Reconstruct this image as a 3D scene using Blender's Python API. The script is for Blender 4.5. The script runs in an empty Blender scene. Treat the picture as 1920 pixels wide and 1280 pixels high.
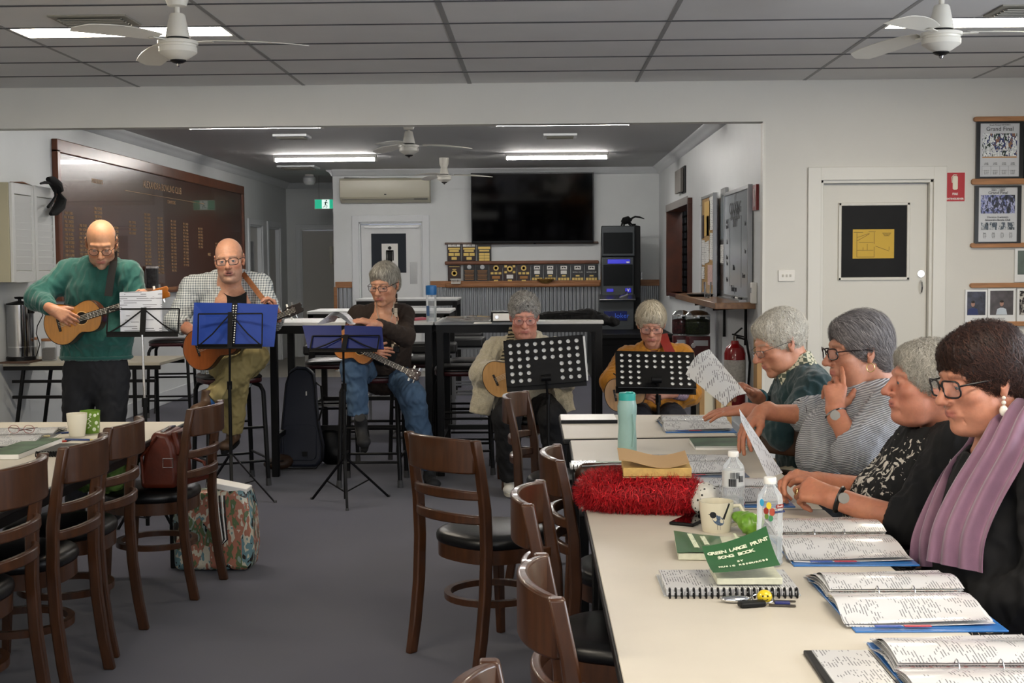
import bpy,bmesh,math,random
import numpy as np
from mathutils import Vector,Matrix,Euler
PI=math.pi
S=bpy.context.scene
COL=S.collection
rnd=random.Random(7)
R=math.radians
# ---------------- camera, world, exposure ----------------
FPX=2450.0
cd=bpy.data.cameras.new('camera');cam=bpy.data.objects.new('camera',cd);COL.objects.link(cam)
cd.sensor_width=36;cd.lens=FPX/1920*36;cd.clip_start=0.05;cd.clip_end=100
cam.location=(0,0,1.5)
CM=Matrix.Rotation(R(1.195),3,'Z')@Matrix.Rotation(R(90-3.47),3,'X')@Matrix.Rotation(R(-0.42),3,'Z')
cam.rotation_euler=CM.to_euler()
S.camera=cam
w=bpy.data.worlds.new('world');S.world=w;w.use_nodes=True
w.node_tree.nodes['Background'].inputs[0].default_value=(0.8,0.86,1,1)
w.node_tree.nodes['Background'].inputs[1].default_value=0.3
S.view_settings.view_transform='Standard';S.view_settings.look='None'
S.view_settings.gamma=1;S.view_settings.use_curve_mapping=False
S.view_settings.exposure=0.5
NEAR_LAMP=36.0
BACK_LAMP=52.0
def area(name,loc,rot,sx,sy,e,c):
 l=bpy.data.lights.new(name,'AREA');l.shape='RECTANGLE';l.size=sx;l.size_y=sy;l.energy=e;l.color=c
 o=bpy.data.objects.new(name,l);COL.objects.link(o);o.location=loc;o.rotation_euler=rot
area('fill_rear',(.6,-2.5,1.55),(R(78),0,0),5.0,1.3,32,(.93,.97,1))  # rear one is an added fill behind the camera, for more ceiling bounce
area('daylight_right',(4.2,3.4,1.55),(R(80),0,R(90)),4.4,1.3,95,(.93,.97,1))
def ray(px,py):return CM@Vector(((px-960)/FPX,(640-py)/FPX,-1))
def P(px,py,Y):
 d=ray(px,py);t=Y/d.y
 return Vector((0,0,1.5))+d*t
def F(px,py,z=0.0):
 d=ray(px,py);t=(z-1.5)/d.z
 return Vector((0,0,1.5))+d*t
def PX(px,py,x):
 d=ray(px,py);t=x/d.x
 return Vector((0,0,1.5))+d*t
 # ---------------- materials ----------------
_M={}
def srgb(c):
 if isinstance(c,str):
  c=tuple(int(c[i:i+2],16)/255 for i in(0,2,4))
 return tuple((x/12.92 if x<=0.04045 else((x+0.055)/1.055)**2.4)for x in c)
def mat(name,c='808080',rough=0.5,metal=0.0,noise=0.0,nscale=20,bump=0.0,bscale=60,spec=0.5,emit=None,es=0,trans=0.0,ior=1.45,coat=0.0,sheen=0.0,attr=None,alpha=1.0,sss=0.0,stretch=None):
 if name in _M:return _M[name]
 m=bpy.data.materials.new(name);m.use_nodes=True;nt=m.node_tree;b=nt.nodes['Principled BSDF']
 col=srgb(c);b.inputs['Base Color'].default_value=(*col,1)
 b.inputs['Roughness'].default_value=rough;b.inputs['Metallic'].default_value=metal
 b.inputs['Specular IOR Level'].default_value=spec;b.inputs['IOR'].default_value=ior
 b.inputs['Transmission Weight'].default_value=trans;b.inputs['Coat Weight'].default_value=coat
 b.inputs['Sheen Weight'].default_value=sheen
 b.inputs['Alpha'].default_value=alpha
 if sss:b.inputs['Subsurface Weight'].default_value=sss;b.inputs['Subsurface Radius'].default_value=(.01,.004,.002);b.inputs['Subsurface Scale'].default_value=1
 if emit:b.inputs['Emission Color'].default_value=(*srgb(emit),1);b.inputs['Emission Strength'].default_value=es
 src=None
 if attr:
  a=nt.nodes.new('ShaderNodeAttribute');a.attribute_name=attr;src=a.outputs['Color']
 tc=None
 def coords():
  nonlocal tc
  if tc is None:
   t=nt.nodes.new('ShaderNodeTexCoord');tc=t.outputs['Object']
   if stretch:
    mp=nt.nodes.new('ShaderNodeMapping');mp.inputs['Scale'].default_value=stretch
    nt.links.new(tc,mp.inputs['Vector']);tc=mp.outputs['Vector']
  return tc
 if noise:
  n=nt.nodes.new('ShaderNodeTexNoise');n.inputs['Scale'].default_value=nscale;n.inputs['Detail'].default_value=5
  nt.links.new(coords(),n.inputs['Vector'])
  mr=nt.nodes.new('ShaderNodeMapRange');mr.inputs['From Min'].default_value=.3;mr.inputs['From Max'].default_value=.7
  mr.inputs['To Min'].default_value=1-noise;mr.inputs['To Max'].default_value=1+noise
  nt.links.new(n.outputs['Fac'],mr.inputs['Value'])
  mx=nt.nodes.new('ShaderNodeVectorMath');mx.operation='MULTIPLY'
  if src:nt.links.new(src,mx.inputs[0])
  else:mx.inputs[0].default_value=col
  nt.links.new(mr.outputs['Result'],mx.inputs[1]);src=mx.outputs['Vector']
 if src:nt.links.new(src,b.inputs['Base Color'])
 if bump:
  n2=nt.nodes.new('ShaderNodeTexNoise');n2.inputs['Scale'].default_value=bscale;n2.inputs['Detail'].default_value=4
  nt.links.new(coords(),n2.inputs['Vector'])
  bp=nt.nodes.new('ShaderNodeBump');bp.inputs['Strength'].default_value=bump;bp.inputs['Distance'].default_value=0.004
  nt.links.new(n2.outputs['Fac'],bp.inputs['Height']);nt.links.new(bp.outputs['Normal'],b.inputs['Normal'])
 _M[name]=m
 return m
def nodes(m):return m.node_tree,m.node_tree.nodes['Principled BSDF']
def new(nt,t,**kw):
 n=nt.nodes.new(t)
 for k,v in kw.items():
  if k.startswith('i_'):
   n.inputs[k[2:].replace('_',' ')].default_value=v
  else:setattr(n,k,v)
 return n
 # ---------------- mesh builder ----------------
WM={}
def rotm(rx=0,ry=0,rz=0):return Euler((rx,ry,rz)).to_matrix()
def frame(a,b,up=Vector((0,0,1))):
 y=(b-a).normalized();u=up if abs(y.dot(up))<.99 else Vector((1,0,0))
 x=y.cross(u).normalized();z=x.cross(y)
 return x,y,z
class MB:
 def __init__(s):s.v=[];s.f=[];s.m=[];s.T=None
 def add(s,vs,fs,mi=0):
  o=len(s.v)
  if s.T is not None:vs=[s.T@Vector(v)for v in vs]
  s.v+=[tuple(v)for v in vs];s.f+=[tuple(i+o for i in f)for f in fs];s.m+=[mi]*len(fs)
  return s
 def box(s,c,d,rot=None,mi=0):
  hx,hy,hz=d[0]/2,d[1]/2,d[2]/2
  vs=[Vector((x,y,z))for x in(-hx,hx)for y in(-hy,hy)for z in(-hz,hz)]
  if rot is not None:vs=[rot@v for v in vs]
  c=Vector(c)
  return s.add([v+c for v in vs],[(0,1,3,2),(4,6,7,5),(0,4,5,1),(2,3,7,6),(0,2,6,4),(1,5,7,3)],mi)
 def bar(s,a,b,wx,wz,up=Vector((0,0,1)),mi=0):
  a=Vector(a);b=Vector(b);x,y,z=frame(a,b,up)
  vs=[]
  for p in(a,b):
   for i,j in((-1,-1),(1,-1),(1,1),(-1,1)):vs.append(p+x*(i*wx/2)+z*(j*wz/2))
  return s.add(vs,[(0,3,2,1),(4,5,6,7),(0,1,5,4),(1,2,6,5),(2,3,7,6),(3,0,4,7)],mi)
 def tube(s,pts,r,n=8,caps=True,mi=0,closed=False,flat=1.0,up=None):
  pts=[Vector(p)for p in pts];N=len(pts)
  rs=r if isinstance(r,(list,tuple))else[r]*N
  vs=[];px=None
  for i,p in enumerate(pts):
   if closed:t=pts[(i+1)%N]-pts[i-1]
   else:t=pts[min(i+1,N-1)]-pts[max(i-1,0)]
   t.normalize()
   if up is not None:x=t.cross(Vector(up)).normalized()
   elif px is None:
    u=Vector((0,0,1))if abs(t.z)<.9 else Vector((1,0,0));x=t.cross(u).normalized()
   else:x=(px-t*px.dot(t)).normalized()
   px=x;y=x.cross(t)
   for k in range(n):
    a=2*PI*k/n
    vs.append(p+x*math.cos(a)*rs[i]+y*math.sin(a)*rs[i]*flat)
  fs=[]
  for i in range(N if closed else N-1):
   j=(i+1)%N
   for k in range(n):fs.append((i*n+k,i*n+(k+1)%n,j*n+(k+1)%n,j*n+k))
  if caps and not closed:fs.append(tuple(range(n))[::-1]);fs.append(tuple(range((N-1)*n,N*n)))
  return s.add(vs,fs,mi)
 def cyl(s,a,b,r1,r2=None,n=16,mi=0):return s.tube([a,b],[r1,r1 if r2 is None else r2],n,mi=mi)
 def lathe(s,prof,o=(0,0,0),n=24,mi=0,axis=None):
  o=Vector(o);vs=[];N=len(prof)
  for r,z in prof:
   for k in range(n):
    a=2*PI*k/n;v=Vector((r*math.cos(a),r*math.sin(a),z))
    if axis is not None:v=axis@v
    vs.append(o+v)
  fs=[(i*n+k,i*n+(k+1)%n,(i+1)*n+(k+1)%n,(i+1)*n+k)for i in range(N-1)for k in range(n)]
  if prof[0][0]>1e-5:fs.append(tuple(range(n))[::-1])
  if prof[-1][0]>1e-5:fs.append(tuple(range((N-1)*n,N*n)))
  return s.add(vs,fs,mi)
 def prism(s,out,h,T=None,mi=0):
  n=len(out);vs=[Vector((x,y,0))for x,y in out]+[Vector((x,y,h))for x,y in out]
  if T is not None:vs=[T@v for v in vs]
  return s.add(vs,[tuple(range(n))[::-1],tuple(range(n,2*n))]+[(i,(i+1)%n,n+(i+1)%n,n+i)for i in range(n)],mi)
 def grid(s,fn,nu,nv,mi=0,thick=0,closeu=False):
  vs=[Vector(fn(i/(nu-1),j/(nv-1)))for i in range(nu)for j in range(nv)]
  fs=[(i*nv+j,(i+1)*nv+j,(i+1)*nv+j+1,i*nv+j+1)for i in range(nu-1)for j in range(nv-1)]
  if thick:
   nrm=[Vector((0,0,0))for _ in vs]
   for f in fs:
    nn=(vs[f[1]]-vs[f[0]]).cross(vs[f[3]]-vs[f[0]])
    for i in f:nrm[i]+=nn
   N=len(vs);vs2=[v-n.normalized()*thick for v,n in zip(vs,nrm)]
   f2=[tuple(i+N for i in f[::-1])for f in fs]
   e=[i*nv for i in range(nu)]+[(nu-1)*nv+j for j in range(1,nv)]+[i*nv+nv-1 for i in range(nu-2,-1,-1)]+[j for j in range(nv-2,0,-1)]
   sd=[(e[(i+1)%len(e)],e[i],e[i]+N,e[(i+1)%len(e)]+N)for i in range(len(e))]
   vs+=vs2;fs+=f2+sd
  return s.add(vs,fs,mi)
 def ell(s,c,r,n=12,m=8,rot=None,mi=0):
  vs=[];c=Vector(c)
  for i in range(m+1):
   t=PI*i/m
   for k in range(n):
    a=2*PI*k/n;v=Vector((r[0]*math.sin(t)*math.cos(a),r[1]*math.sin(t)*math.sin(a),-r[2]*math.cos(t)))
    if rot is not None:v=rot@v
    vs.append(c+v)
  return s.add(vs,[(i*n+k,i*n+(k+1)%n,(i+1)*n+(k+1)%n,(i+1)*n+k)for i in range(m)for k in range(n)],mi)
 def build(s,name,mats,parent=None,smooth=30,bevel=0,bseg=2,kind=None,sub=0,origin=None,label=None,local=False):
  if not isinstance(mats,(list,tuple)):mats=[mats]
  me=bpy.data.meshes.new(name);o=bpy.data.objects.new(name,me)
  vs=s.v
  if parent is not None:
   o.parent=parent;W=WM.get(parent,Matrix.Identity(4));WM[o]=W
   if not local:
    Wi=W.inverted();vs=[tuple(Wi@Vector(v))for v in vs]
  else:
   if origin is None:
    a=np.array(vs);lo=a.min(0);hi=a.max(0);origin=((lo[0]+hi[0])/2,(lo[1]+hi[1])/2,lo[2])
   origin=Vector([float(q)for q in origin]);o.location=origin;WM[o]=Matrix.Translation(origin)
   vs=[(v[0]-origin[0],v[1]-origin[1],v[2]-origin[2])for v in vs]
  me.from_pydata(vs,[],s.f)
  for m in mats:me.materials.append(m)
  if len(mats)>1:me.polygons.foreach_set('material_index',s.m)
  bm=bmesh.new();bm.from_mesh(me);bmesh.ops.remove_doubles(bm,verts=bm.verts,dist=1e-6);bmesh.ops.recalc_face_normals(bm,faces=bm.faces);bm.to_mesh(me);bm.free()
  if smooth:
   me.polygons.foreach_set('use_smooth',[True]*len(me.polygons));me.set_sharp_from_angle(angle=R(smooth))
  if bevel:
   b=o.modifiers.new('bevel','BEVEL');b.width=bevel;b.segments=bseg;b.limit_method='ANGLE';b.angle_limit=R(40)
  if sub:
   q=o.modifiers.new('sub','SUBSURF');q.levels=sub;q.render_levels=sub
  if kind:o['kind']=kind
  if label:o['label']=label
  COL.objects.link(o)
  return o
def tag(o,label,cat,group=None,kind=None):
 if label:o['label']=label
 if cat:o['category']=cat
 if group:o['group']=group
 if kind:o['kind']=kind
 return o
def thing(name,label,cat,loc=(0,0,0),rz=0,group=None,rot=None):
 o=bpy.data.objects.new(name,None);COL.objects.link(o);o.location=loc;o.empty_display_size=.1
 e=rot if rot is not None else Euler((0,0,rz));o.rotation_euler=e
 WM[o]=Matrix.Translation(Vector(loc))@e.to_matrix().to_4x4()
 return tag(o,label,cat,group)
def dup(root,loc,rz,label,group=None,scale=None):
 r=root.copy();COL.objects.link(r);r.location=loc;r.rotation_euler=(0,0,rz);r['label']=label
 if group:r['group']=group
 if scale:r.scale=scale
 for ch in root.children:
  c=ch.copy();COL.objects.link(c);c.parent=r
  for g in ch.children:
   d=g.copy();COL.objects.link(d);d.parent=c
 return r
def bx(c,d,rot=None):return MB().box(c,d,rot)
def rrect(w_,h_,r_,n=5,cx=0,cy=0):
 o=[]
 for sx,sy,a0 in((1,1,0),(-1,1,90),(-1,-1,180),(1,-1,270)):
  for i in range(n+1):
   a=R(a0+90*i/n);o.append((cx+sx*(w_/2-r_)+r_*math.cos(a),cy+sy*(h_/2-r_)+r_*math.sin(a)))
 return o
def T4(o,x,y,z):
 m=Matrix((x,y,z)).transposed().to_4x4();m.translation=Vector(o);return m
def text(s,size,T,m,parent,name='lettering',align='CENTER',ext=0.0006,bold=0,font=None,sx=1.0):
 cu=bpy.data.curves.new(name,'FONT');cu.body=s;cu.size=size;cu.align_x=align;cu.align_y='CENTER';cu.extrude=ext
 cu.offset=bold;cu.resolution_u=2
 o=bpy.data.objects.new(name,cu);COL.objects.link(o)
 dg=bpy.context.evaluated_depsgraph_get();dg.update()
 me=bpy.data.meshes.new_from_object(o.evaluated_get(dg));bpy.data.objects.remove(o);bpy.data.curves.remove(cu)
 W=WM.get(parent,Matrix.Identity(4)).inverted()@T@Matrix.Diagonal((sx,1,1,1));me.transform(W)
 me.materials.clear();me.materials.append(m)
 o=bpy.data.objects.new(name,me);COL.objects.link(o);o.parent=parent;WM[o]=WM.get(parent,Matrix.Identity(4))
 return o
def struct(mb,name,m,parent=None,**kw):
 o=mb.build(name,m,parent,**kw)
 if parent is None:o['kind']='structure'
 return o
FRONT=(Vector((1,0,0)),Vector((0,0,1)),Vector((0,-1,0)))
# ---------------- the setting ----------------
m_wall=mat('wall_paint','d6d5cf',.55,noise=.02,nscale=3)
m_wallb=mat('wall_paint_back','d6d9d9',.5,noise=.02,nscale=3)
m_trim=mat('trim_paint','dcdbd4',.35)
m_trimb=mat('trim_paint_back','d8dbdd',.35)
m_tile=mat('ceiling_tile_board','d6d6d6',.8,noise=.03,nscale=2,bump=.15,bscale=200)
m_grid=mat('ceiling_grid','8f8f8f',.6);m_gap=mat('ceiling_void','2c2c2e',.8)
m_ceilb=mat('ceiling_paint_back','c3c4c4',.7)
m_wood=mat('rail_timber','9a6a45',.45,noise=.25,nscale=6,stretch=(1,12,12))
m_black=mat('black_paint','070708',.45,spec=.3)
m_white=mat('white_plastic','e8e6e0',.35)
m_chrome=mat('chrome','d8d8d8',.15,metal=1)
m_steel=mat('brushed_steel','9a9b9c',.35,metal=1)
m_dark=mat('dark_panel','26282a',.5,noise=.1,nscale=8)
m_carpet=mat('carpet','3c3d4c',.95,sheen=.2)
nt,b=nodes(m_carpet)
tc=new(nt,'ShaderNodeTexCoord');n1=new(nt,'ShaderNodeTexNoise',i_Scale=900.0,i_Detail=2.0);n2=new(nt,'ShaderNodeTexNoise',i_Scale=1.3,i_Detail=6.0)
nt.links.new(tc.outputs['Object'],n1.inputs['Vector']);nt.links.new(tc.outputs['Object'],n2.inputs['Vector'])
cr=new(nt,'ShaderNodeValToRGB');cr.color_ramp.elements[0].position=.3;cr.color_ramp.elements[0].color=(*srgb('22222e'),1);cr.color_ramp.elements[1].position=.7;cr.color_ramp.elements[1].color=(*srgb('3d3e53'),1)
nt.links.new(n1.outputs['Fac'],cr.inputs['Fac'])
mr=new(nt,'ShaderNodeMapRange');mr.inputs['From Min'].default_value=.35;mr.inputs['From Max'].default_value=.65;mr.inputs['To Min'].default_value=.86;mr.inputs['To Max'].default_value=1.12
nt.links.new(n2.outputs['Fac'],mr.inputs['Value'])
vm=new(nt,'ShaderNodeVectorMath',operation='MULTIPLY');nt.links.new(cr.outputs['Color'],vm.inputs[0]);nt.links.new(mr.outputs['Result'],vm.inputs[1])
nt.links.new(vm.outputs['Vector'],b.inputs['Base Color'])
bp=new(nt,'ShaderNodeBump',i_Strength=.35,i_Distance=.004);nt.links.new(n1.outputs['Fac'],bp.inputs['Height']);nt.links.new(bp.outputs['Normal'],b.inputs['Normal'])
XL,XR,YB,YW,HC=-4.05,1.66,18.1,9.5,2.79
NXL,NXR,NY0=-5.4,4.3,-2.6
struct(MB().box(((NXL+NXR)/2,(NY0+17.2)/2,-.05),(NXR-NXL+.4,17.2-NY0,.1)),'floor',m_carpet,smooth=0)
struct(MB().box((-1.2,19.2,-.05),(6.2,3.99,.1)),'floor',mat('hall_vinyl','8f8a80',.4,noise=.05),smooth=0)
ce=struct(MB().box(((NXL+NXR)/2,(NY0+YW)/2,HC+.035),(NXR-NXL+.2,YW-NY0,.03)),'ceiling',m_gap,smooth=0)
cols=[-1.69+1.2*k for k in range(-4,6)]
rows=[9.5,8.92,8.32,7.72,7.12,6.52,5.92,5.32,4.72,4.12,3.52,2.92,2.32,1.72,1.12,.52,-.08,-.68,-1.28,-1.88,-2.48]
panels=[]
tmesh={}
for i in range(len(cols)-1):
 x0,x1=max(cols[i],NXL),min(cols[i+1],NXR)
 if x1-x0<.1:continue
 for j in range(len(rows)-1):
  y1,y0=rows[j],rows[j+1]
  is_lamp=(j in(3,12,18))and i in(3,6,7)and not(j==3 and i==6)and not(j!=3 and i==7)
  if j in(12,18)and i in(2,):is_lamp=True
  if j==3 and i==7:is_lamp=True
  if is_lamp:panels.append((x0,y0,x1,y1));y1=y0+.27 if False else y1
  key=(round(x1-x0,2),round(y1-y0,2))
  if is_lamp:continue
  if key not in tmesh:
   tmesh[key]=bx((0,0,0),(x1-x0-.016,y1-y0-.018,.012)).build('ceiling_tile',m_tile,ce,smooth=0,local=True)
   o=tmesh[key]
  else:
   o=tmesh[key].copy();COL.objects.link(o)
  z=HC+.003+(.0 if False else rnd.uniform(-.0008,.0008))
  o.location=Vector(((x0+x1)/2,(y0+y1)/2,z))-ce.location
  o.rotation_euler=(rnd.uniform(-.001,.001),rnd.uniform(-.0005,.0005),0)
for x in cols[1:-1]:
 MB().box((x,(NY0+YW)/2,HC+.002),(.024 if abs(x+.49)>.1 else .03,YW-NY0,.014)).build('grid_bar',m_grid,ce,smooth=0)
m_tb=mat('cross_bar','4c4c4e',.7)
for y in rows[1:-1]:MB().box(((NXL+NXR)/2,y,HC-.0055),(NXR-NXL,.009,.006)).build('cross_bar',m_tb,ce,smooth=0)
gi=mat('lamp_near','ffffff',.5,emit='fff2dd',es=NEAR_LAMP)
for k,(x0,y0,x1,y1)in enumerate(panels):
 t=thing('ceiling_light','recessed white light panel in the tiled ceiling','light',((x0+x1)/2,(y0+y1)/2,HC-.01))
 t['group']='recessed ceiling panels out of view'
 MB().box(((x0+x1)/2,y0+.15,HC+.0),(x1-x0-.05,.27,.006)).build('diffuser',gi,t,smooth=0)
 MB().box(((x0+x1)/2,y0+.445,HC+.003),(x1-x0-.016,.29,.012)).build('blank_tile',m_tile,t,smooth=0)
 fr=MB()
 for c,d in((((x0+x1)/2,y0+.008,HC),(x1-x0-.02,.012,.014)),(((x0+x1)/2,y0+.292,HC),(x1-x0-.02,.012,.014)),((x0+.018,y0+.15,HC),(.014,.29,.014)),((x1-.018,y0+.15,HC),(.014,.29,.014))):fr.box(c,d)
 fr.build('frame',m_trim,t,smooth=0)
 xc=(x0+x1)/2
 if y0>6:t['label']='glowing recessed light panel behind the left near ceiling fan' if xc<0 else 'glowing recessed light panel behind the right near ceiling fan';del t['group']
for(xa,xb,ya,yb,lb)in((-2.45,-2.0,7.62,8.05,'left'),):
 pass
for px0,px1,py0,py1,lb in((120,268,25,46,'brownish square air vent in the tiled ceiling above the left fan'),(1838,1990,6,28,'square air vent in the tiled ceiling at the upper right edge')):
 a=F(px0+5,py1,HC);b_=F(px1,py1,HC);c=F(px1,py0,HC)
 t=thing('air_vent',lb,'vent',((a.x+b_.x)/2,(a.y+c.y)/2,HC-.012))
 W_=abs(b_.x-a.x);D_=abs(c.y-a.y)
 MB().box(((a.x+b_.x)/2,(a.y+c.y)/2,HC-.006),(W_,D_,.012)).build('frame',mat('vent_metal','8d8a80',.5),t,bevel=.003)
 for q in range(5):MB().box(((a.x+b_.x)/2,(a.y+c.y)/2+(q-2)*D_/6.5,HC-.016),(W_*.82,D_/9,.006),rotm(.35)).build('slat',mat('vent_metal'),t,smooth=0)
struct(bx((NXL-.05,(NY0+YW)/2,HC/2),(.1,YW-NY0,HC)),'wall_left',m_wall,smooth=0)
struct(bx((NXR+.05,(NY0+YW)/2,HC/2),(.1,YW-NY0,HC)),'wall_right',m_wall,smooth=0)
struct(bx(((NXL+NXR)/2,NY0-.05,HC/2),(NXR-NXL,.1,HC)),'wall_rear',m_wall,smooth=0)
m_sky=mat('window_glow','ffffff',.5,emit='dfeaff',es=2.0)
for nm,c,d,ax in(('window_1',(.6,NY0+.01,1.55),(5.0,.02,1.3),0),('window_2',(NXR-.01,3.4,1.55),(.02,4.4,1.3),1)):  # the glowing rear window is unseen, added only for its light
 o=struct(MB().box(c,d),nm,m_sky,smooth=0);m_=MB();L_=d[ax]
 for k in range(4):
  q=list(c);q[ax]+=-L_/2+L_*k/3;dd=[.05,.05,1.36];m_.box(q,dd)
 for s_ in(-1,1):q=list(c);q[2]+=s_*.66;dd=[.05,.05,.05];dd[ax]=L_+.05;m_.box(q,dd)
 m_.build('window_frame',m_trim,o,smooth=0)
HD=2.495;OX=P(1432,400,YW).x
DL,DRt,DT=2.03,2.84,2.075
wf=MB()
wf.box(((NXL+OX)/2,YW+.07,(HD+HC)/2+.02),(OX-NXL,.14,HC-HD+.04))
wf.box(((NXL+XL)/2,YW+.07,HD/2),(XL-NXL,.14,HD))
wf.box(((OX+DL)/2,YW+.07,HC/2+.02),(DL-OX,.14,HC+.04))
wf.box(((NXR+DRt)/2,YW+.07,HC/2+.02),(NXR-DRt,.14,HC+.04))
wf.box(((DL+DRt)/2,YW+.07,(DT+HC)/2+.02),(DRt-DL,.14,HC-DT+.04))
struct(wf,'wall_front',m_wall,smooth=0)
struct(bx(((XL-.05+XR+.15)/2,(YW+.14+YB)/2,HC+.05),(XR-XL+.2,YB-YW-.14,.1)),'ceiling',m_ceilb,smooth=0)
struct(bx(((XL-2.85)/2,19.6,HC+.05),(1.3,3.0,.1)),'ceiling',m_ceilb,smooth=0)
D4=(18.25,19.1);D5=(19.55,20.4)
wl=MB();ys=[YW+.14,D4[0],D4[1],D5[0],D5[1],21.1]
for k in(0,2,4):wl.box((XL-.06,(ys[k]+ys[k+1])/2,HC/2),(.12,ys[k+1]-ys[k],HC))
for a,c in(D4,D5):wl.box((XL-.06,(a+c)/2,(2.06+HC)/2),(.12,c-a,HC-2.06))
struct(wl,'wall_left',m_wallb,smooth=0)
HX=-2.84
struct(MB().box(((XL+HX)/2,21.06,(2.06+HC)/2),(HX-XL+.2,.12,HC-2.06)).box((XL+.09,21.06,1.03),(.18,.12,2.06)).box((HX-.1,21.06,1.03),(.22,.12,2.06)),'wall_back',m_wallb,smooth=0)
struct(bx((HX+.05,(YB+21)/2+.06,HC/2),(.1,21-YB-.12,HC)),'wall_hall',m_wallb,smooth=0)
MX0,MX1=-2.49,-1.60
wb=MB()
wb.box(((HX+MX0)/2,YB+.06,HC/2),(MX0-HX,.12,HC)).box(((MX1+XR)/2,YB+.06,HC/2),(XR-MX1,.12,HC)).box(((MX0+MX1)/2,YB+.06,(2.07+HC)/2),(MX1-MX0,.12,HC-2.07))
struct(wb,'wall_back',m_wallb,smooth=0)
HY0,HY1,HZ0,HZ1=12.4,14.9,1.0,1.95
HYa,HYb=P(1299,500,1).y,0
yh0=PX(1297,500,XR).y;yh1=PX(1257,500,XR).y
zt=PX(1297,382,XR).z;zb=PX(1297,556,XR).z
yd0=PX(1345,500,XR).y;yd1=PX(1316,500,XR).y
wr=MB();X_=XR+.06
wr.box((X_,(YW+.14+yd0)/2,HC/2),(.12,yd0-YW-.14,HC)).box((X_,(yd1+yh0)/2,HC/2),(.12,yh0-yd1,HC)).box((X_,(yh1+YB)/2,HC/2),(.12,YB-yh1,HC))
wr.box((X_,(yd0+yd1)/2,(2.06+HC)/2),(.12,yd1-yd0,HC-2.06)).box((X_,(yh0+yh1)/2,(zt+HC)/2),(.12,yh1-yh0,HC-zt)).box((X_,(yh0+yh1)/2,zb/2),(.12,yh1-yh0,zb))
struct(wr,'wall_right',m_wallb,smooth=0)
print('hatch',yh0,yh1,zb,zt,'door',yd0,yd1)
def cornice(name,a,b_,inward):
 a=Vector(a);b_=Vector(b_);inn=Vector(inward)
 prof=[(0,0),(.095,0),(.09,-.015),(.06,-.03),(.035,-.055),(.018,-.085),(0,-.09)]
 m=MB();vs=[]
 for p in(a,b_):
  for i,z in prof:vs.append(p+inn*i+Vector((0,0,z)))
 n=len(prof);m.add(vs,[tuple(range(n)),tuple(range(n,2*n))]+[(i,(i+1)%n,n+(i+1)%n,n+i)for i in range(n)])
 return struct(m,name,m_trimb,smooth=50)
cornice('trim_1',(XL,YW+.14,HC),(XL,21,HC),(1,0,0))
cornice('trim_2',(XR,YW+.14,HC),(XR,YB,HC),(-1,0,0))
cornice('trim_3',(HX,YB,HC),(XR,YB,HC),(0,-1,0))
cornice('trim_4',(XL,21,HC),(HX,21,HC),(0,-1,0))
cornice('trim_5',(HX,YB,HC),(HX,21,HC),(-1,0,0))
def base(name,c,d):return struct(bx(c,d),name,m_trimb,bevel=.006)
base('baseboard_left',(XL+.009,(YW+.14+D4[0])/2-.04,.07),(.018,D4[0]-YW-.3,.14))
base('baseboard_left',(XL+.009,(D4[1]+D5[0])/2,.07),(.018,D5[0]-D4[1]-.16,.14))
base('baseboard_right',(XR-.009,(YW+yd0)/2+.05,.07),(.018,yd0-YW-.25,.14))
base('baseboard_front',((OX+DL)/2,YW-.009,.07),(DL-OX-.1,.018,.14))
base('baseboard_front',((NXR+DRt)/2,YW-.009,.07),(NXR-DRt-.2,.018,.14))
struct(MB().box((OX+.0,YW-.004,HD/2),(.02,.012,HD)),'trim_6',m_trim,smooth=0)
def casing(name,axis,lo,hi,top,face,sgn,m=m_trim,wd=.09,th=.022,jamb=.14):
 """axis 'x': wall in x direction at y=face, sgn = direction out of wall towards viewer"""
 mb=MB()
 def B(c0,c1,z0,z1,off,t):
  c=(c0+c1)/2;dd=c1-c0
  if axis=='x':mb.box((c,face+sgn*off,(z0+z1)/2),(dd,t,z1-z0))
  else:mb.box((face+sgn*off,c,(z0+z1)/2),(t,dd,z1-z0))
 B(lo-wd,lo+.004,0,top+wd,th/2,th);B(hi-.004,hi+wd,0,top+wd,th/2,th);B(lo,hi,top-.004,top+wd,th/2,th)
 B(lo-.003,lo+.025,0,top,-jamb/2,jamb);B(hi-.025,hi+.003,0,top,-jamb/2,jamb);B(lo,hi,top-.025,top+.003,-jamb/2,jamb)
 return struct(mb,name,m,bevel=.004)
casing('trim_7','x',DL,DRt,DT,YW,-1)
d2=struct(bx(((DL+DRt)/2,YW+.07,DT/2),(DRt-DL-.056,.04,DT-.06)),'door_2',mat('door_paint','d3d1c8',.35),bevel=.003)
a=P(1574,382,YW+.045);c=P(1703,523,YW+.045)
fx,fz=(a.x+c.x)/2,(a.z+c.z)/2;fw,fh=c.x-a.x,a.z-c.z
MB().box((fx,YW+.048,fz),(fw-.03,.008,fh-.03)).build('window_panel',mat('door_dark_panel','1c1d1e',.6,noise=.25,nscale=3,bump=.1,spec=.2),d2,smooth=0)
mb=MB()
for s_ in(-1,1):
 mb.box((fx+s_*(fw/2-.004),YW+.044,fz),(.022,.018,fh+.015));mb.box((fx,YW+.044,fz+s_*(fh/2-.004)),(fw+.015,.018,.022))
mb.build('window_bead',mat('door_paint'),d2,bevel=.004)
lk=P(1726,513,YW+.05)
MB().cyl(lk,lk+Vector((0,-.014,0)),.024,n=24).cyl(lk+Vector((0,-.014,0)),lk+Vector((0,-.02,0)),.012,n=16).build('lock',m_chrome,d2)
hd=P(1726,538,YW+.05)
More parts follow.
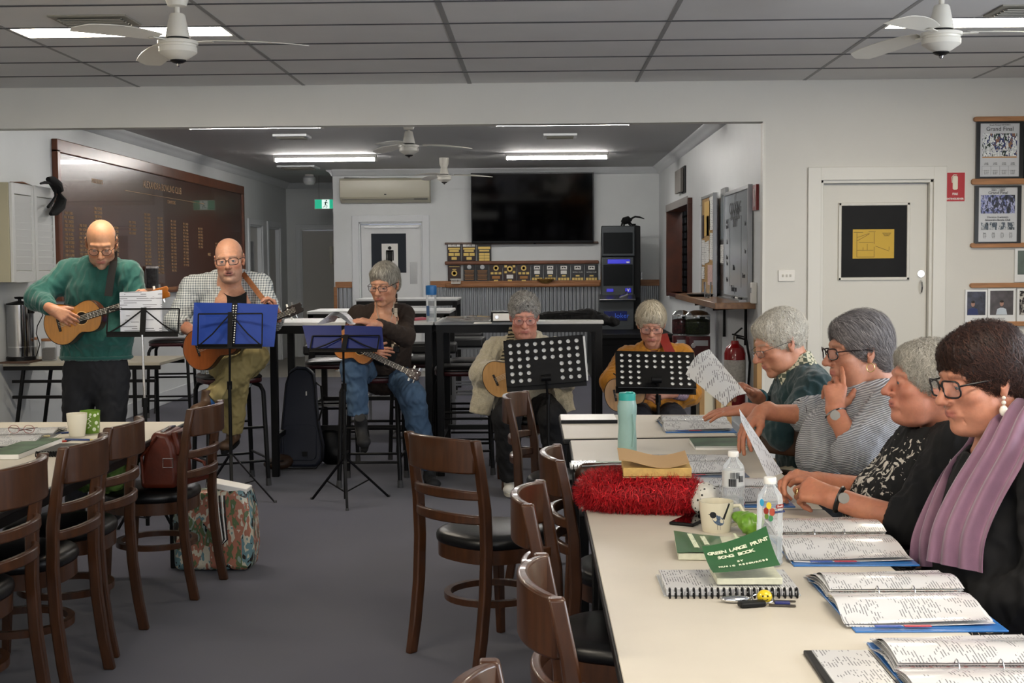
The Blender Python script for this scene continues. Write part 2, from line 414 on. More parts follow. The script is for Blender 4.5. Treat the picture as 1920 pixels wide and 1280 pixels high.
MB().tube([hd+Vector((0,0,.045)),hd+Vector((0,-.03,.035)),hd+Vector((0,-.042,0)),hd+Vector((0,-.03,-.035)),hd+Vector((0,0,-.045))],[.007,.006,.008,.006,.007],10).build('door_handle',m_chrome,d2)
for z_ in(.25,1.05,1.85):MB().cyl((DL+.027,YW+.045,z_-.045),(DL+.027,YW+.045,z_+.045),.007,n=10).build('hinge',m_steel,d2)
casing('trim_8','x',MX0,MX1,2.07,YB,-1,m_trimb)
d1=struct(bx(((MX0+MX1)/2,YB+.06,1.03),(MX1-MX0-.056,.04,2.0)),'door_1',mat('door_paint_back','dadcdc',.35),bevel=.003)
a=P(696,438,YB+.04);c=P(762,511,YB+.04)
MB().box(((a.x+c.x)/2,YB+.036,(a.z+c.z)/2),(c.x-a.x,.006,a.z-c.z)).build('dark_sign_panel',mat('sign_charcoal','2c3138',.6,spec=.2),d1,smooth=0)
a=P(715,457,YB);c=P(746,505,YB);sc_=(c.x-a.x)
cx,cz=(a.x+c.x)/2,(a.z+c.z)/2
sg=MB().box((cx,YB+.031,cz-.03),(c.x-a.x,.004,.42)).build('white_sign',m_white,d1,smooth=0)
fg=MB();hz=cz+.12
fg.cyl((cx,YB+.0285,hz),(cx,YB+.026,hz),.024,n=20)
fg.box((cx,YB+.0275,hz-.105),(.07,.003,.14)).box((cx-.046,YB+.0275,hz-.11),(.016,.003,.13)).box((cx+.046,YB+.0275,hz-.11),(.016,.003,.13)).box((cx-.019,YB+.0275,hz-.235),(.028,.003,.14)).box((cx+.019,YB+.0275,hz-.235),(.028,.003,.14)).box((cx,YB+.0275,hz-.04),(.105,.003,.02))
fg.build('man_symbol',m_black,sg,smooth=0)
a=P(768,492,YB);c=P(782,532,YB)
MB().box(((a.x+c.x)/2,YB+.036,(a.z+c.z)/2),(c.x-a.x,.004,a.z-c.z)).build('push_plate',m_steel,d1,smooth=0)
MB().bar((MX0+.08,YB+.028,2.0),(MX1-.06,YB+.028,2.0),.03,.03).build('door_closer',m_steel,d1,smooth=0)
casing('trim_9','x',XL+.22,HX-.2,2.06,21.0,-1,m_trimb,wd=.07)
d3=struct(bx(((XL+HX)/2,21.05,1.02),(HX-XL-.44,.04,2.02)),'door_3',mat('hall_door_paint','b9b7b2',.4),smooth=0)
lk=P(621,478,20.95);MB().box(lk,(.05,.05,.28)).build('door_handle',mat('cream','d8d6c4',.4),d3,bevel=.01)
casing('trim_10','y',D4[0],D4[1],2.06,XL,1,m_trimb,wd=.08,jamb=.12)
casing('trim_11','y',D5[0],D5[1],2.06,XL,1,m_trimb,wd=.08,jamb=.12)
d4=struct(bx((XL-.08,sum(D4)/2,1.02),(.04,.8,2.02)),'door_4',mat('hall_door_paint'),smooth=0)
MB().box((XL-.058,sum(D4)/2-.05,1.45),(.006,.35,.75)).build('glass_panel',mat('greyed_glass','5a5d60',.15),d4,smooth=0)
d5=struct(bx((XL-.08,sum(D5)/2,1.02),(.04,.8,2.02)),'door_5',mat('hall_door_paint'),smooth=0)
MB().cyl((XL-.05,D5[0]+.1,1.0),(XL-.0,D5[0]+.1,1.0),.02).build('door_handle',m_steel,d5)
casing('trim_12','y',yd0,yd1,2.06,XR,-1,m_trimb,wd=.07,jamb=.12)
d6=struct(bx((XR+.05,(yd0+yd1)/2,1.02),(.04,yd1-yd0-.05,2.02)),'door_6',mat('door_paint_back'),smooth=0)
MB().tube([(XR+.02,yd1-.12,1.03),(XR-.03,yd1-.12,1.03),(XR-.03,yd1-.24,1.03)],.011,8).build('door_handle',m_steel,d6)
def wains(nm,n2,x0,x1,y,cap=True):
 zc=1.17
 pitch=.052;n=int((x1-x0)/pitch)
 mb=MB();vs=[];fs=[]
 N=n*6+1
 for i in range(N):
  x=x0+(x1-x0)*i/(N-1);yy=y-.012-.009*math.cos(2*PI*i/6)
  vs+=[(x,yy,.1),(x,yy,zc)]
 fs=[(2*i,2*i+2,2*i+3,2*i+1)for i in range(N-1)]
 mb.add(vs,fs)
 o=struct(mb,nm,mat('corrugated_iron','a9adb1',.32,metal=.75),smooth=60)
 struct(bx(((x0+x1)/2,y-.02,zc+.035),(x1-x0,.04,.085)),n2,mat('rail_timber'),bevel=.006)
 return o
wains('trim_13','trim_14',HX+.02,MX0-.1,YB);wains('trim_15','trim_16',MX1+.1,XR,YB)
struct(bx((HX+.02,YB-.02,.6),(.045,.05,1.15)),'trim_17',m_wood,bevel=.005)
gb=mat('lamp_back','ffffff',.5,emit='fffaf4',es=BACK_LAMP)
lab={0:'glowing tube batten nearest the opening, above the honour board side',1:'glowing tube batten nearest the opening, above the whiteboard side',2:'glowing tube batten over the hallway and air conditioner',3:'glowing tube batten just in front of the big black television'}
k=0
for yy in(11.75,15.6):
 for xx in(-2.53,.22):
  t=thing('ceiling_light',lab[k],'light',(xx,yy,HC-.08));k+=1
  MB().box((xx,yy,HC-.02),(1.22,.10,.04)).build('housing',m_white,t,bevel=.004)
  MB().prism([(-.045,0),(-.03,-.03),(0,-.038),(.03,-.03),(.045,0)],1.18,T4((xx-.59,yy,HC-.04),Vector((0,1,0)),Vector((0,0,1)),Vector((1,0,0)))).build('diffuser',gb,t,smooth=50)
  for s_ in(-1,1):MB().box((xx+s_*.6,yy,HC-.055),(.02,.1,.05)).build('end_cap',m_white,t,smooth=0)
for(x,y,w_,lb)in((P(548,265,13.2).x,13.2,.34,'small slotted vent in back ceiling near the left batten'),(P(1050,262,13.4).x,13.4,.34,'small slotted vent in back ceiling left of the serving hatch side'),(P(560,323,17.4).x,17.4,.5,'slotted ceiling vent by the hallway entrance')):
 t=thing('air_vent',lb,'vent',(x,y,HC-.03));MB().box((x,y,HC-.012),(w_,w_*.9,.024)).build('frame',m_trimb,t,bevel=.004)
 for q in range(4):MB().box((x,y+(q-1.5)*w_*.2,HC-.028),(w_*.8,w_*.1,.006),rotm(.4)).build('slat',mat('vent_metal'),t,smooth=0)
p=P(580,340,19.0)
t=thing('smoke_alarm','round white globe fitting on the hallway ceiling','light fitting',(p.x,19,HC-.15))
MB().lathe([(0,-.16),(.06,-.15),(.09,-.1),(.09,-.05),(.06,-.02),(.05,0)],(p.x,19,HC)).build('globe',mat('frosted_globe','c9cbcb',.3),t)
MB().cyl((p.x,19,HC),(p.x,19,HC-.02),.065).build('base',m_white,t)
# ---------------- tables and chairs of the near room ----------------
m_ctop=mat('table_laminate','c6bfb1',.45,noise=.03,nscale=6)
m_tedge=mat('table_edge','0a0908',.5)
m_walnut=mat('walnut_stain','3f2412',.33,noise=.3,nscale=9,stretch=(6,6,1),coat=.2)
m_vinyl=mat('black_vinyl','080809',.36,bump=.06,bscale=120)
m_blackmetal=mat('black_metal','060607',.45,spec=.3)
m_foot=mat('rubber_foot','3d3d3e',.7)
TZ=.74
def table(label,pts,legs=True,z=TZ,name='dining_table',group=None,mt=None):
 """pts: four corners (x,y) counter-clockwise"""
 cx=sum(p[0]for p in pts)/4;cy=sum(p[1]for p in pts)/4
 t=thing(name,label,'table',(cx,cy,0),group=group)
 def inset(d):return[(p[0]+(cx-p[0])*d/abs(cx-p[0]),p[1]+(cy-p[1])*d/abs(cy-p[1]))for p in pts]
 I4=Matrix.Translation((0,0,z-.030))
 MB().prism(pts,.026,I4).build('edge_band',m_tedge,t,bevel=.006)
 MB().prism(inset(.006),.006,Matrix.Translation((0,0,z-.006))).build('tabletop',mt or m_ctop,t,bevel=.002)
 q=inset(.06)
 mb=MB()
 for i in range(4):
  a,b_=q[i],q[(i+1)%4];mb.bar((a[0],a[1],z-.055),(b_[0],b_[1],z-.055),.03,.05)
 mb.build('apron',m_blackmetal,t,smooth=0)
 for p in q:MB().box((p[0],p[1],(z-.06)/2),(.04,.04,z-.06)).build('leg',m_blackmetal,t,bevel=.004)
 return t
xe=lambda Y:.13+.003*0
table('long pale laminate table nearest the camera on the right',[(.145,2.02),(.88,2.02),(.872,3.97),(.135,3.985)])
table('pale laminate table in the middle of the right-hand row',[(.122,4.0),(.872,3.985),(.868,5.62),(.125,5.55)])
table('pale laminate table at the far end of the right-hand row',[(.10,5.60),(.862,5.67),(.87,6.45),(.093,6.49)])
TZL=.72;Ya=F(330,790,TZL).y
table('pale laminate table with mugs and folders at the left',[(-1.70,2.6),(-1.755,Ya),(-3.5,Ya+.02),(-3.5,2.6)][::-1],z=TZL)
def curve_post(s):
 prof=[(-.0,.0),(.022,.12),(.042,.28),(.05,.45),(.045,.60),(.024,.74),(0,.86)]
 mb=MB();vs=[]
 for i,(y,z)in enumerate(prof):
  w_=.034 if i not in(0,6)else .030;d=.040 if z<.7 else .034
  for a,b_ in((-1,-1),(1,-1),(1,1),(-1,1)):vs.append((s*.19+a*w_/2,y+b_*d/2,z))
 n=len(prof);fs=[(3,2,1,0),tuple(range(4*n-4,4*n))]
 for i in range(n-1):
  for k in range(4):fs.append((4*i+k,4*i+(k+1)%4,4*i+4+(k+1)%4,4*i+4+k))
 return mb.add(vs,fs)
def rail(z0,z1,bow,y0,th,wrap=.0):
 mb=MB();N=15;vs=[]
 for i in range(N):
  u=-1+2*i/(N-1);x=u*.185;yy=y0-bow*(1-u*u)**.8 if abs(u)<1 else y0
  zt=z1+.006*(1-u*u)
  for a,zz in((-th/2,z0),(th/2,z0),(th/2,zt),(-th/2,zt)):vs.append((x,yy+a,zz))
 fs=[(0,1,2,3),tuple(range(4*N-4,4*N))[::-1]]
 for i in range(N-1):
  for k in range(4):fs.append((4*i+k,4*i+4+k,4*i+4+(k+1)%4,4*i+(k+1)%4))
 return mb.add(vs,fs)
def make_chair(label):
 t=thing('dining_chair',label,'chair',(0,0,0))
 L=dict(local=True)
 for s in(-1,1):curve_post(s).build('back_post',m_walnut,t,smooth=40,bevel=.006,**L)
 rail(.735,.858,.06,.008,.024).build('top_rail',m_walnut,t,smooth=50,bevel=.006,**L)
 for z in(.545,.635):rail(z,z+.032,.058,.04 if z<.6 else .032,.022).build('back_slat',m_walnut,t,smooth=50,bevel=.005,**L)
 cy=.26
 def seat_out(r,e=.9,n=40):
  o=[]
  for k in range(n):
   a=2*PI*k/n;c,s_=math.cos(a),math.sin(a)
   rr=r/((abs(c)**2.5+abs(s_)**2.5)**(1/2.5))
   if s_<-.3:rr*=1-.03
   o.append((rr*c,cy+rr*s_*.98))
  return o
 so=seat_out(.215)
 mb=MB();vs=[];ring=[(.97,.432),(1.0,.440),(1.005,.455),(.985,.468),(.93,.477),(.8,.484),(.5,.489),(.2,.491)]
 n=len(so)
 for f,z in ring:vs+=[((x)*f,cy+(y-cy)*f,z)for x,y in so]
 vs.append((0,cy,.4915));c_=len(vs)-1
 fs=[(i*n+k,i*n+(k+1)%n,(i+1)*n+(k+1)%n,(i+1)*n+k)for i in range(len(ring)-1)for k in range(n)]
 fs+=[((len(ring)-1)*n+k,(len(ring)-1)*n+(k+1)%n,c_)for k in range(n)]+[tuple(range(n))[::-1]]
 mb.add(vs,fs).build('seat',m_vinyl,t,smooth=60,**L)
 mb=MB();vs=[];
 for f,z in((.97,.378),(.97,.435),(.88,.435),(.88,.378)):vs+=[(x*f,cy+(y-cy)*f,z)for x,y in so]
 fs=[(i*n+k,i*n+(k+1)%n,((i+1)%4)*n+(k+1)%n,((i+1)%4)*n+k)for i in range(4)for k in range(n)]
 mb.add(vs,fs).build('seat_frame',m_walnut,t,smooth=40,**L)
 for s in(-1,1):
  mb=MB();vs=[]
  for x,y,z,w_ in((s*.15,cy+.175,0,.028),(s*.145,cy+.155,.40,.038)):
   for a,b_ in((-1,-1),(1,-1),(1,1),(-1,1)):vs.append((x+a*w_/2,y+b_*w_/2,z))
  mb.add(vs,[(3,2,1,0),(4,5,6,7)]+[(k,(k+1)%4,4+(k+1)%4,4+k)for k in range(4)]).build('front_leg',m_walnut,t,smooth=0,bevel=.004,**L)
 N=36;vs=[]
 for k in range(N):
  a=2*PI*k/N
  for f,z in((.185,.212),(.185,.236),(.160,.236),(.160,.212)):vs.append((f*math.cos(a),cy-.01+f*math.sin(a),z))
 fs=[(4*k+i,4*((k+1)%N)+i,4*((k+1)%N)+(i+1)%4,4*k+(i+1)%4)for k in range(N)for i in range(4)]
 MB().add(vs,fs).build('stretcher_ring',m_walnut,t,smooth=50,**L)
 return t
ch0=make_chair('dark ladder-back dining chair standing alone on the carpet, near the middle')
def place(ch,A,B):
 """A = left post top, B = right post top as seen by the sitter's front direction = (B-A) rotated +90"""
 A=Vector(A);B=Vector(B);d=(B-A);rz=math.atan2(d.y,d.x);c=(A+B)/2
 return(c.x,c.y,0),rz
chairs=[((-.51,4.96),(-.223,4.67),None,None),((-.07,6.5),(-.15,6.12),'ladder-back dining chair at the far right-hand table, in front of the cream cardigan woman','right'),((.06,4.59),(.065,4.18),'ladder-back dining chair beside the spiral notebook on the middle right table','right'),((.0,3.83),(-.035,3.42),'ladder-back dining chair beside the red fluffy bag, third nearest in the right row','right'),((-.0,2.86),(.03,2.45),'ladder-back dining chair pushed to the nearest right table, second nearest','right'),((-.085,2.09),(-.075,1.68),'top corner of ladder-back dining chair at the bottom edge, nearest in the right row','right'),((-1.55,5.74),(-1.51,6.13),'ladder-back dining chair with red leather handbag on its seat','left'),((-1.635,4.89),(-1.635,5.28),'ladder-back dining chair beside the white mug, second from the far end of left table','left'),((-1.615,4.36),(-1.605,4.76),'ladder-back dining chair beside the black spiral notebook, third from the far end','left'),((-1.645,3.85),(-1.635,4.25),'ladder-back dining chair cut off by the lower left edge, nearest of the left row','left'),((.885,5.25),(1.18,5.0),'ladder-back dining chair turned at the table corner by the man in the dark green jumper','rightback'),((.11,8.99),(-.29,8.99),'ladder-back dining chair that the woman in the cream cardigan sits on','band'),((.97,8.99),(.57,8.99),'ladder-back dining chair that the woman in the mustard top sits on','band'),((1.42,5.48),(1.42,5.89),'ladder-back dining chair under the man in the dark green jumper','rs'),((1.48,4.57),(1.48,4.98),'ladder-back dining chair under the woman in the grey ribbed jumper','rs'),((1.52,3.78),(1.52,4.19),'ladder-back dining chair under the woman in the black patterned top','rs'),((1.58,3.05),(1.58,3.46),'ladder-back dining chair under the woman with the mauve scarf','rs'),]
grp={'right':'dining chairs along the right tables','left':'dining chairs along the left table',None:None,'rightback':None,'band':'dining chairs under the seated players','rs':'dining chairs on the far side of the right tables'}
for k,(A,B,lb,g)in enumerate(chairs):
 loc,rz=place(None,A,B)
 if k==0:
  ch0.location=loc;ch0.rotation_euler=(0,0,rz)
 else:dup(ch0,loc,rz,lb,grp[g],(1,1,1.03)if k in(7,8,9)else None)
 # ---------------- bar tables and stools of the back room ----------------
m_btop=mat('bar_table_top','c9cac9',.35,noise=.03)
def bar_table(label,x0,x1,y0,y1,z=1.09,rail_y=.28,group='tall black-framed bar tables'):
 t=thing('bar_table',label,'table',((x0+x1)/2,(y0+y1)/2,0),group=group)
 MB().box(((x0+x1)/2,(y0+y1)/2,z-.012),(x1-x0,y1-y0,.024)).build('tabletop',m_btop,t,bevel=.004)
 mb=MB()
 for yy in(y0+.025,y1-.025):mb.box(((x0+x1)/2,yy,z-.052),(x1-x0-.02,.04,.055))
 for xx in(x0+.03,x1-.03):mb.box((xx,(y0+y1)/2,z-.052),(.04,y1-y0-.06,.055))
 mb.build('frame',m_blackmetal,t,smooth=0)
 for xx in(x0+.035,x1-.035):
  for yy in(y0+.03,y1-.03):MB().box((xx,yy,(z-.03)/2),(.05,.05,z-.03)).build('leg',m_blackmetal,t,bevel=.004)
  MB().box((xx,(y0+y1)/2,rail_y),(.035,y1-y0-.08,.035)).build('side_rail',m_blackmetal,t,smooth=0)
 MB().box(((x0+x1)/2,(y0+y1)/2+.2,rail_y),(x1-x0-.08,.035,.035)).build('foot_rail',m_blackmetal,t,smooth=0)
 return t
bar_table('tall bar table left of the brown cardigan woman',-1.90,-.74,9.1,9.8)
bar_table('tall bar table holding the black gig bag, behind the cream cardigan woman',-.73,.45,9.1,9.8)
bar_table('tall bar table in second row behind the clear water bottle',-2.0,-.76,11.2,11.9)
bar_table('tall bar table furthest back, before the corrugated wall',-2.1,-.93,14.9,15.7)
m_burg=mat('burgundy_vinyl','3a1216',.35)
m_seatb=mat('stool_vinyl','131112',.3)
def make_stool(label):
 t=thing('bar_stool',label,'stool',(0,0,0));L=dict(local=True)
 h=.70
 for sx in(-1,1):
  for sy in(-1,1):
   a=(sx*.195,sy*.195,.0)
   MB().tube([(sx*.205,sy*.205,.03),(sx*.185,sy*.185,h-.06),(sx*.17,sy*.17,h-.02),(sx*.13,sy*.13,h)],.0155,10).build('leg',m_blackmetal,t,**L)
   MB().cyl((sx*.206,sy*.206,0),(sx*.204,sy*.204,.05),.02,.018,10).build('rubber_foot',m_foot,t,**L)
 for z,ax in((.17,0),(.17,1),(.40,0)):
  r=.205-z*.03
  for s in(-1,1):
   a=Vector((-r,s*r,z))if ax==0 else Vector((s*r,-r,z+.02));b_=Vector((r,s*r,z))if ax==0 else Vector((s*r,r,z+.02))
   MB().cyl(a,b_,.009,n=8).build('rung',m_blackmetal,t,**L)
 n=32;so=[]
 for k in range(n):
  a=2*PI*k/n;c,s_=math.cos(a),math.sin(a);rr=.205/((abs(c)**4+abs(s_)**4)**.25);so.append((rr*c,rr*s_))
 def lay(ring):
  vs=[]
  for f,z in ring:vs+=[(x*f,y*f,z)for x,y in so]
  fs=[(i*n+k,i*n+(k+1)%n,(i+1)*n+(k+1)%n,(i+1)*n+k)for i in range(len(ring)-1)for k in range(n)]
  return vs,fs+[tuple(range(n))[::-1],tuple(range((len(ring)-1)*n,len(ring)*n))]
 v,f=lay([(.95,h),(.985,h+.006),(.985,h+.03),(.97,h+.034)]);MB().add(v,f).build('seat_side',m_burg,t,smooth=60,**L)
 v,f=lay([(.97,h+.03),(1.0,h+.036),(.99,h+.046),(.93,h+.058),(.75,h+.068),(.4,h+.073),(.05,h+.074)]);MB().add(v,f).build('seat',m_seatb,t,smooth=60,**L)
 return t
st0=make_stool('black bar stool that the man in the checked shirt sits on');st0['group']='black tube-leg bar stools';st0.location=(-2.12,8.85,0);st0.rotation_euler=(0,0,R(28))
for x,y,rz,lb in((-1.14,8.86,0,'black bar stool with burgundy edge under the woman in the brown cardigan'),(-1.60,10.05,.05,'empty black bar stool just right of the dark blue gig bag'),(-.93,10.1,-.04,'empty black bar stool behind the brown cardigan woman, right of her'),(-.55,9.36,.06,'empty burgundy-edged bar stool left of the cream cardigan sleeve'),(-.52,9.98,.0,'empty bar stool tucked behind the burgundy-edged one'),(-3.66,12.9,.1,'black bar stool by the left wall below the small ledge')):
 dup(st0,(x,y,0),rz,lb,'black tube-leg bar stools')
def make_box_stool(label):
 t=thing('bar_stool',label,'stool',(0,0,0),group='chrome-legged bar stools with box cushions');L=dict(local=True)
 MB().box((0,0,.74),(.40,.36,.09)).build('seat',mat('box_vinyl','161617',.45,bump=.1,bscale=15),t,bevel=.022,bseg=3,**L)
 for s in(-1,1):
  for q in(-1,1):MB().box((s*.17,q*.15,.35),(.025,.025,.70)).build('leg',m_steel,t,smooth=0,**L)
  MB().box((s*.17,0,.25),(.02,.30,.02)).build('rung',m_steel,t,smooth=0,**L)
  MB().box((0,s*.15,.25),(.34,.02,.02)).build('rung',m_steel,t,smooth=0,**L)
 MB().box((0,0,.69),(.36,.32,.02)).build('seat_plate',m_steel,t,smooth=0,**L)
 return t
bs0=make_box_stool('chrome-legged stool with black box cushion behind the dark blue gig bag');bs0.location=(-1.88,11.6,0)
for x,y,rz,lb in((-.94,11.7,.03,'chrome-legged stool with black box cushion under the clear water bottle'),(-.72,12.5,-.03,'chrome-legged stool with black box cushion left of the cream cardigan shoulder'),(-.78,13.5,.02,'chrome-legged stool with black box cushion, furthest of its row'),(-1.45,12.3,0,'chrome-legged stool behind the seated woman in the brown cardigan')):
 dup(bs0,(x,y,0),rz,lb,'chrome-legged bar stools with box cushions')
fy=9.68;zt_=1.5-(682-498)/FPX*fy
fx0,fx1=-4.02,(292-1010)/FPX*fy
t=thing('trestle_table','folding table with black legs under the urn, behind the standing man','table',((fx0+fx1)/2,fy+.3,0))
MB().box(((fx0+fx1)/2,fy+.35,zt_-.012),(fx1-fx0,.7,.024)).build('tabletop',mat('trestle_top','b9b3a2',.4),t,bevel=.003)
mb=MB().box(((fx0+fx1)/2,fy+.02,zt_-.04),(fx1-fx0,.02,.03)).box(((fx0+fx1)/2,fy+.68,zt_-.04),(fx1-fx0,.02,.03));mb.build('frame',m_blackmetal,t,smooth=0)
for xx in(P(25,700,fy).x,P(248,700,fy).x):
 for yy in(fy+.05,fy+.62):MB().tube([(xx+.06 if xx<-3.5 else xx,yy,zt_-.04),(xx-.05 if xx<-3.5 else xx,yy,.0)],.016,8).build('leg',m_blackmetal,t)
 MB().cyl((xx,fy+.05,.2),(xx,fy+.62,.2),.012,n=8).build('cross_bar',m_blackmetal,t)
for z_ in(1.5-(718-498)/FPX*fy,1.5-(748-498)/FPX*fy):MB().box(((fx0+fx1)/2,fy+.05,z_),(fx1-fx0-.1,.025,.022)).build('cross_bar',m_blackmetal,t,smooth=0)
MB().bar((fx0,fy+.1,zt_+.006),(P(57,680,fy).x,fy+.1,zt_+.006),.3,.012).build('board',mat('dark_board','4a3222',.5),t,smooth=0)
# ---------------- fans ----------------
m_fan=mat('fan_enamel','d9d6cc',.3)
def fan(label,x,y,zb,a0,R_=.6,drop=None):
 t=thing('ceiling_fan',label,'fan',(x,y,zb),group='white three-blade ceiling fans')
 zt=HC-zb
 def o(z):return(x,y,zb+z)
 MB().lathe([(.0,.0),(.008,.004),(.012,.014),(.007,.022)],o(0),12).build('finial',m_chrome,t)
 MB().lathe([(.02,.018),(.036,.026),(.036,.032)],o(0),20).build('hub_cap',m_black,t)
 MB().lathe([(.03,.028),(.058,.046),(.082,.062),(.086,.066),(.086,.088),(.082,.092),(.084,.1),(.091,.102),(.091,.116),(.06,.124)],o(0),32).build('motor',m_fan,t,smooth=40)
 MB().lathe([(.05,.125),(.05,.132)],o(0),20).build('collar',m_black,t)
 MB().lathe([(.056,.132),(.055,.138),(.036,.232),(.03,.24),(.012,.243)],o(0),28).build('cover',m_fan,t,smooth=40)
 MB().cyl(o(.24),o(zt-.02),.0125,n=12).build('rod',m_fan,t)
 MB().lathe([(.02,zt-.12),(.042,zt-.115),(.058,zt-.07),(.06,zt)],o(0),24).build('canopy',m_fan,t,smooth=50)
 for k in range(3):
  a=R(a0+120*k);d=Vector((math.cos(a),math.sin(a),0));n_=Vector((-math.sin(a),math.cos(a),0));c=Vector(o(.112))
  MB().bar(c+d*.06,c+d*.16,.03,.004).build('blade_arm',m_fan,t,smooth=0)
  def fn(u,v):
   r=.12+(R_-.12)*u;w_=(.055+.05*math.sin(u*2.4))*(1 if u<.93 else math.sqrt(max(0,1-((u-.93)/.07)**2))*.9+.1)
   tw=.24-.1*u
   return c+d*r+n_*((v-.5)*w_*2*.62)+Vector((0,0,(v-.5)*w_*1.24*tw+.01-.03*u*u))
  MB().grid(fn,14,4,thick=.003).build('blade',m_fan,t,smooth=50)
 return t
fan('white ceiling fan hanging near the upper left, in front of a glowing light panel',-1.64,6.0,2.40,0)
fan('white ceiling fan hanging near the upper right corner',1.82,6.0,2.40,355)
fan('white ceiling fan in the back room, the nearer of the two',-1.14,11.6,2.42,8,.56)
fan('white ceiling fan in the back room in front of the air conditioner and television',-1.16,16.2,2.46,0,.6)
# ---------------- honour board ----------------
y0,y1=PX(97,300,XL).y,PX(452,400,XL).y;z0,z1=1.20,2.555
t=thing('honour_board','large dark timber honour board with gilt name lists on the left wall','board',(XL,(y0+y1)/2,z0))
m_hb=mat('honour_board_timber','4a2719',.26,noise=.18,nscale=3,stretch=(1,.5,8),bump=.12,bscale=30,coat=.3)
m_hf=mat('honour_board_frame','6b3d27',.28,noise=.2,nscale=5)
MB().box((XL+.015,(y0+y1)/2,(z0+z1)/2),(.03,y1-y0-.06,z1-z0-.06)).build('board',m_hb,t,smooth=0)
for c,d in(((XL+.025,(y0+y1)/2,z1-.055),(.05,y1-y0,.11)),((XL+.025,(y0+y1)/2,z0+.03),(.05,y1-y0,.06)),((XL+.025,y0+.035,(z0+z1)/2),(.05,.07,z1-z0-.17)),((XL+.025,y1-.035,(z0+z1)/2),(.05,.07,z1-z0-.17))):
 MB().box(c,d).build('frame',m_hf,t,bevel=.006)
m_gilt=mat('gilt_lettering','a98c66',.5)
TB=lambda yy,zz:T4((XL+.032,yy,zz),Vector((0,1,0)),Vector((0,0,1)),Vector((1,0,0)))
text('ALEXANDRA BOWLING CLUB',.105,TB(14.0,2.32),m_gilt,t,sx=1.0)
for yy,zz,s_ in((11.9,2.26,'PRESIDENTS'),(14.3,2.18,'CHAMPIONS'),(15.9,1.62,'PAIRS')):text(s_,.055,TB(yy,zz),m_gilt,t)
nm=['J BAKER','R HILL','T WARD','A LANE','K MOSS','B GREY','D PARK','W FORD','S COLE','H DEAN','M REID','L PAGE']
for ci,yy in enumerate((11.15,11.5,11.9,12.35,12.9,13.4,13.85,14.35,14.85,15.5,16.3,16.9)):
 n=(12,11,6,10,4,16,17,16,14,7,9,5)[ci];zt=(2.0,1.9,2.05,1.9,1.95,2.08,2.06,2.04,2.02,1.96,1.8,1.62)[ci]
 s_='\n'.join(f'{1960 + ci * 3 + q}  {rnd.choice(nm)}' for q in range(n));text(s_,.036,TB(yy,zt-n*.021),m_gilt,t)
MB().box((XL+.033,14.2,2.225),(.002,3.0,.004)).build('gilt_line',m_gilt,t,smooth=0)
ys0,ys1=11.2,13.9;zs=1.5-(541-495)/FPX*12.6
t=thing('wall_shelf','narrow timber ledge below the honour board','shelf',(XL,12.4,zs))
MB().box((XL+.09,(ys0+ys1)/2,zs-.015),(.18,ys1-ys0,.03)).build('board',m_wood,t,bevel=.004)
for yy in(11.7,13.4):MB().bar((XL+.0,yy,zs-.18),(XL+.14,yy,zs-.03),.02,.02).build('bracket',m_blackmetal,t,smooth=0)
c=Vector((XL+.1,13.3,zs));px_=(c.x*FPX/c.y+1010)
t=thing('tin','tall black and white speckled tin on the ledge under the honour board','tin',c)
MB().prism(rrect(.11,.075,.012),.20,Matrix.Translation(c)).build('body',mat('speckled_tin','2c2c2e',.35,noise=.9,nscale=26),t,bevel=.003)
MB().prism(rrect(.114,.079,.012),.022,Matrix.Translation(c+Vector((0,0,.2)))).build('lid',mat('tin_lid','b9b6b4',.4,noise=.5,nscale=40),t,bevel=.003)
# ---------------- louvred cupboard + black cat mask ----------------
ya=PX(22,430,XL+.22).y;yb=PX(104,430,XL+.22).y;zT=1.5+(497-340)/FPX*ya;zB=1.5-(528-497)/FPX*ya
t=thing('wall_cupboard','shallow white wall cupboard with two louvred shutter doors beside honour board','cupboard',(XL,(ya+yb)/2,zB))
MB().box((XL+.1,(ya+yb)/2,(zT+zB)/2),(.2,yb-ya,zT-zB)).build('carcass',mat('cream_cupboard','b3ad93',.5),t,bevel=.003)
m_sh=mat('shutter_white','d3d4d2',.45)
for q in range(2):
 a=ya+.01+q*(yb-ya-.01)/2;b_=a+(yb-ya-.02)/2-.012
 fr=MB();X0=XL+.212
 for yy in(a+.022,b_-.022):fr.box((X0,yy,(zT+zB)/2),(.024,.044,zT-zB))
 for zz in(zB+.04,zT-.04):fr.box((X0,(a+b_)/2,zz),(.024,b_-a-.088,.08))
 d=fr.build('door',m_sh,t,bevel=.003)
 n=11
 for k in range(n):
  zz=zB+.085+(k+.5)*(zT-zB-.17)/n
  MB().box((X0,(a+b_)/2,zz),(.010,b_-a-.085,(zT-zB-.17)/n*1.02),rotm(0,.16)).build('slat',m_sh,d,smooth=0)
MB().tube([(XL+.2,ya+.05,zT+.004),(XL+.21,ya+.25,zT+.012),(XL+.2,ya+.42,zT+.004)],[.006,.014,.006],8,flat=.5).build('leaf_on_top',mat('dry_leaf','8a5f45',.8),t)
m_cat=mat('black_felt','070708',.9)
def at(px,py,xx=XL+.28):return PX(px,py,xx)
t=thing('black_toy','black curved felt monkey toy hanging at the corner of the shutter cupboard','toy',at(103,400))
MB().tube([at(90,336),at(98,339),at(106,347),at(110,358),at(109,362)],[.018,.038,.046,.04,.012],12).build('body',m_cat,t)
MB().tube([at(111,362),at(115,374),at(112,386),at(104,396),at(95,401)],[.012,.042,.045,.035,.014],12).build('body',m_cat,t)
MB().tube([at(76,344),at(84,342),at(92,343),at(100,346)],[.008,.012,.01,.012],8).build('limb',m_cat,t)
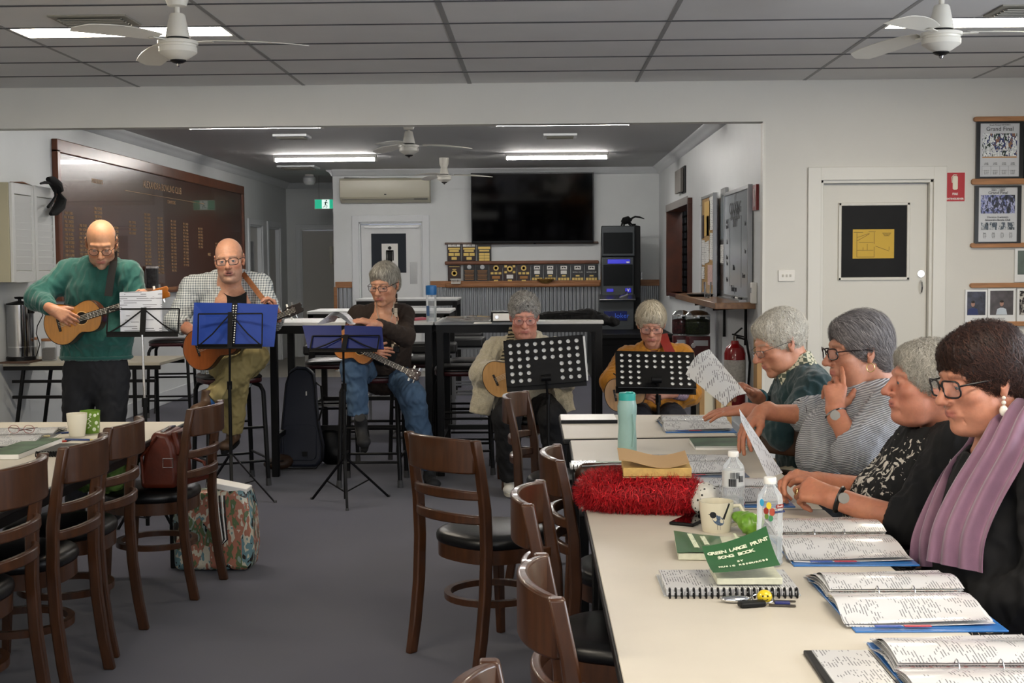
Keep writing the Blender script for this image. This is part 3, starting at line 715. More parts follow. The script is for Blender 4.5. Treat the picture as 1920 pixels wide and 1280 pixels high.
MB().tube([at(90,388),at(97,380),at(104,368),at(103,352)],[.012,.012,.01,.012],8).build('limb',m_cat,t)
# ---------------- back wall: air conditioner, television, plaques, machine ----------------
a=P(640,336,YB);c=P(808,380,YB)
t=thing('air_conditioner','white split-system air conditioner high on the back wall above the toilet door','air conditioner',((a.x+c.x)/2,YB,c.z))
W_,cx=c.x-a.x,(a.x+c.x)/2;H_=a.z-c.z
prof=[(0,0),(-.06,.0),(-.15,.035),(-.185,.075),(-.20,H_*.5),(-.195,H_-.03),(-.17,H_),(0,H_)]
MB().prism(prof,W_,T4((a.x,YB,c.z),Vector((0,1,0)),Vector((0,0,1)),Vector((1,0,0)))).build('casing',mat('aircon_plastic','bdb9a6',.3),t,bevel=.006)
MB().box((cx,YB-.155,c.z+.055),(W_*.95,.05,.006),rotm(.6)).build('louvre',mat('aircon_louvre','8d8b84',.4),t,smooth=0)
MB().box((a.x+W_*.9,YB-.17,c.z+.045),(W_*.15,.02,.012)).build('display',m_dark,t,smooth=0)
MB().box((cx+.01,YB-.2,c.z+.11),(.03,.004,.012)).build('badge',m_dark,t,smooth=0)
MB().tube([P(645,334,YB-.05),P(700,335,YB-.05),P(760,334,YB-.05),P(808,337,YB-.05)],.012,6).build('cable',m_steel,t)
a=P(883,325,YB-.12);c=P(1113,455,YB-.12);cx,cz=(a.x+c.x)/2,(a.z+c.z)/2
t=thing('television','very large black flat television on the back wall','television',(cx,YB,c.z))
tv=rotm(.10);MB().box((cx,YB-.14,cz),(c.x-a.x,.05,a.z-c.z),tv).build('casing',mat('tv_black','050506',.3),t,bevel=.005)
MB().box((cx,YB-.1665,cz+.008),(c.x-a.x-.03,.003,a.z-c.z-.05),tv).build('screen',mat('tv_screen','020203',.06),t,smooth=0)
MB().box((cx,YB-.055,cz),(.5,.09,.4)).build('bracket',m_blackmetal,t,smooth=0)
MB().ell((cx+.03,YB-.10,c.z+.0),(.02,.01,.012)).build('sensor',m_black,t)
def prail(px0,px1,py,label,th,dep,rnd_end=True,m=None):
 a=P(px0,py,YB-dep/2);c=P(px1,py,YB-dep/2)
 t=thing('plaque_shelf',label,'shelf',((a.x+c.x)/2,YB,a.z))
 MB().box(((a.x+c.x)/2,YB-dep/2,(a.z+c.z)/2),(c.x-a.x,dep,th)).build('board',m or m_wood,t,bevel=th*.35,bseg=3)
 return a.z,t
prail(834,1122,455.5,'thin grey timber rail just under the television',.03,.05,m=mat('grey_rail','6b5a50',.5))
zr1,_=prail(834,1123,492,'middle timber rail holding the upper row of award plaques',.05,.07,m=mat('rail_brown','7a513d',.5,noise=.2,nscale=5))
zr2,_=prail(835,1126,533.5,'lowest long timber shelf holding the row of award plaques',.07,.12)
mpw=mat('plaque_wood','2a120b',.35,noise=.2);mpd=mat('plaque_dark','0e0b0a',.3);mgold=mat('plaque_gold','c9ac62',.35,metal=.5);mcop=mat('plaque_bronze','9a6c3a',.4,metal=.4)
def plaque(px0,px1,py0,py1,label,kind,wood=mpw,grp='award plaques on the long shelf'):
 Y=YB-.03;a=P(px0,py0,Y);c=P(px1,py1,Y);W_=c.x-a.x-.01;H_=a.z-c.z;cx=(a.x+c.x)/2;cz=(a.z+c.z)/2
 t=thing('award_plaque',label,'plaque',(cx,Y,c.z),group=grp)
 MB().box((cx,Y,cz),(W_,.018,H_)).build('backing',wood,t,bevel=.003)
 f=Y-.011
 def pl(u,v,w_,h_,m,nm='plate',d=.003):return MB().box((cx+u*W_,f,cz+v*H_),(w_*W_,d,h_*H_)).build(nm,m,t,smooth=0)
 def disc(u,v,r,m,nm='medallion'):MB().cyl((cx+u*W_,f+.002,cz+v*H_),(cx+u*W_,f-.006,cz+v*H_),r*W_,n=20).build(nm,m,t)
 TT=lambda u,v:T4((cx+u*W_,f-.0025,cz+v*H_),*FRONT)
 if kind=='pyr':
  pl(0,.40,.9,.14,m_white);text('CLUB',.035,TT(0,.4),m_black,t)
  for v,w_ in((.22,.86),(.08,.7)):pl(0,v,w_,.11,mgold)
  for v,us in((-.12,(-.22,.22)),(-.35,(0,))):
   for u in us:pl(u,v,.38,.17,mgold)
 elif kind=='grid':
  pl(0,.26,.86,.14,mgold);pl(0,.1,.7,.1,mgold)
  for v in(-.1,-.26,-.42):
   for u in(-.19,.19):pl(u,v,.36,.14,mgold)
 elif kind=='crest':
  disc(0,.0,.22,mgold);disc(0,0,.13,mpw);pl(0,.38,.8,.03,mgold);pl(0,.22,.3,.04,mgold)
 elif kind=='list':
  disc(0,.36,.18,m_steel)
  for q in range(8):pl(0,.16-q*.075,.8-.05*(q%3),.025,mcop)
 elif kind=='cup':
  disc(0,.3,.21,mgold);disc(0,.3,.11,mpw)
  for u in(-.3,0,.3):pl(u,0,.22,.13,mgold)
  pl(0,-.24,.6,.16,mcop);pl(0,-.42,.32,.08,mgold)
 elif kind=='cup2':
  disc(0,.25,.22,mgold);disc(0,.25,.11,mpw)
  for u in(-.32,.32):
   for v in(.4,.06):pl(u,v,.2,.13,mgold)
  pl(0,-.2,.5,.22,m_white);pl(0,-.42,.32,.09,mgold)
 else:
  pl(0,.32,.5,.22,m_white)
  for s_ in(-1,1):MB().ell((cx+s_*.09*W_,f-.003,cz+.33*H_),(.09*W_,.002,.035*H_),8,4,rotm(0,s_*.5)).build('wing_emblem',m_black,t)
  pl(0,.06,.46,.2,m_white if kind!='wing2' else mpd)
  if kind=='wing2':text('BOWLS CLUB',.022,TT(0,.06),m_white,t)
  pl(0,-.15,.3,.08,mgold)
  for u in(-.33,-.11,.11,.33):pl(u,-.33,.18,.14,mgold)
g2='award plaques on the upper rail'
plaque(838,865,457,489,'gold-plated plaque with white heading, leftmost on the upper rail','pyr',grp=g2)
plaque(866,893,457,489,'gold-plated plaque with white heading, second on the upper rail','pyr',grp=g2)
plaque(894,922,457,489,'plaque with a grid of gold plates, rightmost on the upper rail','grid',mpd,grp=g2)
pk=[('crest','reddish plaque with single gold crest, behind the white basket'),('list','dark plaque with silver crest and bronze name lines, second on long shelf'),('list','dark plaque with silver crest and bronze name lines, third on long shelf'),('cup','plaque with gold medallion over three small plates, fourth on long shelf'),('cup2','plaque with gold medallion between four small plates and white label'),('cup','plaque with gold medallion just left of the winged-emblem plaques'),('wing','winged-emblem plaque, leftmost of the five, behind the wicker bowl'),('wing','winged-emblem plaque, second of the five on long shelf'),('wing','winged-emblem plaque in the middle of the five'),('wing2','winged-emblem plaque, second from the right end of long shelf'),('wing2','winged-emblem plaque at the right end, next to the gaming machine')]
xs=[839,868,892,917,943,969,995,1019,1044,1070,1096,1122]
for k,(kd,lb)in enumerate(pk):plaque(xs[k],(865 if k==0 else xs[k+1]),496,528,lb,kd,mpw if kd in('crest','cup','cup2')else mpd)
c=P(1023,531,YB-.09);t=thing('basket','small brown wicker bowl on the long plaque shelf','basket',c)
MB().lathe([(.05,0),(.08,.02),(.115,.06),(.12,.065),(.105,.062),(.07,.02),(0,.012)],c,24).build('bowl',mat('wicker','8a6a35',.7,noise=.4,nscale=40,bump=.5),t)
for q in range(3):MB().tube([c+Vector(((.06+.027*q)*math.cos(a),(.06+.027*q)*math.sin(a),.012+.02*q))for a in np.linspace(0,2*PI,24,endpoint=False)],.006,6,closed=True).build('wicker_ring',mat('wicker'),t)
c=P(855,532,YB-.12);t=thing('basket','small white plastic basket on the left end of the long shelf','basket',c)
MB().box(c+Vector((0,0,.01)),(.13,.09,.012)).build('base',m_white,t,smooth=0)
MB().tube([c+Vector((x,y,.065))for x,y in rrect(.15,.1,.02,3)],.006,6,closed=True).build('rim',m_white,t)
for q in range(8):
 for s_ in(-1,1):MB().bar(c+Vector((-.06+q*.017,s_*.045,.01)),c+Vector((-.065+q*.0186,s_*.05,.065)),.006,.003).build('slat',m_white,t,smooth=0)
Ym=17.3
def pm(px,py,d=0):return P(px,py,Ym+d)
a=pm(1126,424);c=pm(1200,620);x0,x1=a.x,pm(1190,500).x
t=thing('gaming_machine','grey upright gaming machine with two dark screens beside the television','machine',((x0+x1)/2,Ym+.3,0))
m_gm=mat('machine_grey','3c4144',.4);m_gs=mat('machine_side','0c0d0e',.5,spec=.3);m_scr=mat('machine_screen','0c0f10',.3,spec=.15)
zt=a.z;zm=pm(1126,482).z;zc=pm(1126,552).z;zk=pm(1126,562).z;zbm=pm(1126,625).z
side=[(0,zbm),(-.03,zk-.02),(.02,zk+.03),(.0,zm),(.0,zt),(.18,zt+.01),(.30,zt-.1),(.42,zm),(.46,zm-.2),(.46,zbm)]
ax3=(Vector((0,1,0)),Vector((0,0,1)),Vector((1,0,0)))
MB().prism([(y+.04,z)for y,z in side],x1-x0+.06,T4((x0+.02,Ym,0),*ax3)).build('cabinet',m_gs,t,bevel=.01)
for(pa,pb,pc,pd,nm)in((1128,424,1190,480,'upper_head'),(1128,482,1188,558,'lower_head')):
 A=pm(pa,pb);C=pm(pc,pd);MB().box(((A.x+C.x)/2,Ym+.04,(A.z+C.z)/2),(C.x-A.x,.12,A.z-C.z)).build(nm,m_gm,t,bevel=.012)
def panel(pa,pb,pc,pd,m,nm,dy=-.024):
 A=pm(pa,pb);C=pm(pc,pd);return MB().box(((A.x+C.x)/2,Ym+dy,(A.z+C.z)/2),(C.x-A.x,.01,A.z-C.z)).build(nm,m,t,bevel=.003)
panel(1131,436,1186,475,m_scr,'upper_screen');panel(1131,496,1186,535,m_scr,'lower_screen')
panel(1139,486,1181,494,mat('blue_display','14146a',.2,emit='2a2ad0',es=.5),'blue_display',-.026)
panel(1174,490,1180,493,m_white,'card_label',-.034)
panel(1137,541,1150,547,mat('blue_button_panel','1a1870',.2,emit='3430c0',es=.5),'button_panel',-.026);bp_=panel(1172,540,1183,548,mat('blue_button_panel'),'button_panel',-.026)
text('V',.05,T4(pm(1178,544,-.033),*FRONT),m_white,t,bold=.003)
A=pm(1123,552);C=pm(1190,563)
MB().prism([(-.16,zk-.01),(-.17,zk+.01),(.0,zc+.005),(.0,zk-.02)],C.x-A.x,T4((A.x,Ym,0),*ax3)).build('button_deck',m_steel,t,bevel=.006)
for q in range(6):MB().box((A.x+.08+q*.05,Ym-.10,zk+.026),(.035,.05,.012),rotm(.2)).build('button',m_gs,t,smooth=0)
MB().tube([Vector((A.x+.26,Ym-.12,zk+.03)),Vector((A.x+.36,Ym-.1,zk+.06)),Vector((A.x+.36,Ym-.06,zk+.10))],[.02,.03,.02],10).build('lever',m_chrome,t)
A=pm(1123,565);C=pm(1188,596)
MB().box(((A.x+C.x)/2,Ym+.0,(zk+zbm)/2),(C.x-A.x,.12,zk-zbm)).build('belly',m_gm,t,bevel=.01)
panel(1132,583,1175,600,mat('belly_glass','0a0c20',.15,emit='1a2c80',es=.12),'belly_panel',-.065)
text('Joker',.09,T4(pm(1166,592,-.072),*FRONT),mat('blue_letters','2d4a90',.4,emit='2c4aa0',es=.4),t)
panel(1124,609,1183,622,m_gm,'coin_tray',-.09)
MB().box((pm(1206,520).x,Ym+.3,pm(1206,517).z),(.02,.08,.10)).build('lock_plate',m_steel,t,smooth=0)
def pq(px,py):return P(px,py,Ym+.12)
t=thing('black_toy','black long-limbed toy crouching on top of the gaming machine','toy',pq(1177,424))
MB().tube([pq(1167,418),pq(1171,414),pq(1178,412),pq(1183,414)],[.03,.05,.05,.03],12).build('body',m_cat,t)
MB().tube([pq(1182,414),pq(1185,409),pq(1191,406),pq(1199,407),pq(1208,410)],[.015,.013,.012,.012,.005],8).build('tail',m_cat,t)
for pts in(((1167,417),(1165,424),(1166,434)),((1170,417),(1170,424),(1173,428)),((1180,416),(1185,421),(1192,421)),((1178,418),(1183,424),(1195,424))):MB().tube([pq(*p)for p in pts],.012,8).build('limb',m_cat,t)
a=P(1110,627,16.0);c=P(1262,627,16.0)
t=thing('low_cabinet','long low black cabinet below the gaming machine','cabinet',((a.x+c.x)/2,16.5,0))
MB().box(((a.x+c.x)/2,16.95,a.z-.025),(c.x-a.x,1.9,.05)).build('top',m_gs,t,bevel=.004)
MB().box(((a.x+c.x)/2,16.97,(a.z-.05)/2),(c.x-a.x-.04,1.84,a.z-.05)).build('carcass',mat('cabinet_black','08080a',.5,spec=.2),t,smooth=0)
for q in range(2):MB().box((a.x+(c.x-a.x)*(.26+.48*q),16.04,(a.z-.1)/2),((c.x-a.x)*.46,.02,a.z-.16)).build('door',mat('cabinet_black'),t,bevel=.003)
a=P(589,373,19.2);c=P(631,392,19.2)
t=thing('exit_sign','green illuminated running-man exit sign hanging in the hallway','sign',((a.x+c.x)/2,19.2,c.z))
MB().box(((a.x+c.x)/2,19.23,(a.z+c.z)/2),(c.x-a.x,.05,a.z-c.z)).build('housing',m_white,t,bevel=.004)
MB().box(((a.x+c.x)/2,19.203,(a.z+c.z)/2),(c.x-a.x-.02,.004,a.z-c.z-.02)).build('green_panel',mat('exit_green','1f9a76',.4,emit='22b890',es=.55),t,smooth=0)
MB().box(((a.x+c.x)/2+.005,19.2,(a.z+c.z)/2),(.11,.004,a.z-c.z-.02)).build('white_panel',mat('exit_white','f2fff8',.4,emit='e8fff8',es=.6),t,smooth=0)
cx,cz=(a.x+c.x)/2+.005,(a.z+c.z)/2
mg=mat('exit_dark_green','0f6a50',.5);r=MB();f=19.196
r.cyl((cx+.012,f,cz+.05),(cx+.012,f-.002,cz+.05),.011,n=10);r.bar((cx+.006,f,cz+.035),(cx-.006,f,cz-.005),.018,.002,Vector((0,1,0)))
for A_,B_ in(((-.006,-.005),(.022,-.022)),((.022,-.022),(.014,-.055)),((-.006,-.005),(-.012,-.035)),((-.012,-.035),(-.04,-.045)),((.006,.03),(-.026,.018)),((.006,.03),(.035,.01))):r.bar((cx+A_[0],f,cz+A_[1]),(cx+B_[0],f,cz+B_[1]),.009,.002,Vector((0,1,0)))
r.build('running_man',mg,t,smooth=0)
for s_ in(-1,1):MB().cyl((cx+s_*.1,19.23,a.z),(cx+s_*.1,19.23,HC),.004,n=6).build('hanger',m_steel,t)
# ---------------- right wall of back room ----------------
def RW(px,py,off=.0):return PX(px,py,XR-off)
RT=lambda v:T4(v,Vector((0,-1,0)),Vector((0,0,1)),Vector((-1,0,0)))
m_hw=mat('hatch_timber','4b2413',.4,noise=.25,nscale=7)
t=thing('serving_hatch','dark timber framed serving hatch with rack of key tags inside','hatch',(XR,(yh0+yh1)/2,zb))
mb=MB()
for yy in(yh0-.02,yh1+.02):mb.box((XR+.05,yy,(zb+(PX(1297,382,XR).z))/2),(.20,.05,PX(1297,382,XR).z-zb+.1))
ztp=PX(1297,382,XR).z
mb.box((XR+.05,(yh0+yh1)/2,ztp+.03),(.20,yh1-yh0+.1,.07));mb.box((XR+.05,(yh0+yh1)/2,zb-.02),(.2,yh1-yh0,.04));mb.build('frame',m_hw,t,bevel=.005)
MB().box((XR-.052,(yh0+yh1)/2,ztp+.04),(.008,yh1-yh0+.08,.085)).build('pelmet',mat('pelmet_grey','8d8884',.5),t,smooth=0)
kb=MB().box((XR+.30,(yh0+yh1)/2+.8,(zb+ztp)/2),(.04,yh1-yh0+1.5,ztp-zb+.5)).build('key_board',mat('key_board_black','0b0b0c',.5),t,smooth=0)
dark=MB().box((XR+.2,yh1+1.75,(zb+ztp)/2),(.4,.04,1.6));dark.build('rear_panel',m_hw,t,smooth=0)
MB().box((XR+.3,(yh0+yh1)/2+1.2,ztp+.25),(.42,yh1-yh0+2.6,.03)).build('soffit',m_hw,t,smooth=0)
MB().box((XR+.3,(yh0+yh1)/2+1.2,zb-.25),(.42,yh1-yh0+2.6,.03)).build('inner_counter',m_hw,t,smooth=0)
lp=bpy.data.lights.new('hatch_fill','POINT');lp.energy=9;lp.shadow_soft_size=.08;lo_=bpy.data.objects.new('hatch_fill',lp);COL.objects.link(lo_);lo_.location=(XR+.16,15.6,ztp+.12)  # added fill to brighten the dark key tags, no real fitting here
mtag=mat('tag_white','a9adb2',.4);me0=None
xk=XR+.277
for r_ in range(12):
 zz=ztp+.12-.1*r_+.0
 for c_ in range(14):
  yy=yh0+.30+c_*.29
  if me0 is None:
   me0=MB().box((xk,yy,zz),(.004,.15,.07)).build('key_tag',mtag,t,smooth=0);base_loc=Vector((0,0,0));y00,z00=yy,zz
  else:
   o=me0.copy();o.location=(0,yy-y00,zz-z00);COL.objects.link(o)
pts=[RW(1262,331,.12),RW(1281,322,.12),RW(1285,347,.12),RW(1268,357,.12)]
t=thing('calendar','small grey hanging calendar above the serving hatch','calendar',pts[2])
MB().box(RW(1273,340,.04),(.03,.62,.26),rotm(0,0,.0)).build('pages',mat('calendar_page','8a8680',.6),t,smooth=0)
MB().box(RW(1282,338,.0)+Vector((-.01,-.1,0)),(.02,.3,.3)).build('back_board',m_dark,t,smooth=0)
MB().cyl(RW(1277,325,.02),RW(1277,314,.02),.004,n=6).build('hook',m_steel,t)
ya,yb=PX(1357,450,XR).y,PX(1334,450,XR).y;za,zb2=RW(1340,370).z,RW(1340,550).z
t=thing('pin_board','narrow cork pin board covered with papers between door and whiteboard','notice board',(XR,(ya+yb)/2,zb2))
MB().box((XR-.075,(ya+yb)/2,(za+zb2)/2),(.03,yb-ya,za-zb2)).build('cork',mat('cork','9a7b4d',.85,noise=.3,nscale=60),t,smooth=0)
mb=MB();zz=(za+zb2)/2
for yy in(ya,yb):mb.box((XR-.08,yy,zz),(.035,.025,za-zb2+.03))
for z_ in(za,zb2):mb.box((XR-.08,(ya+yb)/2,z_),(.035,yb-ya,.025))
mb.build('frame',m_steel,t,smooth=0)
def sheet(name,u0,u1,v0,v1,m,rt=0,X_=XR-.094,yy0=ya,yy1=yb,z0_=zb2,z1_=za,tt=None):
 yc=yy0+(yy1-yy0)*(1-(u0+u1)/2);zc_=z1_+(z0_-z1_)*(v0+v1)/2
 return MB().box((X_,yc,zc_),(.003,abs(u1-u0)*(yy1-yy0),abs(v1-v0)*(z1_-z0_)),rotm(rt)).build(name,m,tt or t,smooth=0)
def print_mat(name,base='dcdcd8',ink='3a3a40',scale=90,dens=.55,axis=1,cells=None):
 """paper with rows of printed words; object coordinates, axis = direction across the rows"""
 if name in _M:return _M[name]
 m=mat(name,base,.35);nt,b=nodes(m)
 tc=new(nt,'ShaderNodeTexCoord');sp=new(nt,'ShaderNodeSeparateXYZ');nt.links.new(tc.outputs['Object'],sp.inputs[0])
 a_=sp.outputs[axis];o_=sp.outputs[{0:1,1:0,2:1}[axis]]
 def mth(op,x,y=None):
  n=new(nt,'ShaderNodeMath',operation=op)
  for i,v in enumerate((x,y)):
   if v is None:continue
   if isinstance(v,(int,float)):n.inputs[i].default_value=v
   else:nt.links.new(v,n.inputs[i])
  return n.outputs[0]
 rowf=mth('MULTIPLY',a_,scale);row=mth('FLOOR',rowf);fr=mth('FRACT',rowf)
 line=mth('LESS_THAN',fr,.34)
 cb=new(nt,'ShaderNodeCombineXYZ');nt.links.new(mth('MULTIPLY',o_,scale*.55),cb.inputs[0]);nt.links.new(mth('MULTIPLY',row,7.3),cb.inputs[1])
 wn=new(nt,'ShaderNodeTexNoise',i_Scale=.6,i_Detail=1.0);nt.links.new(cb.outputs[0],wn.inputs['Vector'])
 wd=mth('GREATER_THAN',wn.outputs['Fac'],1-dens);st=new(nt,'ShaderNodeTexNoise',i_Scale=24.0,i_Detail=0.0);nt.links.new(tc.outputs['Object'],st.inputs['Vector']);wd=mth('MULTIPLY',wd,mth('GREATER_THAN',st.outputs['Fac'],.47))
 f=mth('MULTIPLY',mth('MULTIPLY',line,wd),.8)
 mx=new(nt,'ShaderNodeMix',data_type='RGBA');nt.links.new(f,mx.inputs['Factor'])
 mx.inputs['A'].default_value=(*srgb(base),1);mx.inputs['B'].default_value=(*srgb(ink),1);nt.links.new(mx.outputs['Result'],b.inputs['Base Color'])
 return m
m_pz=print_mat('printed_notice',scale=60,axis=2);m_yel=mat('yellow_paper','b89545',.6)
sheet('paper',.25,.75,.05,.40,m_yel);sheet('paper',.68,.98,.0,.35,m_pz);sheet('paper',.72,.98,.38,.65,m_pz,.05)
sheet('paper',.0,.28,.44,.70,m_pz,.05);sheet('paper',.3,.65,.46,.68,m_pz,-.06);sheet('paper',.55,.95,.70,.9,mat('pink_paper','b79a94',.6,noise=.3,nscale=60));sheet('paper',.0,.25,.72,.85,m_pz)
sheet('photo',.0,.2,.18,.42,mat('dark_photo','3a2c26',.3,noise=.8,nscale=40));sheet('photo',.45,.66,.2,.4,mat('dark_photo'))
yc0,yc1=PX(1366,450,XR).y,PX(1357,450,XR).y
t2=thing('notice_strip','narrow notice frame between the cork board and the whiteboard','notice board',(XR,(yc0+yc1)/2,zb2))
MB().box((XR-.015,(yc0+yc1)/2,(za+zb2)/2+.02),(.03,yc1-yc0-.02,za-zb2+.05)).build('frame',m_steel,t2,bevel=.004)
for v0,v1,m in((.02,.45,mat('pale_glass','7d868b',.2)),(.5,.68,m_pz),(.70,.95,mat('dark_photo'))):sheet('paper',.1,.9,v0,v1,m,0,XR-.032,yc0,yc1,zb2,za,t2)
ya,yb=PX(1412,450,XR).y,PX(1366,450,XR).y;za,zb2=RW(1412,348).z,RW(1412,562).z
za2=RW(1366,366).z;za=(za+za2)/2
t=thing('whiteboard','tall whiteboard with cooking roster lettering on the right wall','whiteboard',(XR,(ya+yb)/2,zb2))
MB().box((XR-.02,(ya+yb)/2,(za+zb2)/2),(.02,yb-ya,za-zb2)).build('board',mat('whiteboard_surface','aab0b5',.18),t,smooth=0)
mb=MB()
for yy in(ya,yb):mb.box((XR-.025,yy,(za+zb2)/2),(.035,.03,za-zb2+.03))
for z_ in(za,zb2):mb.box((XR-.025,(ya+yb)/2,z_),(.035,yb-ya,.03))
mb.build('frame',m_steel,t,smooth=0)
MB().box((XR-.06,(ya+yb)/2,zb2-.01),(.08,yb-ya-.1,.012)).build('pen_tray',m_steel,t,smooth=0)
WT=lambda u,v:RT(Vector((XR-.0315,yb+(ya-yb)*u,za+(zb2-za)*v)))
mink=mat('marker_ink','26282e',.5)
text('M',.16,WT(.45,.07),mat('faint_ink','6c6f74',.5),t)
for s_,u,v,z_ in(('COOKING',.45,.16,.13),('ROSTER',.45,.22,.13),('DUTY',.45,.30,.09),('Sat 12',.1,.27,.05),('Sun 13',.1,.32,.05),('Ada',.86,.32,.05),('Fri',.1,.47,.05),('Mon',.1,.62,.05),('Tue',.1,.68,.05),('Main',.4,.72,.06),('Bar',.86,.57,.05),('Sweets',.8,.79,.05),('Wed',.1,.84,.05),('Thank you',.4,.92,.07)):text(s_,z_*1.05,WT(u,v),mink,t,bold=.001)
for u0,v0,u1,v1 in((.22,.24,.7,.245),(.22,.24,.225,.9),(.7,.24,.705,.9)):
 MB().box((XR-.0312,yb+(ya-yb)*(u0+u1)/2,za+(zb2-za)*(v0+v1)/2),(.0012,abs(u1-u0)*(yb-ya),abs(v1-v0)*(za-zb2))).build('drawn_line',mink,t,smooth=0)
for q in range(3):MB().cyl((XR-.07,ya+.12+q*.18,zb2+.006),(XR-.07,ya+.24+q*.18,zb2+.006),.009,n=8).build('marker',m_black if q!=1 else m_white,t)
t=thing('red_sign','narrow red sign on the wall edge right of the whiteboard','sign',RW(1419,370))
A=RW(1423,345);C=RW(1416,395)
MB().box((XR-.01,(A.y+C.y)/2,(A.z+C.z)/2),(.02,abs(C.y-A.y),A.z-C.z)).build('plate',mat('dull_red','7a1f1c',.4),t,smooth=0)
MB().box((XR-.022,(A.y+C.y)/2,(A.z+C.z)/2),(.003,.03,(A.z-C.z)*.7)).build('white_strip',m_white,t,smooth=0)
A=RW(1418,549);t=thing('wall_socket','white socket on wall edge at the right end of the ledge','socket',A)
MB().box(A+Vector((-.02,0,0)),(.04,.09,.16)).build('plate',m_white,t,bevel=.006)
MB().box(A+Vector((-.042,0,.02)),(.006,.03,.04)).build('switch',m_steel,t,smooth=0)
zl=1.178;yl0,yl1=10.05,12.95
t=thing('wall_counter','timber ledge counter below the whiteboard and pin board','counter',(XR-.15,11.5,zl))
MB().prism([(XR,yl0),(XR,yl1+.4),(XR-.1,yl1+.4),(XR-.31,yl1),(XR-.31,yl0)],.05,Matrix.Translation((0,0,zl-.05))).build('board',mat('ledge_timber','8a6442',.3,noise=.25,nscale=4,stretch=(8,1,8),coat=.3),t,bevel=.004)
for yy in(10.4,11.6):MB().tube([(XR-.02,yy,zl-.35),(XR-.02,yy,zl-.05),(XR-.28,yy,zl-.06)],.015,6).build('bracket',m_gs,t)
c=Vector((XR-.2,11.35,zl));t=thing('drinking_glass','empty drinking glass on the timber ledge counter','glass',c)
m_glass=mat('clear_glass','ffffff',.02,trans=1,ior=1.45,spec=.5)
MB().lathe([(.0,.0),(.028,.0),(.036,.14),(.033,.14),(.026,.01),(0,.008)],c,20).build('tumbler',m_glass,t)
c=Vector((XR-.17,11.9,zl));t=thing('tray','dark plate lying on the timber ledge counter','tray',c)
MB().lathe([(0,0),(.12,0),(.15,.02),(.145,.022),(.11,.006),(0,.006)],c,28).build('plate',m_gs,t)
c=Vector((1.42,12.0,0));zc0=1.5-(660-489)/FPX*12
m_red=mat('dark_red_enamel','4a0d12',.3);m_candy=mat('mixed_candy','2e3318',.5,noise=.9,nscale=60)
t=thing('candy_machine','triple-headed red candy vending machine with clear globes beneath the ledge','vending machine',c)
zg=1.5-(625-489)/FPX*12
MB().lathe([(.0,0),(.2,0),(.2,.02),(.05,.05),(.03,.08),(.03,.6),(.09,.62),(.09,.65)],c,24).build('stand',m_blackmetal,t)
for(dx_,dy_,rr)in((.03,-.02,.115),(-.11,.06,.085)):
 o=c+Vector((dx_,dy_,0))
 hb=MB().prism(rrect(rr*1.9,rr*1.5,.03,4,o.x,o.y),zg-.02-.64,Matrix.Translation((0,0,.64))).build('base',m_red,t,bevel=.005)
 MB().box(o+Vector((.02,-rr*.76,zg-.08)),(.13,.004,.05)).build('label_plate',m_steel,hb,smooth=0)
 MB().cyl(o+Vector((-.05,-rr*.72,zg-.1)),o+Vector((-.05,-rr*.72-.03,zg-.1)),.022,n=14).build('coin_knob',m_chrome,hb)
 MB().lathe([(rr*.9,0),(rr,.02),(rr,.16),(rr*.9,.19)],o+Vector((0,0,zg-.01)),28).build('globe',mat('globe_glass','e8f0f0',.05,trans=1,ior=1.3),t)
 MB().lathe([(0,0.012),(rr*.85,.012),(rr*.93,.03),(rr*.93,.12),(rr*.6,.14),(0,.15)],o+Vector((0,0,zg-.01)),24).build('candy',m_candy if dx_>0 else mat('red_candy','4a1a1c',.5,noise=.8,nscale=60),t,kind='stuff')
 MB().lathe([(rr*1.02,.17),(rr*1.02,.185),(rr*.75,.21),(rr*.3,.225),(0,.226)],o+Vector((0,0,zg-.01)),28).build('lid',m_chrome,t)
c=Vector((XR-.12,10.3,0));zt_e=1.5-(655-489)/FPX*10.3
t=thing('fire_extinguisher','red fire extinguisher hanging under the ledge counter','fire extinguisher',(c.x,c.y,zt_e-.5))
m_rede=mat('extinguisher_red','8c1216',.25,coat=.5)
MB().lathe([(0,-.5),(.08,-.49),(.085,-.47),(.085,-.03),(.07,.015),(.035,.045),(.028,.07)],(c.x,c.y,zt_e),28).build('cylinder',m_rede,t)
MB().lathe([(.0862,-.26),(.0862,-.08)],(c.x,c.y,zt_e),28).build('label_band',mat('label_band','b9b5ad',.5,noise=.2,nscale=60),t)
MB().cyl((c.x,c.y,zt_e+.07),(c.x,c.y,zt_e+.11),.02,n=12).build('valve',m_chrome,t)
MB().bar((c.x-.02,c.y,zt_e+.12),(c.x+.07,c.y-.05,zt_e+.10),.02,.01).bar((c.x-.0,c.y,zt_e+.12),(c.x+.05,c.y-.03,zt_e+.17),.02,.01).build('handle',m_black,t,smooth=0)
MB().tube([(c.x,c.y,zt_e+.1),(c.x+.08,c.y-.06,zt_e+.08),(c.x+.11,c.y-.05,zt_e-.1),(c.x+.1,c.y-.04,zt_e-.3)],.01,8).build('hose',m_black,t)
struct(bx((OX-.03,YW+.06,.5),(.035,.16,.95)),'trim_18',mat('pale_pine','a88352',.5,noise=.15,nscale=8),bevel=.003)
a=P(1312,700,8.9);c=P(1362,790,8.9)
t=thing('pine_box','pale pine and white box on the floor behind the hand-held song sheets','box',((a.x+c.x)/2,8.9,0))
MB().box(((a.x+c.x)/2,8.95,a.z/2),(c.x-a.x,.3,a.z)).build('panel',mat('ivory_panel','c9c2a8',.5),t,smooth=0)
for xx in(a.x,(a.x+c.x)/2+.02,c.x):MB().box((xx,8.79,a.z/2),(.035,.03,a.z)).build('slat',mat('pale_pine'),t,bevel=.003)
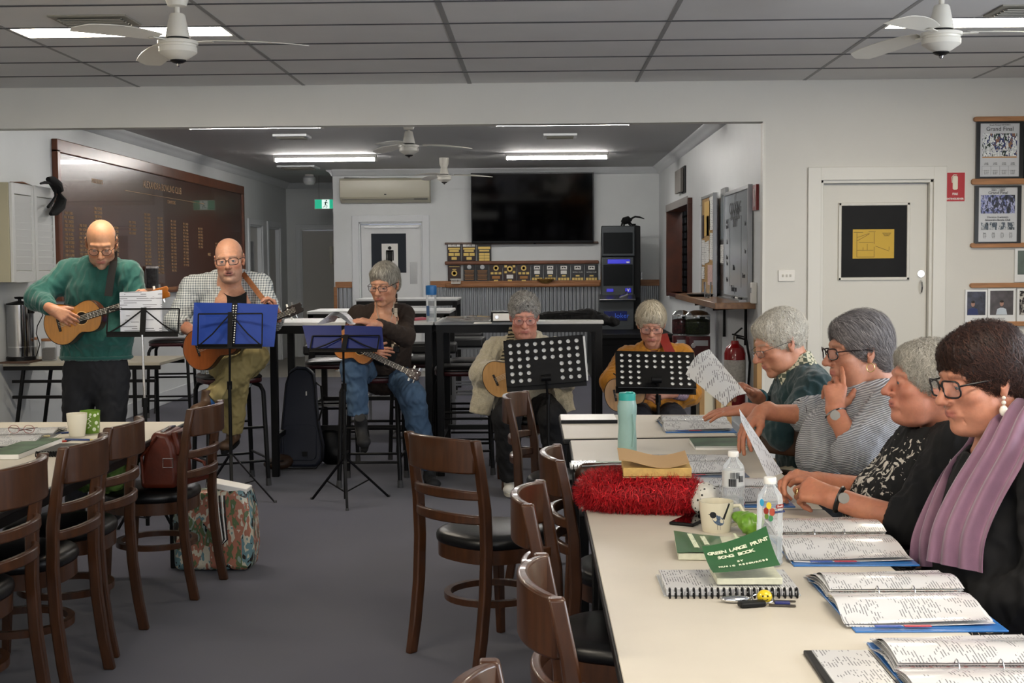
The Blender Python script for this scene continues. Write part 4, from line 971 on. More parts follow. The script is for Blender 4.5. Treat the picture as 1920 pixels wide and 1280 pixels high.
# ---------------- near wall items ----------------
def NW(px,py,off=0):return P(px,py,YW-off)
A=NW(1459,506);C=NW(1490,527)
t=thing('light_switch','white triple light switch plate on the wall left of the cream door','switch',((A.x+C.x)/2,YW,C.z))
MB().box(((A.x+C.x)/2,YW-.006,(A.z+C.z)/2),(C.x-A.x,.012,A.z-C.z)).build('plate',m_white,t,bevel=.003)
for q in(-1,0,1):MB().box(((A.x+C.x)/2+q*.027,YW-.014,(A.z+C.z)/2),(.014,.006,.02),rotm(.15)).build('rocker',mat('switch_grey','c9c6bd',.4),t,bevel=.002)
A=NW(1772,323);C=NW(1809,378)
t=thing('fire_sign','red and white fire extinguisher sign beside the cream door','sign',((A.x+C.x)/2,YW,C.z))
cx,cz,W_,H_=(A.x+C.x)/2,(A.z+C.z)/2,C.x-A.x,A.z-C.z
MB().box((cx,YW-.002,cz),(W_,.004,H_)).build('plate',m_white,t,smooth=0)
MB().box((cx,YW-.0045,cz),(W_-.006,.001,H_-.006)).build('red_field',mat('sign_red','b0101c',.4),t,smooth=0)
MB().prism(rrect(.036,.10,.012),.001,T4((cx,YW-.006,cz+.03),Vector((1,0,0)),Vector((0,0,1)),Vector((0,-1,0)))).build('extinguisher_symbol',mat('sign_cream','e6e2cf',.5),t,smooth=0)
MB().tube([Vector((cx-.022,YW-.006,cz+.03)),Vector((cx-.025,YW-.006,cz+.07)),Vector((cx-.01,YW-.006,cz+.088)),Vector((cx+.012,YW-.006,cz+.086))],.003,6).build('hose_symbol',mat('sign_cream'),t)
text('FIRE',.022,T4((cx,YW-.0056,cz-.05),*FRONT),m_white,t,bold=.0006)
text('EXTINGUISHER',.018,T4((cx,YW-.0056,cz-.085),*FRONT),m_white,t,bold=.0006)
A=P(1599,430,YW+.044);C=P(1676,484,YW+.044);cx,cz,W_,H_=(A.x+C.x)/2,(A.z+C.z)/2,C.x-A.x,A.z-C.z
t=thing('evacuation_plan','yellow laminated floor plan taped to the dark door panel','poster',(cx,YW+.04,C.z))
MB().box((cx,YW+.0425,cz),(W_,.002,H_)).build('sheet',mat('plan_yellow','c9a42c',.5),t,smooth=0)
def pl(u0,v0,u1,v1,w_=.0022):MB().bar((cx+(u0-.5)*W_,YW+.0413,cz+(.5-v0)*H_),(cx+(u1-.5)*W_,YW+.0413,cz+(.5-v1)*H_),w_,.0005,Vector((0,1,0))).build('plan_line',m_black,t,smooth=0)
for L_ in((.02,.1,.25,.1),(.38,.08,.55,.08),(.1,.28,.4,.14),(.1,.4,.4,.16),(.1,.12,.1,.95),(.1,.95,.52,.95),(.52,.1,.52,.5),(.52,.6,.52,.95),(.55,.58,.88,.75),(.1,.72,.5,.72),(.35,.5,.35,.72),(.15,.45,.5,.45),(.88,.72,.88,.6),(.25,.62,.25,.72)):pl(*L_)
text('MEETING POINT\nEXIT DOORS\nASSEMBLY',.009,T4((cx+.32*W_,YW+.0412,cz+.32*H_),*FRONT),m_black,t)
mr_=mat('light_rail','a8774d',.45,noise=.2,nscale=6,stretch=(1,10,10))
rows_=[(1824,224,'top timber picture rail at the right edge'),(1820,341,'timber rail between the two framed grand final posters'),(1818,460,'timber rail beneath the lower grand final poster'),(1817,535,'timber rail above the row of white-bordered photographs'),(1812,607,'timber rail below the row of white-bordered photographs')]
for px_,py_,lb in rows_:
 A=NW(px_,py_);x1=4.2
 t=thing('picture_rail',lb,'shelf',((A.x+x1)/2,YW,A.z),group=None)
 MB().prism(rrect(x1-A.x,.034 if py_!=341 else .042,.016,4),.03,T4(((A.x+x1)/2,YW,A.z),Vector((1,0,0)),Vector((0,0,1)),Vector((0,-1,0)))).build('board',mr_,t,bevel=.003)
def photo_mat(name,cols_,sc_=40):
 if name in _M:return _M[name]
 m=mat(name,'808080',.25);nt,b=nodes(m);tc=new(nt,'ShaderNodeTexCoord')
 mp=new(nt,'ShaderNodeMapping');mp.inputs['Scale'].default_value=(1,1,.55);v=new(nt,'ShaderNodeTexVoronoi',i_Scale=float(sc_));n=new(nt,'ShaderNodeTexNoise',i_Scale=sc_*1.6)
 nt.links.new(tc.outputs['Object'],mp.inputs[0]);nt.links.new(mp.outputs[0],v.inputs['Vector']);nt.links.new(mp.outputs[0],n.inputs['Vector'])
 cr=new(nt,'ShaderNodeValToRGB');cr.color_ramp.interpolation='CONSTANT';e=cr.color_ramp.elements
 while len(e)<len(cols_):e.new(.5)
 for i,c_ in enumerate(cols_):e[i].position=.25+.5*i/len(cols_)if i else 0;e[i].color=(*srgb(c_),1)
 mx=new(nt,'ShaderNodeMix',data_type='FLOAT');mx.inputs['Factor'].default_value=.6
 nt.links.new(v.outputs['Color'],mx.inputs['A']);nt.links.new(n.outputs['Fac'],mx.inputs['B']);nt.links.new(mx.outputs['Result'],cr.inputs[0]);nt.links.new(cr.outputs[0],b.inputs['Base Color'])
 return m
ph1=photo_mat('team_photo',['1c2622','2f4038','c8cdd0','e8ecec','34406a','8d6a55']);ph2=photo_mat('team_photo_blue',['15171d','22283c','6b74a8','a8acd0','3b3f58','20222a'])
ph3=photo_mat('small_photos',['20262a','4a5560','b8bcc0','8a8e90'])
m_frame=mat('black_frame','0a0a0b',.3);m_paper=mat('poster_paper','c9ccd0',.25)
def poster(px0,py0,px1,py1,label,kind,tilt=0):
 A=NW(px0,py0,.03);C=NW(px1,py1,.03);cx,cz,W_,H_=(A.x+C.x)/2,(A.z+C.z)/2,C.x-A.x,A.z-C.z
 t=thing('framed_poster',label,'picture',(cx,YW,C.z))
 mb=MB();f=.026
 for s_ in(-1,1):mb.box((cx+s_*(W_/2-f/2),YW-.018,cz),(f,.024,H_));mb.box((cx,YW-.018,cz+s_*(H_/2-f/4)),(W_-2*f,.024,f/2))
 mb.build('frame',m_frame,t,smooth=0)
 MB().box((cx,YW-.014,cz),(W_-2*f,.012,H_-f)).build('sheet',m_paper,t,smooth=0)
 fy_=YW-.0215
 def q(u,v,w_,h_,m,nm):MB().box((cx+u*W_,fy_,cz+v*H_),(w_*W_,.001,h_*H_)).build(nm,m,t,smooth=0)
 TT=lambda u,v:T4((cx+u*W_,fy_-.001,cz+v*H_),*FRONT)
 mk=mat('print_grey','3a3a3c',.5)
 if kind==1:
  text('Bowls Pennant 2013/2014',.014,TT(0,.44),m_black,t);text('Grand Final',.042,TT(0,.37),mk,t)
  q(0,.15,.74,.28,ph1,'team_photo');
  for u in(-.28,-.09,.10,.285):q(u,-.06,.17,.10,ph1,'small_photo');text('GAME\nSCORE',.010,TT(u,-.24),mk,t);q(u,-.36,.17,.002,mk,'table_line');q(u-.09,-.36,.003,.16,mk,'table_line');text('12 8 15\n21 10 9\n8 14 7',.011,TT(u,-.39),mk,t)
  q(0,-.125,.74,.022,mat('orange_strip','b98a58',.5),'strip');q(0,-.28,.74,.002,mk,'table_line')
 else:
  text('Country Bowls Division',.011,TT(0,.455),mk,t);text('2001 - 2002',.02,TT(0,.42),m_black,t);text('Grand Final',.03,TT(0,.375),mk,t)
  q(0,.18,.74,.32,ph2,'team_photo')
  text('Division 3 winners\nAlexandra Bowls Club',.02,TT(0,-.07),m_black,t)
  for u in(-.28,-.09,.10,.285):q(u,-.2,.16,.13,ph3,'small_photo');text('Rink\n21 12\n14 18\n9 11',.011,TT(u,-.36),mk,t)
poster(1832,228,1918,334,'black framed poster headed Grand Final with white-shirted team photo',1)
poster(1829,348,1914,456,'black framed grand final poster with blue-toned team photo, below the first',2)
poster(1922,228,2006,334,'framed poster just beyond the right edge beside the upper poster',1)
def pphoto(px0,py0,px1,py1,label,m,person=None,gr='white-bordered photographs between the rails'):
 A=NW(px0,py0,.02);C=NW(px1,py1,.02);cx,cz,W_,H_=(A.x+C.x)/2,(A.z+C.z)/2,C.x-A.x,A.z-C.z
 t=thing('photograph',label,'picture',(cx,YW,C.z),group=gr)
 MB().box((cx,YW-.012,cz),(W_-.004,.016,H_)).build('mount',mat('photo_mount','e4e6e6',.2),t,smooth=0)
 MB().box((cx,YW-.0205,cz+.08*H_),(W_*.82,.001,H_*.72)).build('print',m,t,smooth=0)
 text('club member',.010,T4((cx,YW-.0207,cz-.38*H_),*FRONT),mat('print_grey'),t)
 if person:
  f=YW-.0215;hx=cx+person[0]*W_
  MB().ell((hx,f,cz+.06*H_),(.014,.001,.02),10,6).build('portrait_face',mat('photo_skin','a98474',.5),t)
  MB().ell((hx,f-.0005,cz+.12*H_),(.014,.001,.009),10,6).build('portrait_hair',mat('photo_dark','2a2420',.5),t)
  MB().prism([(-.04,0),(.04,0),(.032,.04),(.012,.05),(-.012,.05),(-.032,.04)],.001,T4((hx,f+.0005,cz-.27*H_),Vector((1,0,0)),Vector((0,0,1)),Vector((0,-1,0)))).build('portrait_shirt',mat(person[1],person[2],.5),t,smooth=0)
pphoto(1810,543,1851,604,'white-bordered photo of person at blue bar fridge, leftmost under the rail',mat('photo_bar','2c2c3c',.3,noise=.9,nscale=25),(-.15,'photo_navy','2c3868'))
pphoto(1852,541,1904,604,'white-bordered portrait of a smiling person, second under the rail',mat('photo_curtain','4c4648',.3,noise=.4,nscale=18),(0,'photo_white_shirt','c4ced8'))
pphoto(1907,541,1958,604,'white-bordered photograph cut by the right edge, third under the rail',photo_mat('photo_third',['77726c','2a2626','b8b4ac','504844']))
pphoto(1903,466,1965,528,'white-framed greenish picture at the right edge above the photo row',mat('photo_green','5a6660',.4,noise=.3,nscale=8),None,None)
# ---------------- signed-distance modelling of people ----------------
from mathutils.bvhtree import BVHTree
f32=np.float32
class Fd:
 def __init__(s,lo,hi,h):
  s.h=h;s.lo=np.array(lo,f32);n=np.ceil((np.array(hi)-np.array(lo))/h).astype(int)+1;s.n=n
  s.ax=[s.lo[i]+h*np.arange(n[i],dtype=f32)for i in range(3)];s.v=np.full(n,.06,f32)
 def sub(s,bb,m):
  sl=[]
  for i in range(3):
   a=int(max(0,math.floor((bb[0][i]-m-s.lo[i])/s.h)));b=int(min(s.n[i],math.ceil((bb[1][i]+m-s.lo[i])/s.h)+1))
   if b<=a:return None
   sl.append(slice(a,b))
  X,Y,Z=np.meshgrid(*[s.ax[i][sl[i]]for i in range(3)],indexing='ij',sparse=True)
  return tuple(sl),X,Y,Z
 def op(s,prim,k=.01,sub=False):
  fn,bb=prim;q=s.sub(bb,k+2*s.h)
  if q is None:return s
  sl,X,Y,Z=q;d=fn(X,Y,Z);v=s.v[sl]
  if sub:d=-d;hh=np.maximum(k-np.abs(v-d),0)/k;s.v[sl]=np.maximum(v,d)+hh*hh*k*.25
  else:hh=np.maximum(k-np.abs(v-d),0)/k;s.v[sl]=np.minimum(v,d)-hh*hh*k*.25
  return s
 def mesh(s):
  v=s.v;n=v.shape;ins=v<0
  c=ins[:-1,:-1,:-1].astype(np.int8)
  for a,b,d in((1,0,0),(0,1,0),(0,0,1),(1,1,0),(1,0,1),(0,1,1),(1,1,1)):c=c+ins[a:n[0]-1+a,b:n[1]-1+b,d:n[2]-1+d]
  act=(c>0)&(c<8);I=np.argwhere(act);idx=np.full(act.shape,-1,np.int64);idx[act]=np.arange(len(I))
  acc=np.zeros((len(I),3),f32);cnt=np.zeros(len(I),f32)
  cor=[(a,b,d)for a in(0,1)for b in(0,1)for d in(0,1)]
  cv={q:v[I[:,0]+q[0],I[:,1]+q[1],I[:,2]+q[2]]for q in cor}
  for p in cor:
   for ax in range(3):
    if p[ax]:continue
    q=list(p);q[ax]=1;q=tuple(q);a,b=cv[p],cv[q];m=(a<0)!=(b<0)
    t=np.where(m,a/np.where(m,a-b,1),0);pos=np.tile(np.array(p,f32),(len(I),1));pos[:,ax]=t
    acc[m]+=pos[m];cnt[m]+=1
  V=s.lo+s.h*(I+acc/cnt[:,None]);Fs=[]
  for ax in range(3):
   o=[i for i in range(3)if i!=ax]
   A=ins[tuple(slice(0,n[i]-1)if i==ax else slice(1,n[i]-1)for i in range(3))];B=ins[tuple(slice(1,n[i])if i==ax else slice(1,n[i]-1)for i in range(3))]
   E=np.argwhere(A!=B);
   if not len(E):continue
   fl=A[tuple(E.T)];base=E.copy();base[:,o[0]]+=1;base[:,o[1]]+=1
   def g(da,db):
    q=base.copy();q[:,o[0]]+=da;q[:,o[1]]+=db;return idx[tuple(q.T)]
   quad=np.stack([g(-1,-1),g(0,-1),g(0,0),g(-1,0)],1)
   if ax==1:fl=~fl
   quad[~fl]=quad[~fl][:,::-1];Fs.append(quad)
  return V.astype(np.float64),np.concatenate(Fs)
def vv(a):return np.array(tuple(a),f32)
def rc(a,b,r1,r2,flat=None,cut=False,fold=0,fq=60,ph=0):
 a,b=vv(a),vv(b);R_=max(r1,r2);bb=(np.minimum(a,b)-R_,np.maximum(a,b)+R_)
 n_,s_=(vv(flat[0]),flat[1])if flat else(None,1)
 if flat:n_=n_/np.linalg.norm(n_)
 ba0=b-a;L0=float(np.linalg.norm(ba0));ba=ba0+n_*float(ba0@n_)*(1/s_-1)if flat else ba0;bb2=float(ba@ba)
 def fn(X,Y,Z):
  x,y,z=X-a[0],Y-a[1],Z-a[2]
  if flat:
   q=(x*n_[0]+y*n_[1]+z*n_[2])*f32(1/s_-1);x,y,z=x+q*n_[0],y+q*n_[1],z+q*n_[2]
  tu=(x*ba[0]+y*ba[1]+z*ba[2])/f32(bb2);t=np.clip(tu,0,1)
  dx,dy,dz=x-t*ba[0],y-t*ba[1],z-t*ba[2]
  rr=r1+(r2-r1)*t
  if fold:rr=rr+fold*.6*np.sin(fq*L0*tu+ph+25*dx+18*dz)*np.sin(11*tu+30*dy+ph)
  d=np.sqrt(dx*dx+dy*dy+dz*dz)-rr
  if flat:d=d*min(1,s_*1.2)
  if cut:d=np.maximum(d,(tu-1)*L0)
  return d
 return fn,bb
def el(c,r,Rm=None):
 c=vv(c);r=vv(r);R_=float(max(r));M3=np.array(Rm,f32)if Rm is not None else None
 ext=r if Rm is None else np.full(3,R_,f32)
 def fn(X,Y,Z):
  x,y,z=X-c[0],Y-c[1],Z-c[2]
  if M3 is not None:x,y,z=(M3[0,0]*x+M3[1,0]*y+M3[2,0]*z,M3[0,1]*x+M3[1,1]*y+M3[2,1]*z,M3[0,2]*x+M3[1,2]*y+M3[2,2]*z)
  k0=np.sqrt((x/r[0])**2+(y/r[1])**2+(z/r[2])**2);k1=np.sqrt((x/r[0]**2)**2+(y/r[1]**2)**2+(z/r[2]**2)**2)+1e-9
  return k0*(k0-1)/k1
 return fn,(c-ext,c+ext)
def half(n,d,bb):
 n=vv(n)
 return(lambda X,Y,Z:n[0]*X+n[1]*Y+n[2]*Z-d),bb
def noise3(V,f,seed=0):
 rs=np.random.RandomState(seed);o=np.zeros(len(V))
 for k in range(5):
  w_=rs.randn(3);w_*=f*(1.35**k)/np.linalg.norm(w_);o+=np.sin(V@w_+rs.rand()*6.3+1.4*np.sin(V@(w_[::-1]*.7)+k))/(1.25**k)
 return o/3
def npmesh(name,V,Fq,mats,parent,tint=None,mi=None,smooth=True,subdiv=0):
 W=np.array(WM[parent].inverted());V2=V@W[:3,:3].T+W[:3,3]
 me=bpy.data.meshes.new(name);o=bpy.data.objects.new(name,me)
 k=Fq.shape[1]if isinstance(Fq,np.ndarray)else None
 if k:
  me.vertices.add(len(V2));me.vertices.foreach_set('co',V2.astype(f32).ravel());me.loops.add(Fq.size);me.loops.foreach_set('vertex_index',Fq.astype(np.int32).ravel())
  me.polygons.add(len(Fq));me.polygons.foreach_set('loop_start',np.arange(0,Fq.size,k,dtype=np.int32));me.update(calc_edges=True);me.validate()
 for m in(mats if isinstance(mats,(list,tuple))else[mats]):me.materials.append(m)
 if tint is not None:
  at=me.color_attributes.new('tint','FLOAT_COLOR','POINT');at.data.foreach_set('color',np.concatenate([tint,np.ones((len(tint),1))],1).astype(f32).ravel())
 if mi is not None:me.polygons.foreach_set('material_index',mi.astype(np.int32))
 if smooth:me.polygons.foreach_set('use_smooth',np.ones(len(me.polygons),bool))
 COL.objects.link(o);o.parent=parent;WM[o]=WM[parent]
 return o
def hand(wrist,fdir,back,thumb,curls=(.3,.35,.4,.45),c2=1.0,s=1.0,tv=(.75,.6,-.35),spread=.06):
 """primitives of a hand: palm, four jointed fingers, thumb leaving the side of the palm"""
 w_=Vector(wrist);y=Vector(fdir).normalized();z=Vector(back);z=(z-y*z.dot(y)).normalized();x=y.cross(z)
 if x.dot(Vector(thumb))<0:x=-x
 out=[];rt=w_+y*.012*s
 mc=[(.028,.088),(.009,.093),(-.010,.088),(-.027,.079)];ln=[(.043,.026,.021),(.047,.030,.022),(.043,.028,.021),(.034,.021,.019)];rr=[.0088,.0092,.0086,.0076]
 for i,(mx,my)in enumerate(mc):
  m=w_+(x*mx+y*my)*s;out.append((rc(rt+x*mx*.45*s,m,.0165*s,.0115*s),.012))
 out.append((rc(w_-y*.03*s,w_+y*.03*s,.0235*s,.021*s,(z,.8)),.012))
 for i,(mx,my)in enumerate(mc):
  p=w_+(x*mx+y*my)*s;a=0;r_=rr[i]*s;sp=spread*(1.2-i*.8)
  for j,L_ in enumerate(ln[i]):
   a+=curls[i]*(1 if j==0 else c2*(1.15 if j==1 else .7));d=(y*math.cos(a)-z*math.sin(a)+x*sp*math.cos(a)).normalized();q=p+d*L_*s
   out.append((rc(p,q,r_,r_*.91),.0045 if j else .006));p=q;r_*=.91
 p=w_+(x*.018+y*.022-z*.006)*s;d=(y*tv[0]+x*tv[1]+z*tv[2]).normalized();r_=.0145*s
 for L_,bend in((.044,0),(.033,.25),(.027,.25)):
  d=(d+y*bend*.8-x*bend*.35).normalized();q=p+d*L_*s;out.append((rc(p,q,r_,r_*.84),.009));p=q;r_*=.84
 return out
def bounds(prims,m=.02):
 lo=np.min([p[0][1][0]for p in prims],0)-m;hi=np.max([p[0][1][1]for p in prims],0)+m
 return lo,hi
def blob(prims,h,subs=(),extra=.02):
 lo,hi=bounds(prims,extra);F_=Fd(lo,hi,h)
 for p in prims:F_.op(p[0],p[1])
 for p in subs:F_.op(p[0],p[1],True)
 return F_
def cloth(name,parent,prims,m,h=.008,subs=(),wr=.004,wf=26,seed=1,fine=.0012):
 wf*=2.1
 V,Q=blob(prims,h,subs).mesh();n_=noise3(V*np.array([1,1,.55])+.02*noise3(V,9,seed+7)[:,None],wf,seed);f_=noise3(V*np.array([1,1,.6]),wf*2.2,seed+3)
 e1=V[Q[:,1]]-V[Q[:,0]];e2=V[Q[:,3]]-V[Q[:,0]];fn=np.cross(e1,e2);N=np.zeros_like(V)
 for k in range(4):np.add.at(N,Q[:,k],fn)
 N/=np.linalg.norm(N,axis=1)[:,None]+1e-12
 rid=np.clip(1-np.sqrt(n_*n_+.012),0,1)**2
 V=V+N*(wr*(rid-.4)*1.9+fine*f_)[:,None]
 return npmesh(name,V,Q,m,parent)
SKIN_M=mat('skin','c08a6c',.48,attr='tint',noise=.07,nscale=70,bump=.10,bscale=190,sss=.12)
M_EYE=[mat('eye_white','d8d2ca',.2),mat('iris','56636a',.15),mat('pupil','060606',.1)]
M_LENS=mat('lens','f4f8ff',.03,spec=.6,alpha=.06)
def head(parent,C,fwd,up=(0,0,1),s=1.0,neck=None,chest=None,skin='c48f72',h=.0030,o_=None):
 """skin mesh of head and neck; returns placing matrix"""
 o=dict(eye=.30,mouth=0.0,jaw=1.0,age=1.0,brow='8a7f78',browm=.5,lip='a5605a',nose=1.0,red=.35,stub=0.0,fat=0.0,look=-.35,gaze=0,neckr=.054)
 o.update(o_ or{})
 fwd=Vector(fwd).normalized();x=fwd.cross(Vector(up)).normalized();z=x.cross(fwd)
 M=Matrix((x*s,fwd*s,z*s)).transposed().to_4x4();M.translation=Vector(C);Mi=M.inverted()
 A=[];a_=lambda p,k=.012:A.append((p,k))
 j=o['jaw'];ft=o['fat']
 a_(el((0,-.016,.032),(.0765,.097,.087)));a_(el((0,.028,-.03),(.0625,.068,.085)),.03)
 a_(el((0,.030,-.076),(.048*j+ft,.056,.042)),.028);a_(el((0,.079,-.106),(.022,.018,.017)),.020)
 for q in(-1,1):
  a_(el((q*.045,.062,-.028),(.023,.022,.02)),.02);a_(el((q*.041*j,.036,-.068),(.018+ft,.032,.028)),.026)
  a_(rc((q*.012,.088,.026),(q*.046,.074,.022),.0075,.0065),.016)
 if ft:a_(el((0,.035,-.112),(.048,.04,.024)),.03)
 if neck is not None:
  n0=Mi@Vector(neck);r_=o['neckr'];a_(rc((0,-.028,-.055),n0,r_*.98,r_*1.12),.025)
  for q in(-1,1):a_(rc((q*.045,-.02,-.05),n0+Vector((q*.012,.04,0)),.012,.010),.02)
  if chest is not None:a_(rc(n0,Mi@Vector(chest),.06,.11,(Mi.to_3x3()@fwd,.55)),.05)
 nz=o['nose']
 S0=[];
 sb=lambda p,k=.008:S0.append((p,k))
 for q in(-1,1):sb(el((q*.032,.1005,.002),(.0190,.0180,.0130)),.012)
 sb(el((0,.105,.012),(.006,.012,.006)),.012)
 F_=blob(A,h,(),.05)
 for p in S0:F_.op(p[0],p[1],True)
 for p,k in((rc((0,.087,.014),(0,.116*nz,-.028),.0075,.0115),.010),(el((0,.1185*nz,-.033),(.0125,.0125,.0108)),.007)):F_.op(p,k)
 for q in(-1,1):
  F_.op(el((q*.0135,.104,-.038),(.0088,.0115,.0088)),.006)
  F_.op(el((q*.0065,.112,-.0475),(.0038,.0058,.0045)),.003,True)
  lids=el((q*.031,.0802,.001),(.0152,.0152,.0148));F_.op(lids,.004)
  op_=.0026+.0125*o['eye']*.7;F_.op(el((q*.031,.0967,-.0005-.003*(1-o['eye'])),(.0125,.012,op_)),.0018,True)
  F_.op(rc((q*.018,.098,.0005+.009),(q*.043,.085,.0095),.0012,.0012),.004,True)
  for(a,b,r_,k)in(((q*.018,.105,-.040),(q*.036,.088,-.068),.0030,.008),((q*.020,.101,-.018),(q*.040,.088,-.022),.0018,.007),((q*.027,.086,-.075),(q*.030,.076,-.094),.0012,.006)):
   F_.op(rc(a,b,r_*o['age'],r_*.6*o['age']),k,True)
 for zz in(.058,.070):F_.op(rc((-.035,.085,zz),(.035,.085,zz),.0016*o['age'],.0016*o['age']),.006,True)
 m_=o['mouth']
 F_.op(el((0,.0880,-.068),(.027,.014,.017)),.014)
 for q in(-1,1):
  F_.op(rc((0,.1010,-.0615+m_*.002),(q*.022,.091,-.0655),.0046,.0028),.005);F_.op(rc((0,.1000,-.0735-m_*.010),(q*.021,.091,-.068-m_*.003),.0062,.0032),.005)
  F_.op(rc((0,.1080,-.0672-m_*.004),(q*.024,.0965,-.0665-m_*.002),.0020+m_*.0055,.0014),.0025,True)
 F_.op(rc((0,.102,-.082-m_*.008),(.001,.102,-.082-m_*.008),.006,.006),.010,True)
 for q in(-1,1):
  Rm=Euler((.25,q*.12,q*-.35)).to_matrix();F_.op(el((q*.0785,-.014,-.004),(.0085,.019,.033),Rm),.006)
  F_.op(el((q*.0835,-.006,.000),(.006,.0105,.018),Rm),.004,True);F_.op(el((q*.075,-.006,-.034),(.007,.009,.010)),.006)
 V,Q=F_.mesh();X,Y,Z=V.T
 col=np.tile(np.array(srgb(skin)),(len(V),1))
 def mixc(c,w_):
  nonlocal col;w_=np.clip(w_,0,1)[:,None];col=col*(1-w_)+np.array(srgb(c))*w_
 g=lambda cx,cy,cz,r_:np.exp(-((np.abs(X)-cx)**2+(Y-cy)**2+(Z-cz)**2)/(r_*r_))
 rd=o['red'];mixc('a85a48',rd*(g(.04,.075,-.035,.025)+g(0,.115,-.035,.016)*1.1+.6*g(.08,-.01,0,.03)))
 mixc('7d5247',.25*g(.031,.09,-.012,.014));mixc('b78068',.3*(noise3(V,120,4)>.35)*(Z<.05))
 if o['stub']:mixc('8f8681',o['stub']*((Z<-.045)&(Y>.0))*np.clip(((-.045-Z)/.02),0,1))
 lipw=np.exp(-(np.abs(X)/.0235)**6)*np.exp(-((Z+.0675+m_*.004)/(.0105+m_*.006))**4)*(Y>.086);mixc(o['lip'],.8*lipw)
 if m_:mixc('2a1210',np.exp(-(np.abs(X)/.017)**4)*np.exp(-((Z+.0672+m_*.004)/(.0045*m_+.001))**4)*(Y<.1025)*(Y>.085))
 bw=np.exp(-((Z-.0235-.10*(np.abs(X)-.03)*(np.abs(X)<.03))/.0058)**4)*(np.abs(X)>.011)*(np.abs(X)<.052)*(Y>.07)*(.6+.4*(noise3(V*np.array([3,1,1]),300,9)>0));mixc(o['brow'],o['browm']*bw)
 Mn=np.array(M);Vw=V@Mn[:3,:3].T+Mn[:3,3]
 mb=MB();me_=[]
 for q in(-1,1):
  ez=Vector((q*.0+o['gaze'],1,o['look'])).normalized();Rq=ez.to_track_quat('Z','Y').to_matrix()
  n,m2=18,14;vs=[];fs=[];c=Vector((q*.031,.0797,.0005))
  for i in range(m2+1):
   t_=PI*i/m2
   for k in range(n):a=2*PI*k/n;vs.append(M@(c+Rq@Vector((math.sin(t_)*math.cos(a),math.sin(t_)*math.sin(a),math.cos(t_)))*.0128))
  b0=len(mb.v)
  for i in range(m2):
   mi=2 if i<1 else(1 if i<3 else 0)
   mb.add([],[],0);mb.f+=[(b0+i*n+k,b0+i*n+(k+1)%n,b0+(i+1)*n+(k+1)%n,b0+(i+1)*n+k)for k in range(n)];mb.m+=[mi]*n
  mb.v+=[tuple(v)for v in vs]
 e=mb.build('eyes',M_EYE,parent)
 e['kind']='stuff';del e['kind']
 return M,Vw,Q,col
def skinparts(parent,headdata,groups,skin,h=.0036):
 """join head, bare limbs and hands into ONE body mesh"""
 Vs,Qs,Cs=[headdata[1]],[headdata[2]],[headdata[3]];off=len(Vs[0])
 for prims in groups:
  V,Q=blob(prims,h).mesh();c=np.tile(np.array(srgb(skin)),(len(V),1));w_=np.clip(.5+noise3(V,60,2),0,1)[:,None]*.35;c=c*(1-w_)+np.array(srgb('a86450'))*w_
  w2=(noise3(V,170,5)>.55)[:,None]*.3;c=c*(1-w2)+np.array(srgb('9a6a50'))*w2
  Vs.append(V);Qs.append(Q+off);Cs.append(c);off+=len(V)
 return npmesh('body',np.concatenate(Vs),np.concatenate(Qs),SKIN_M,parent,np.concatenate(Cs))
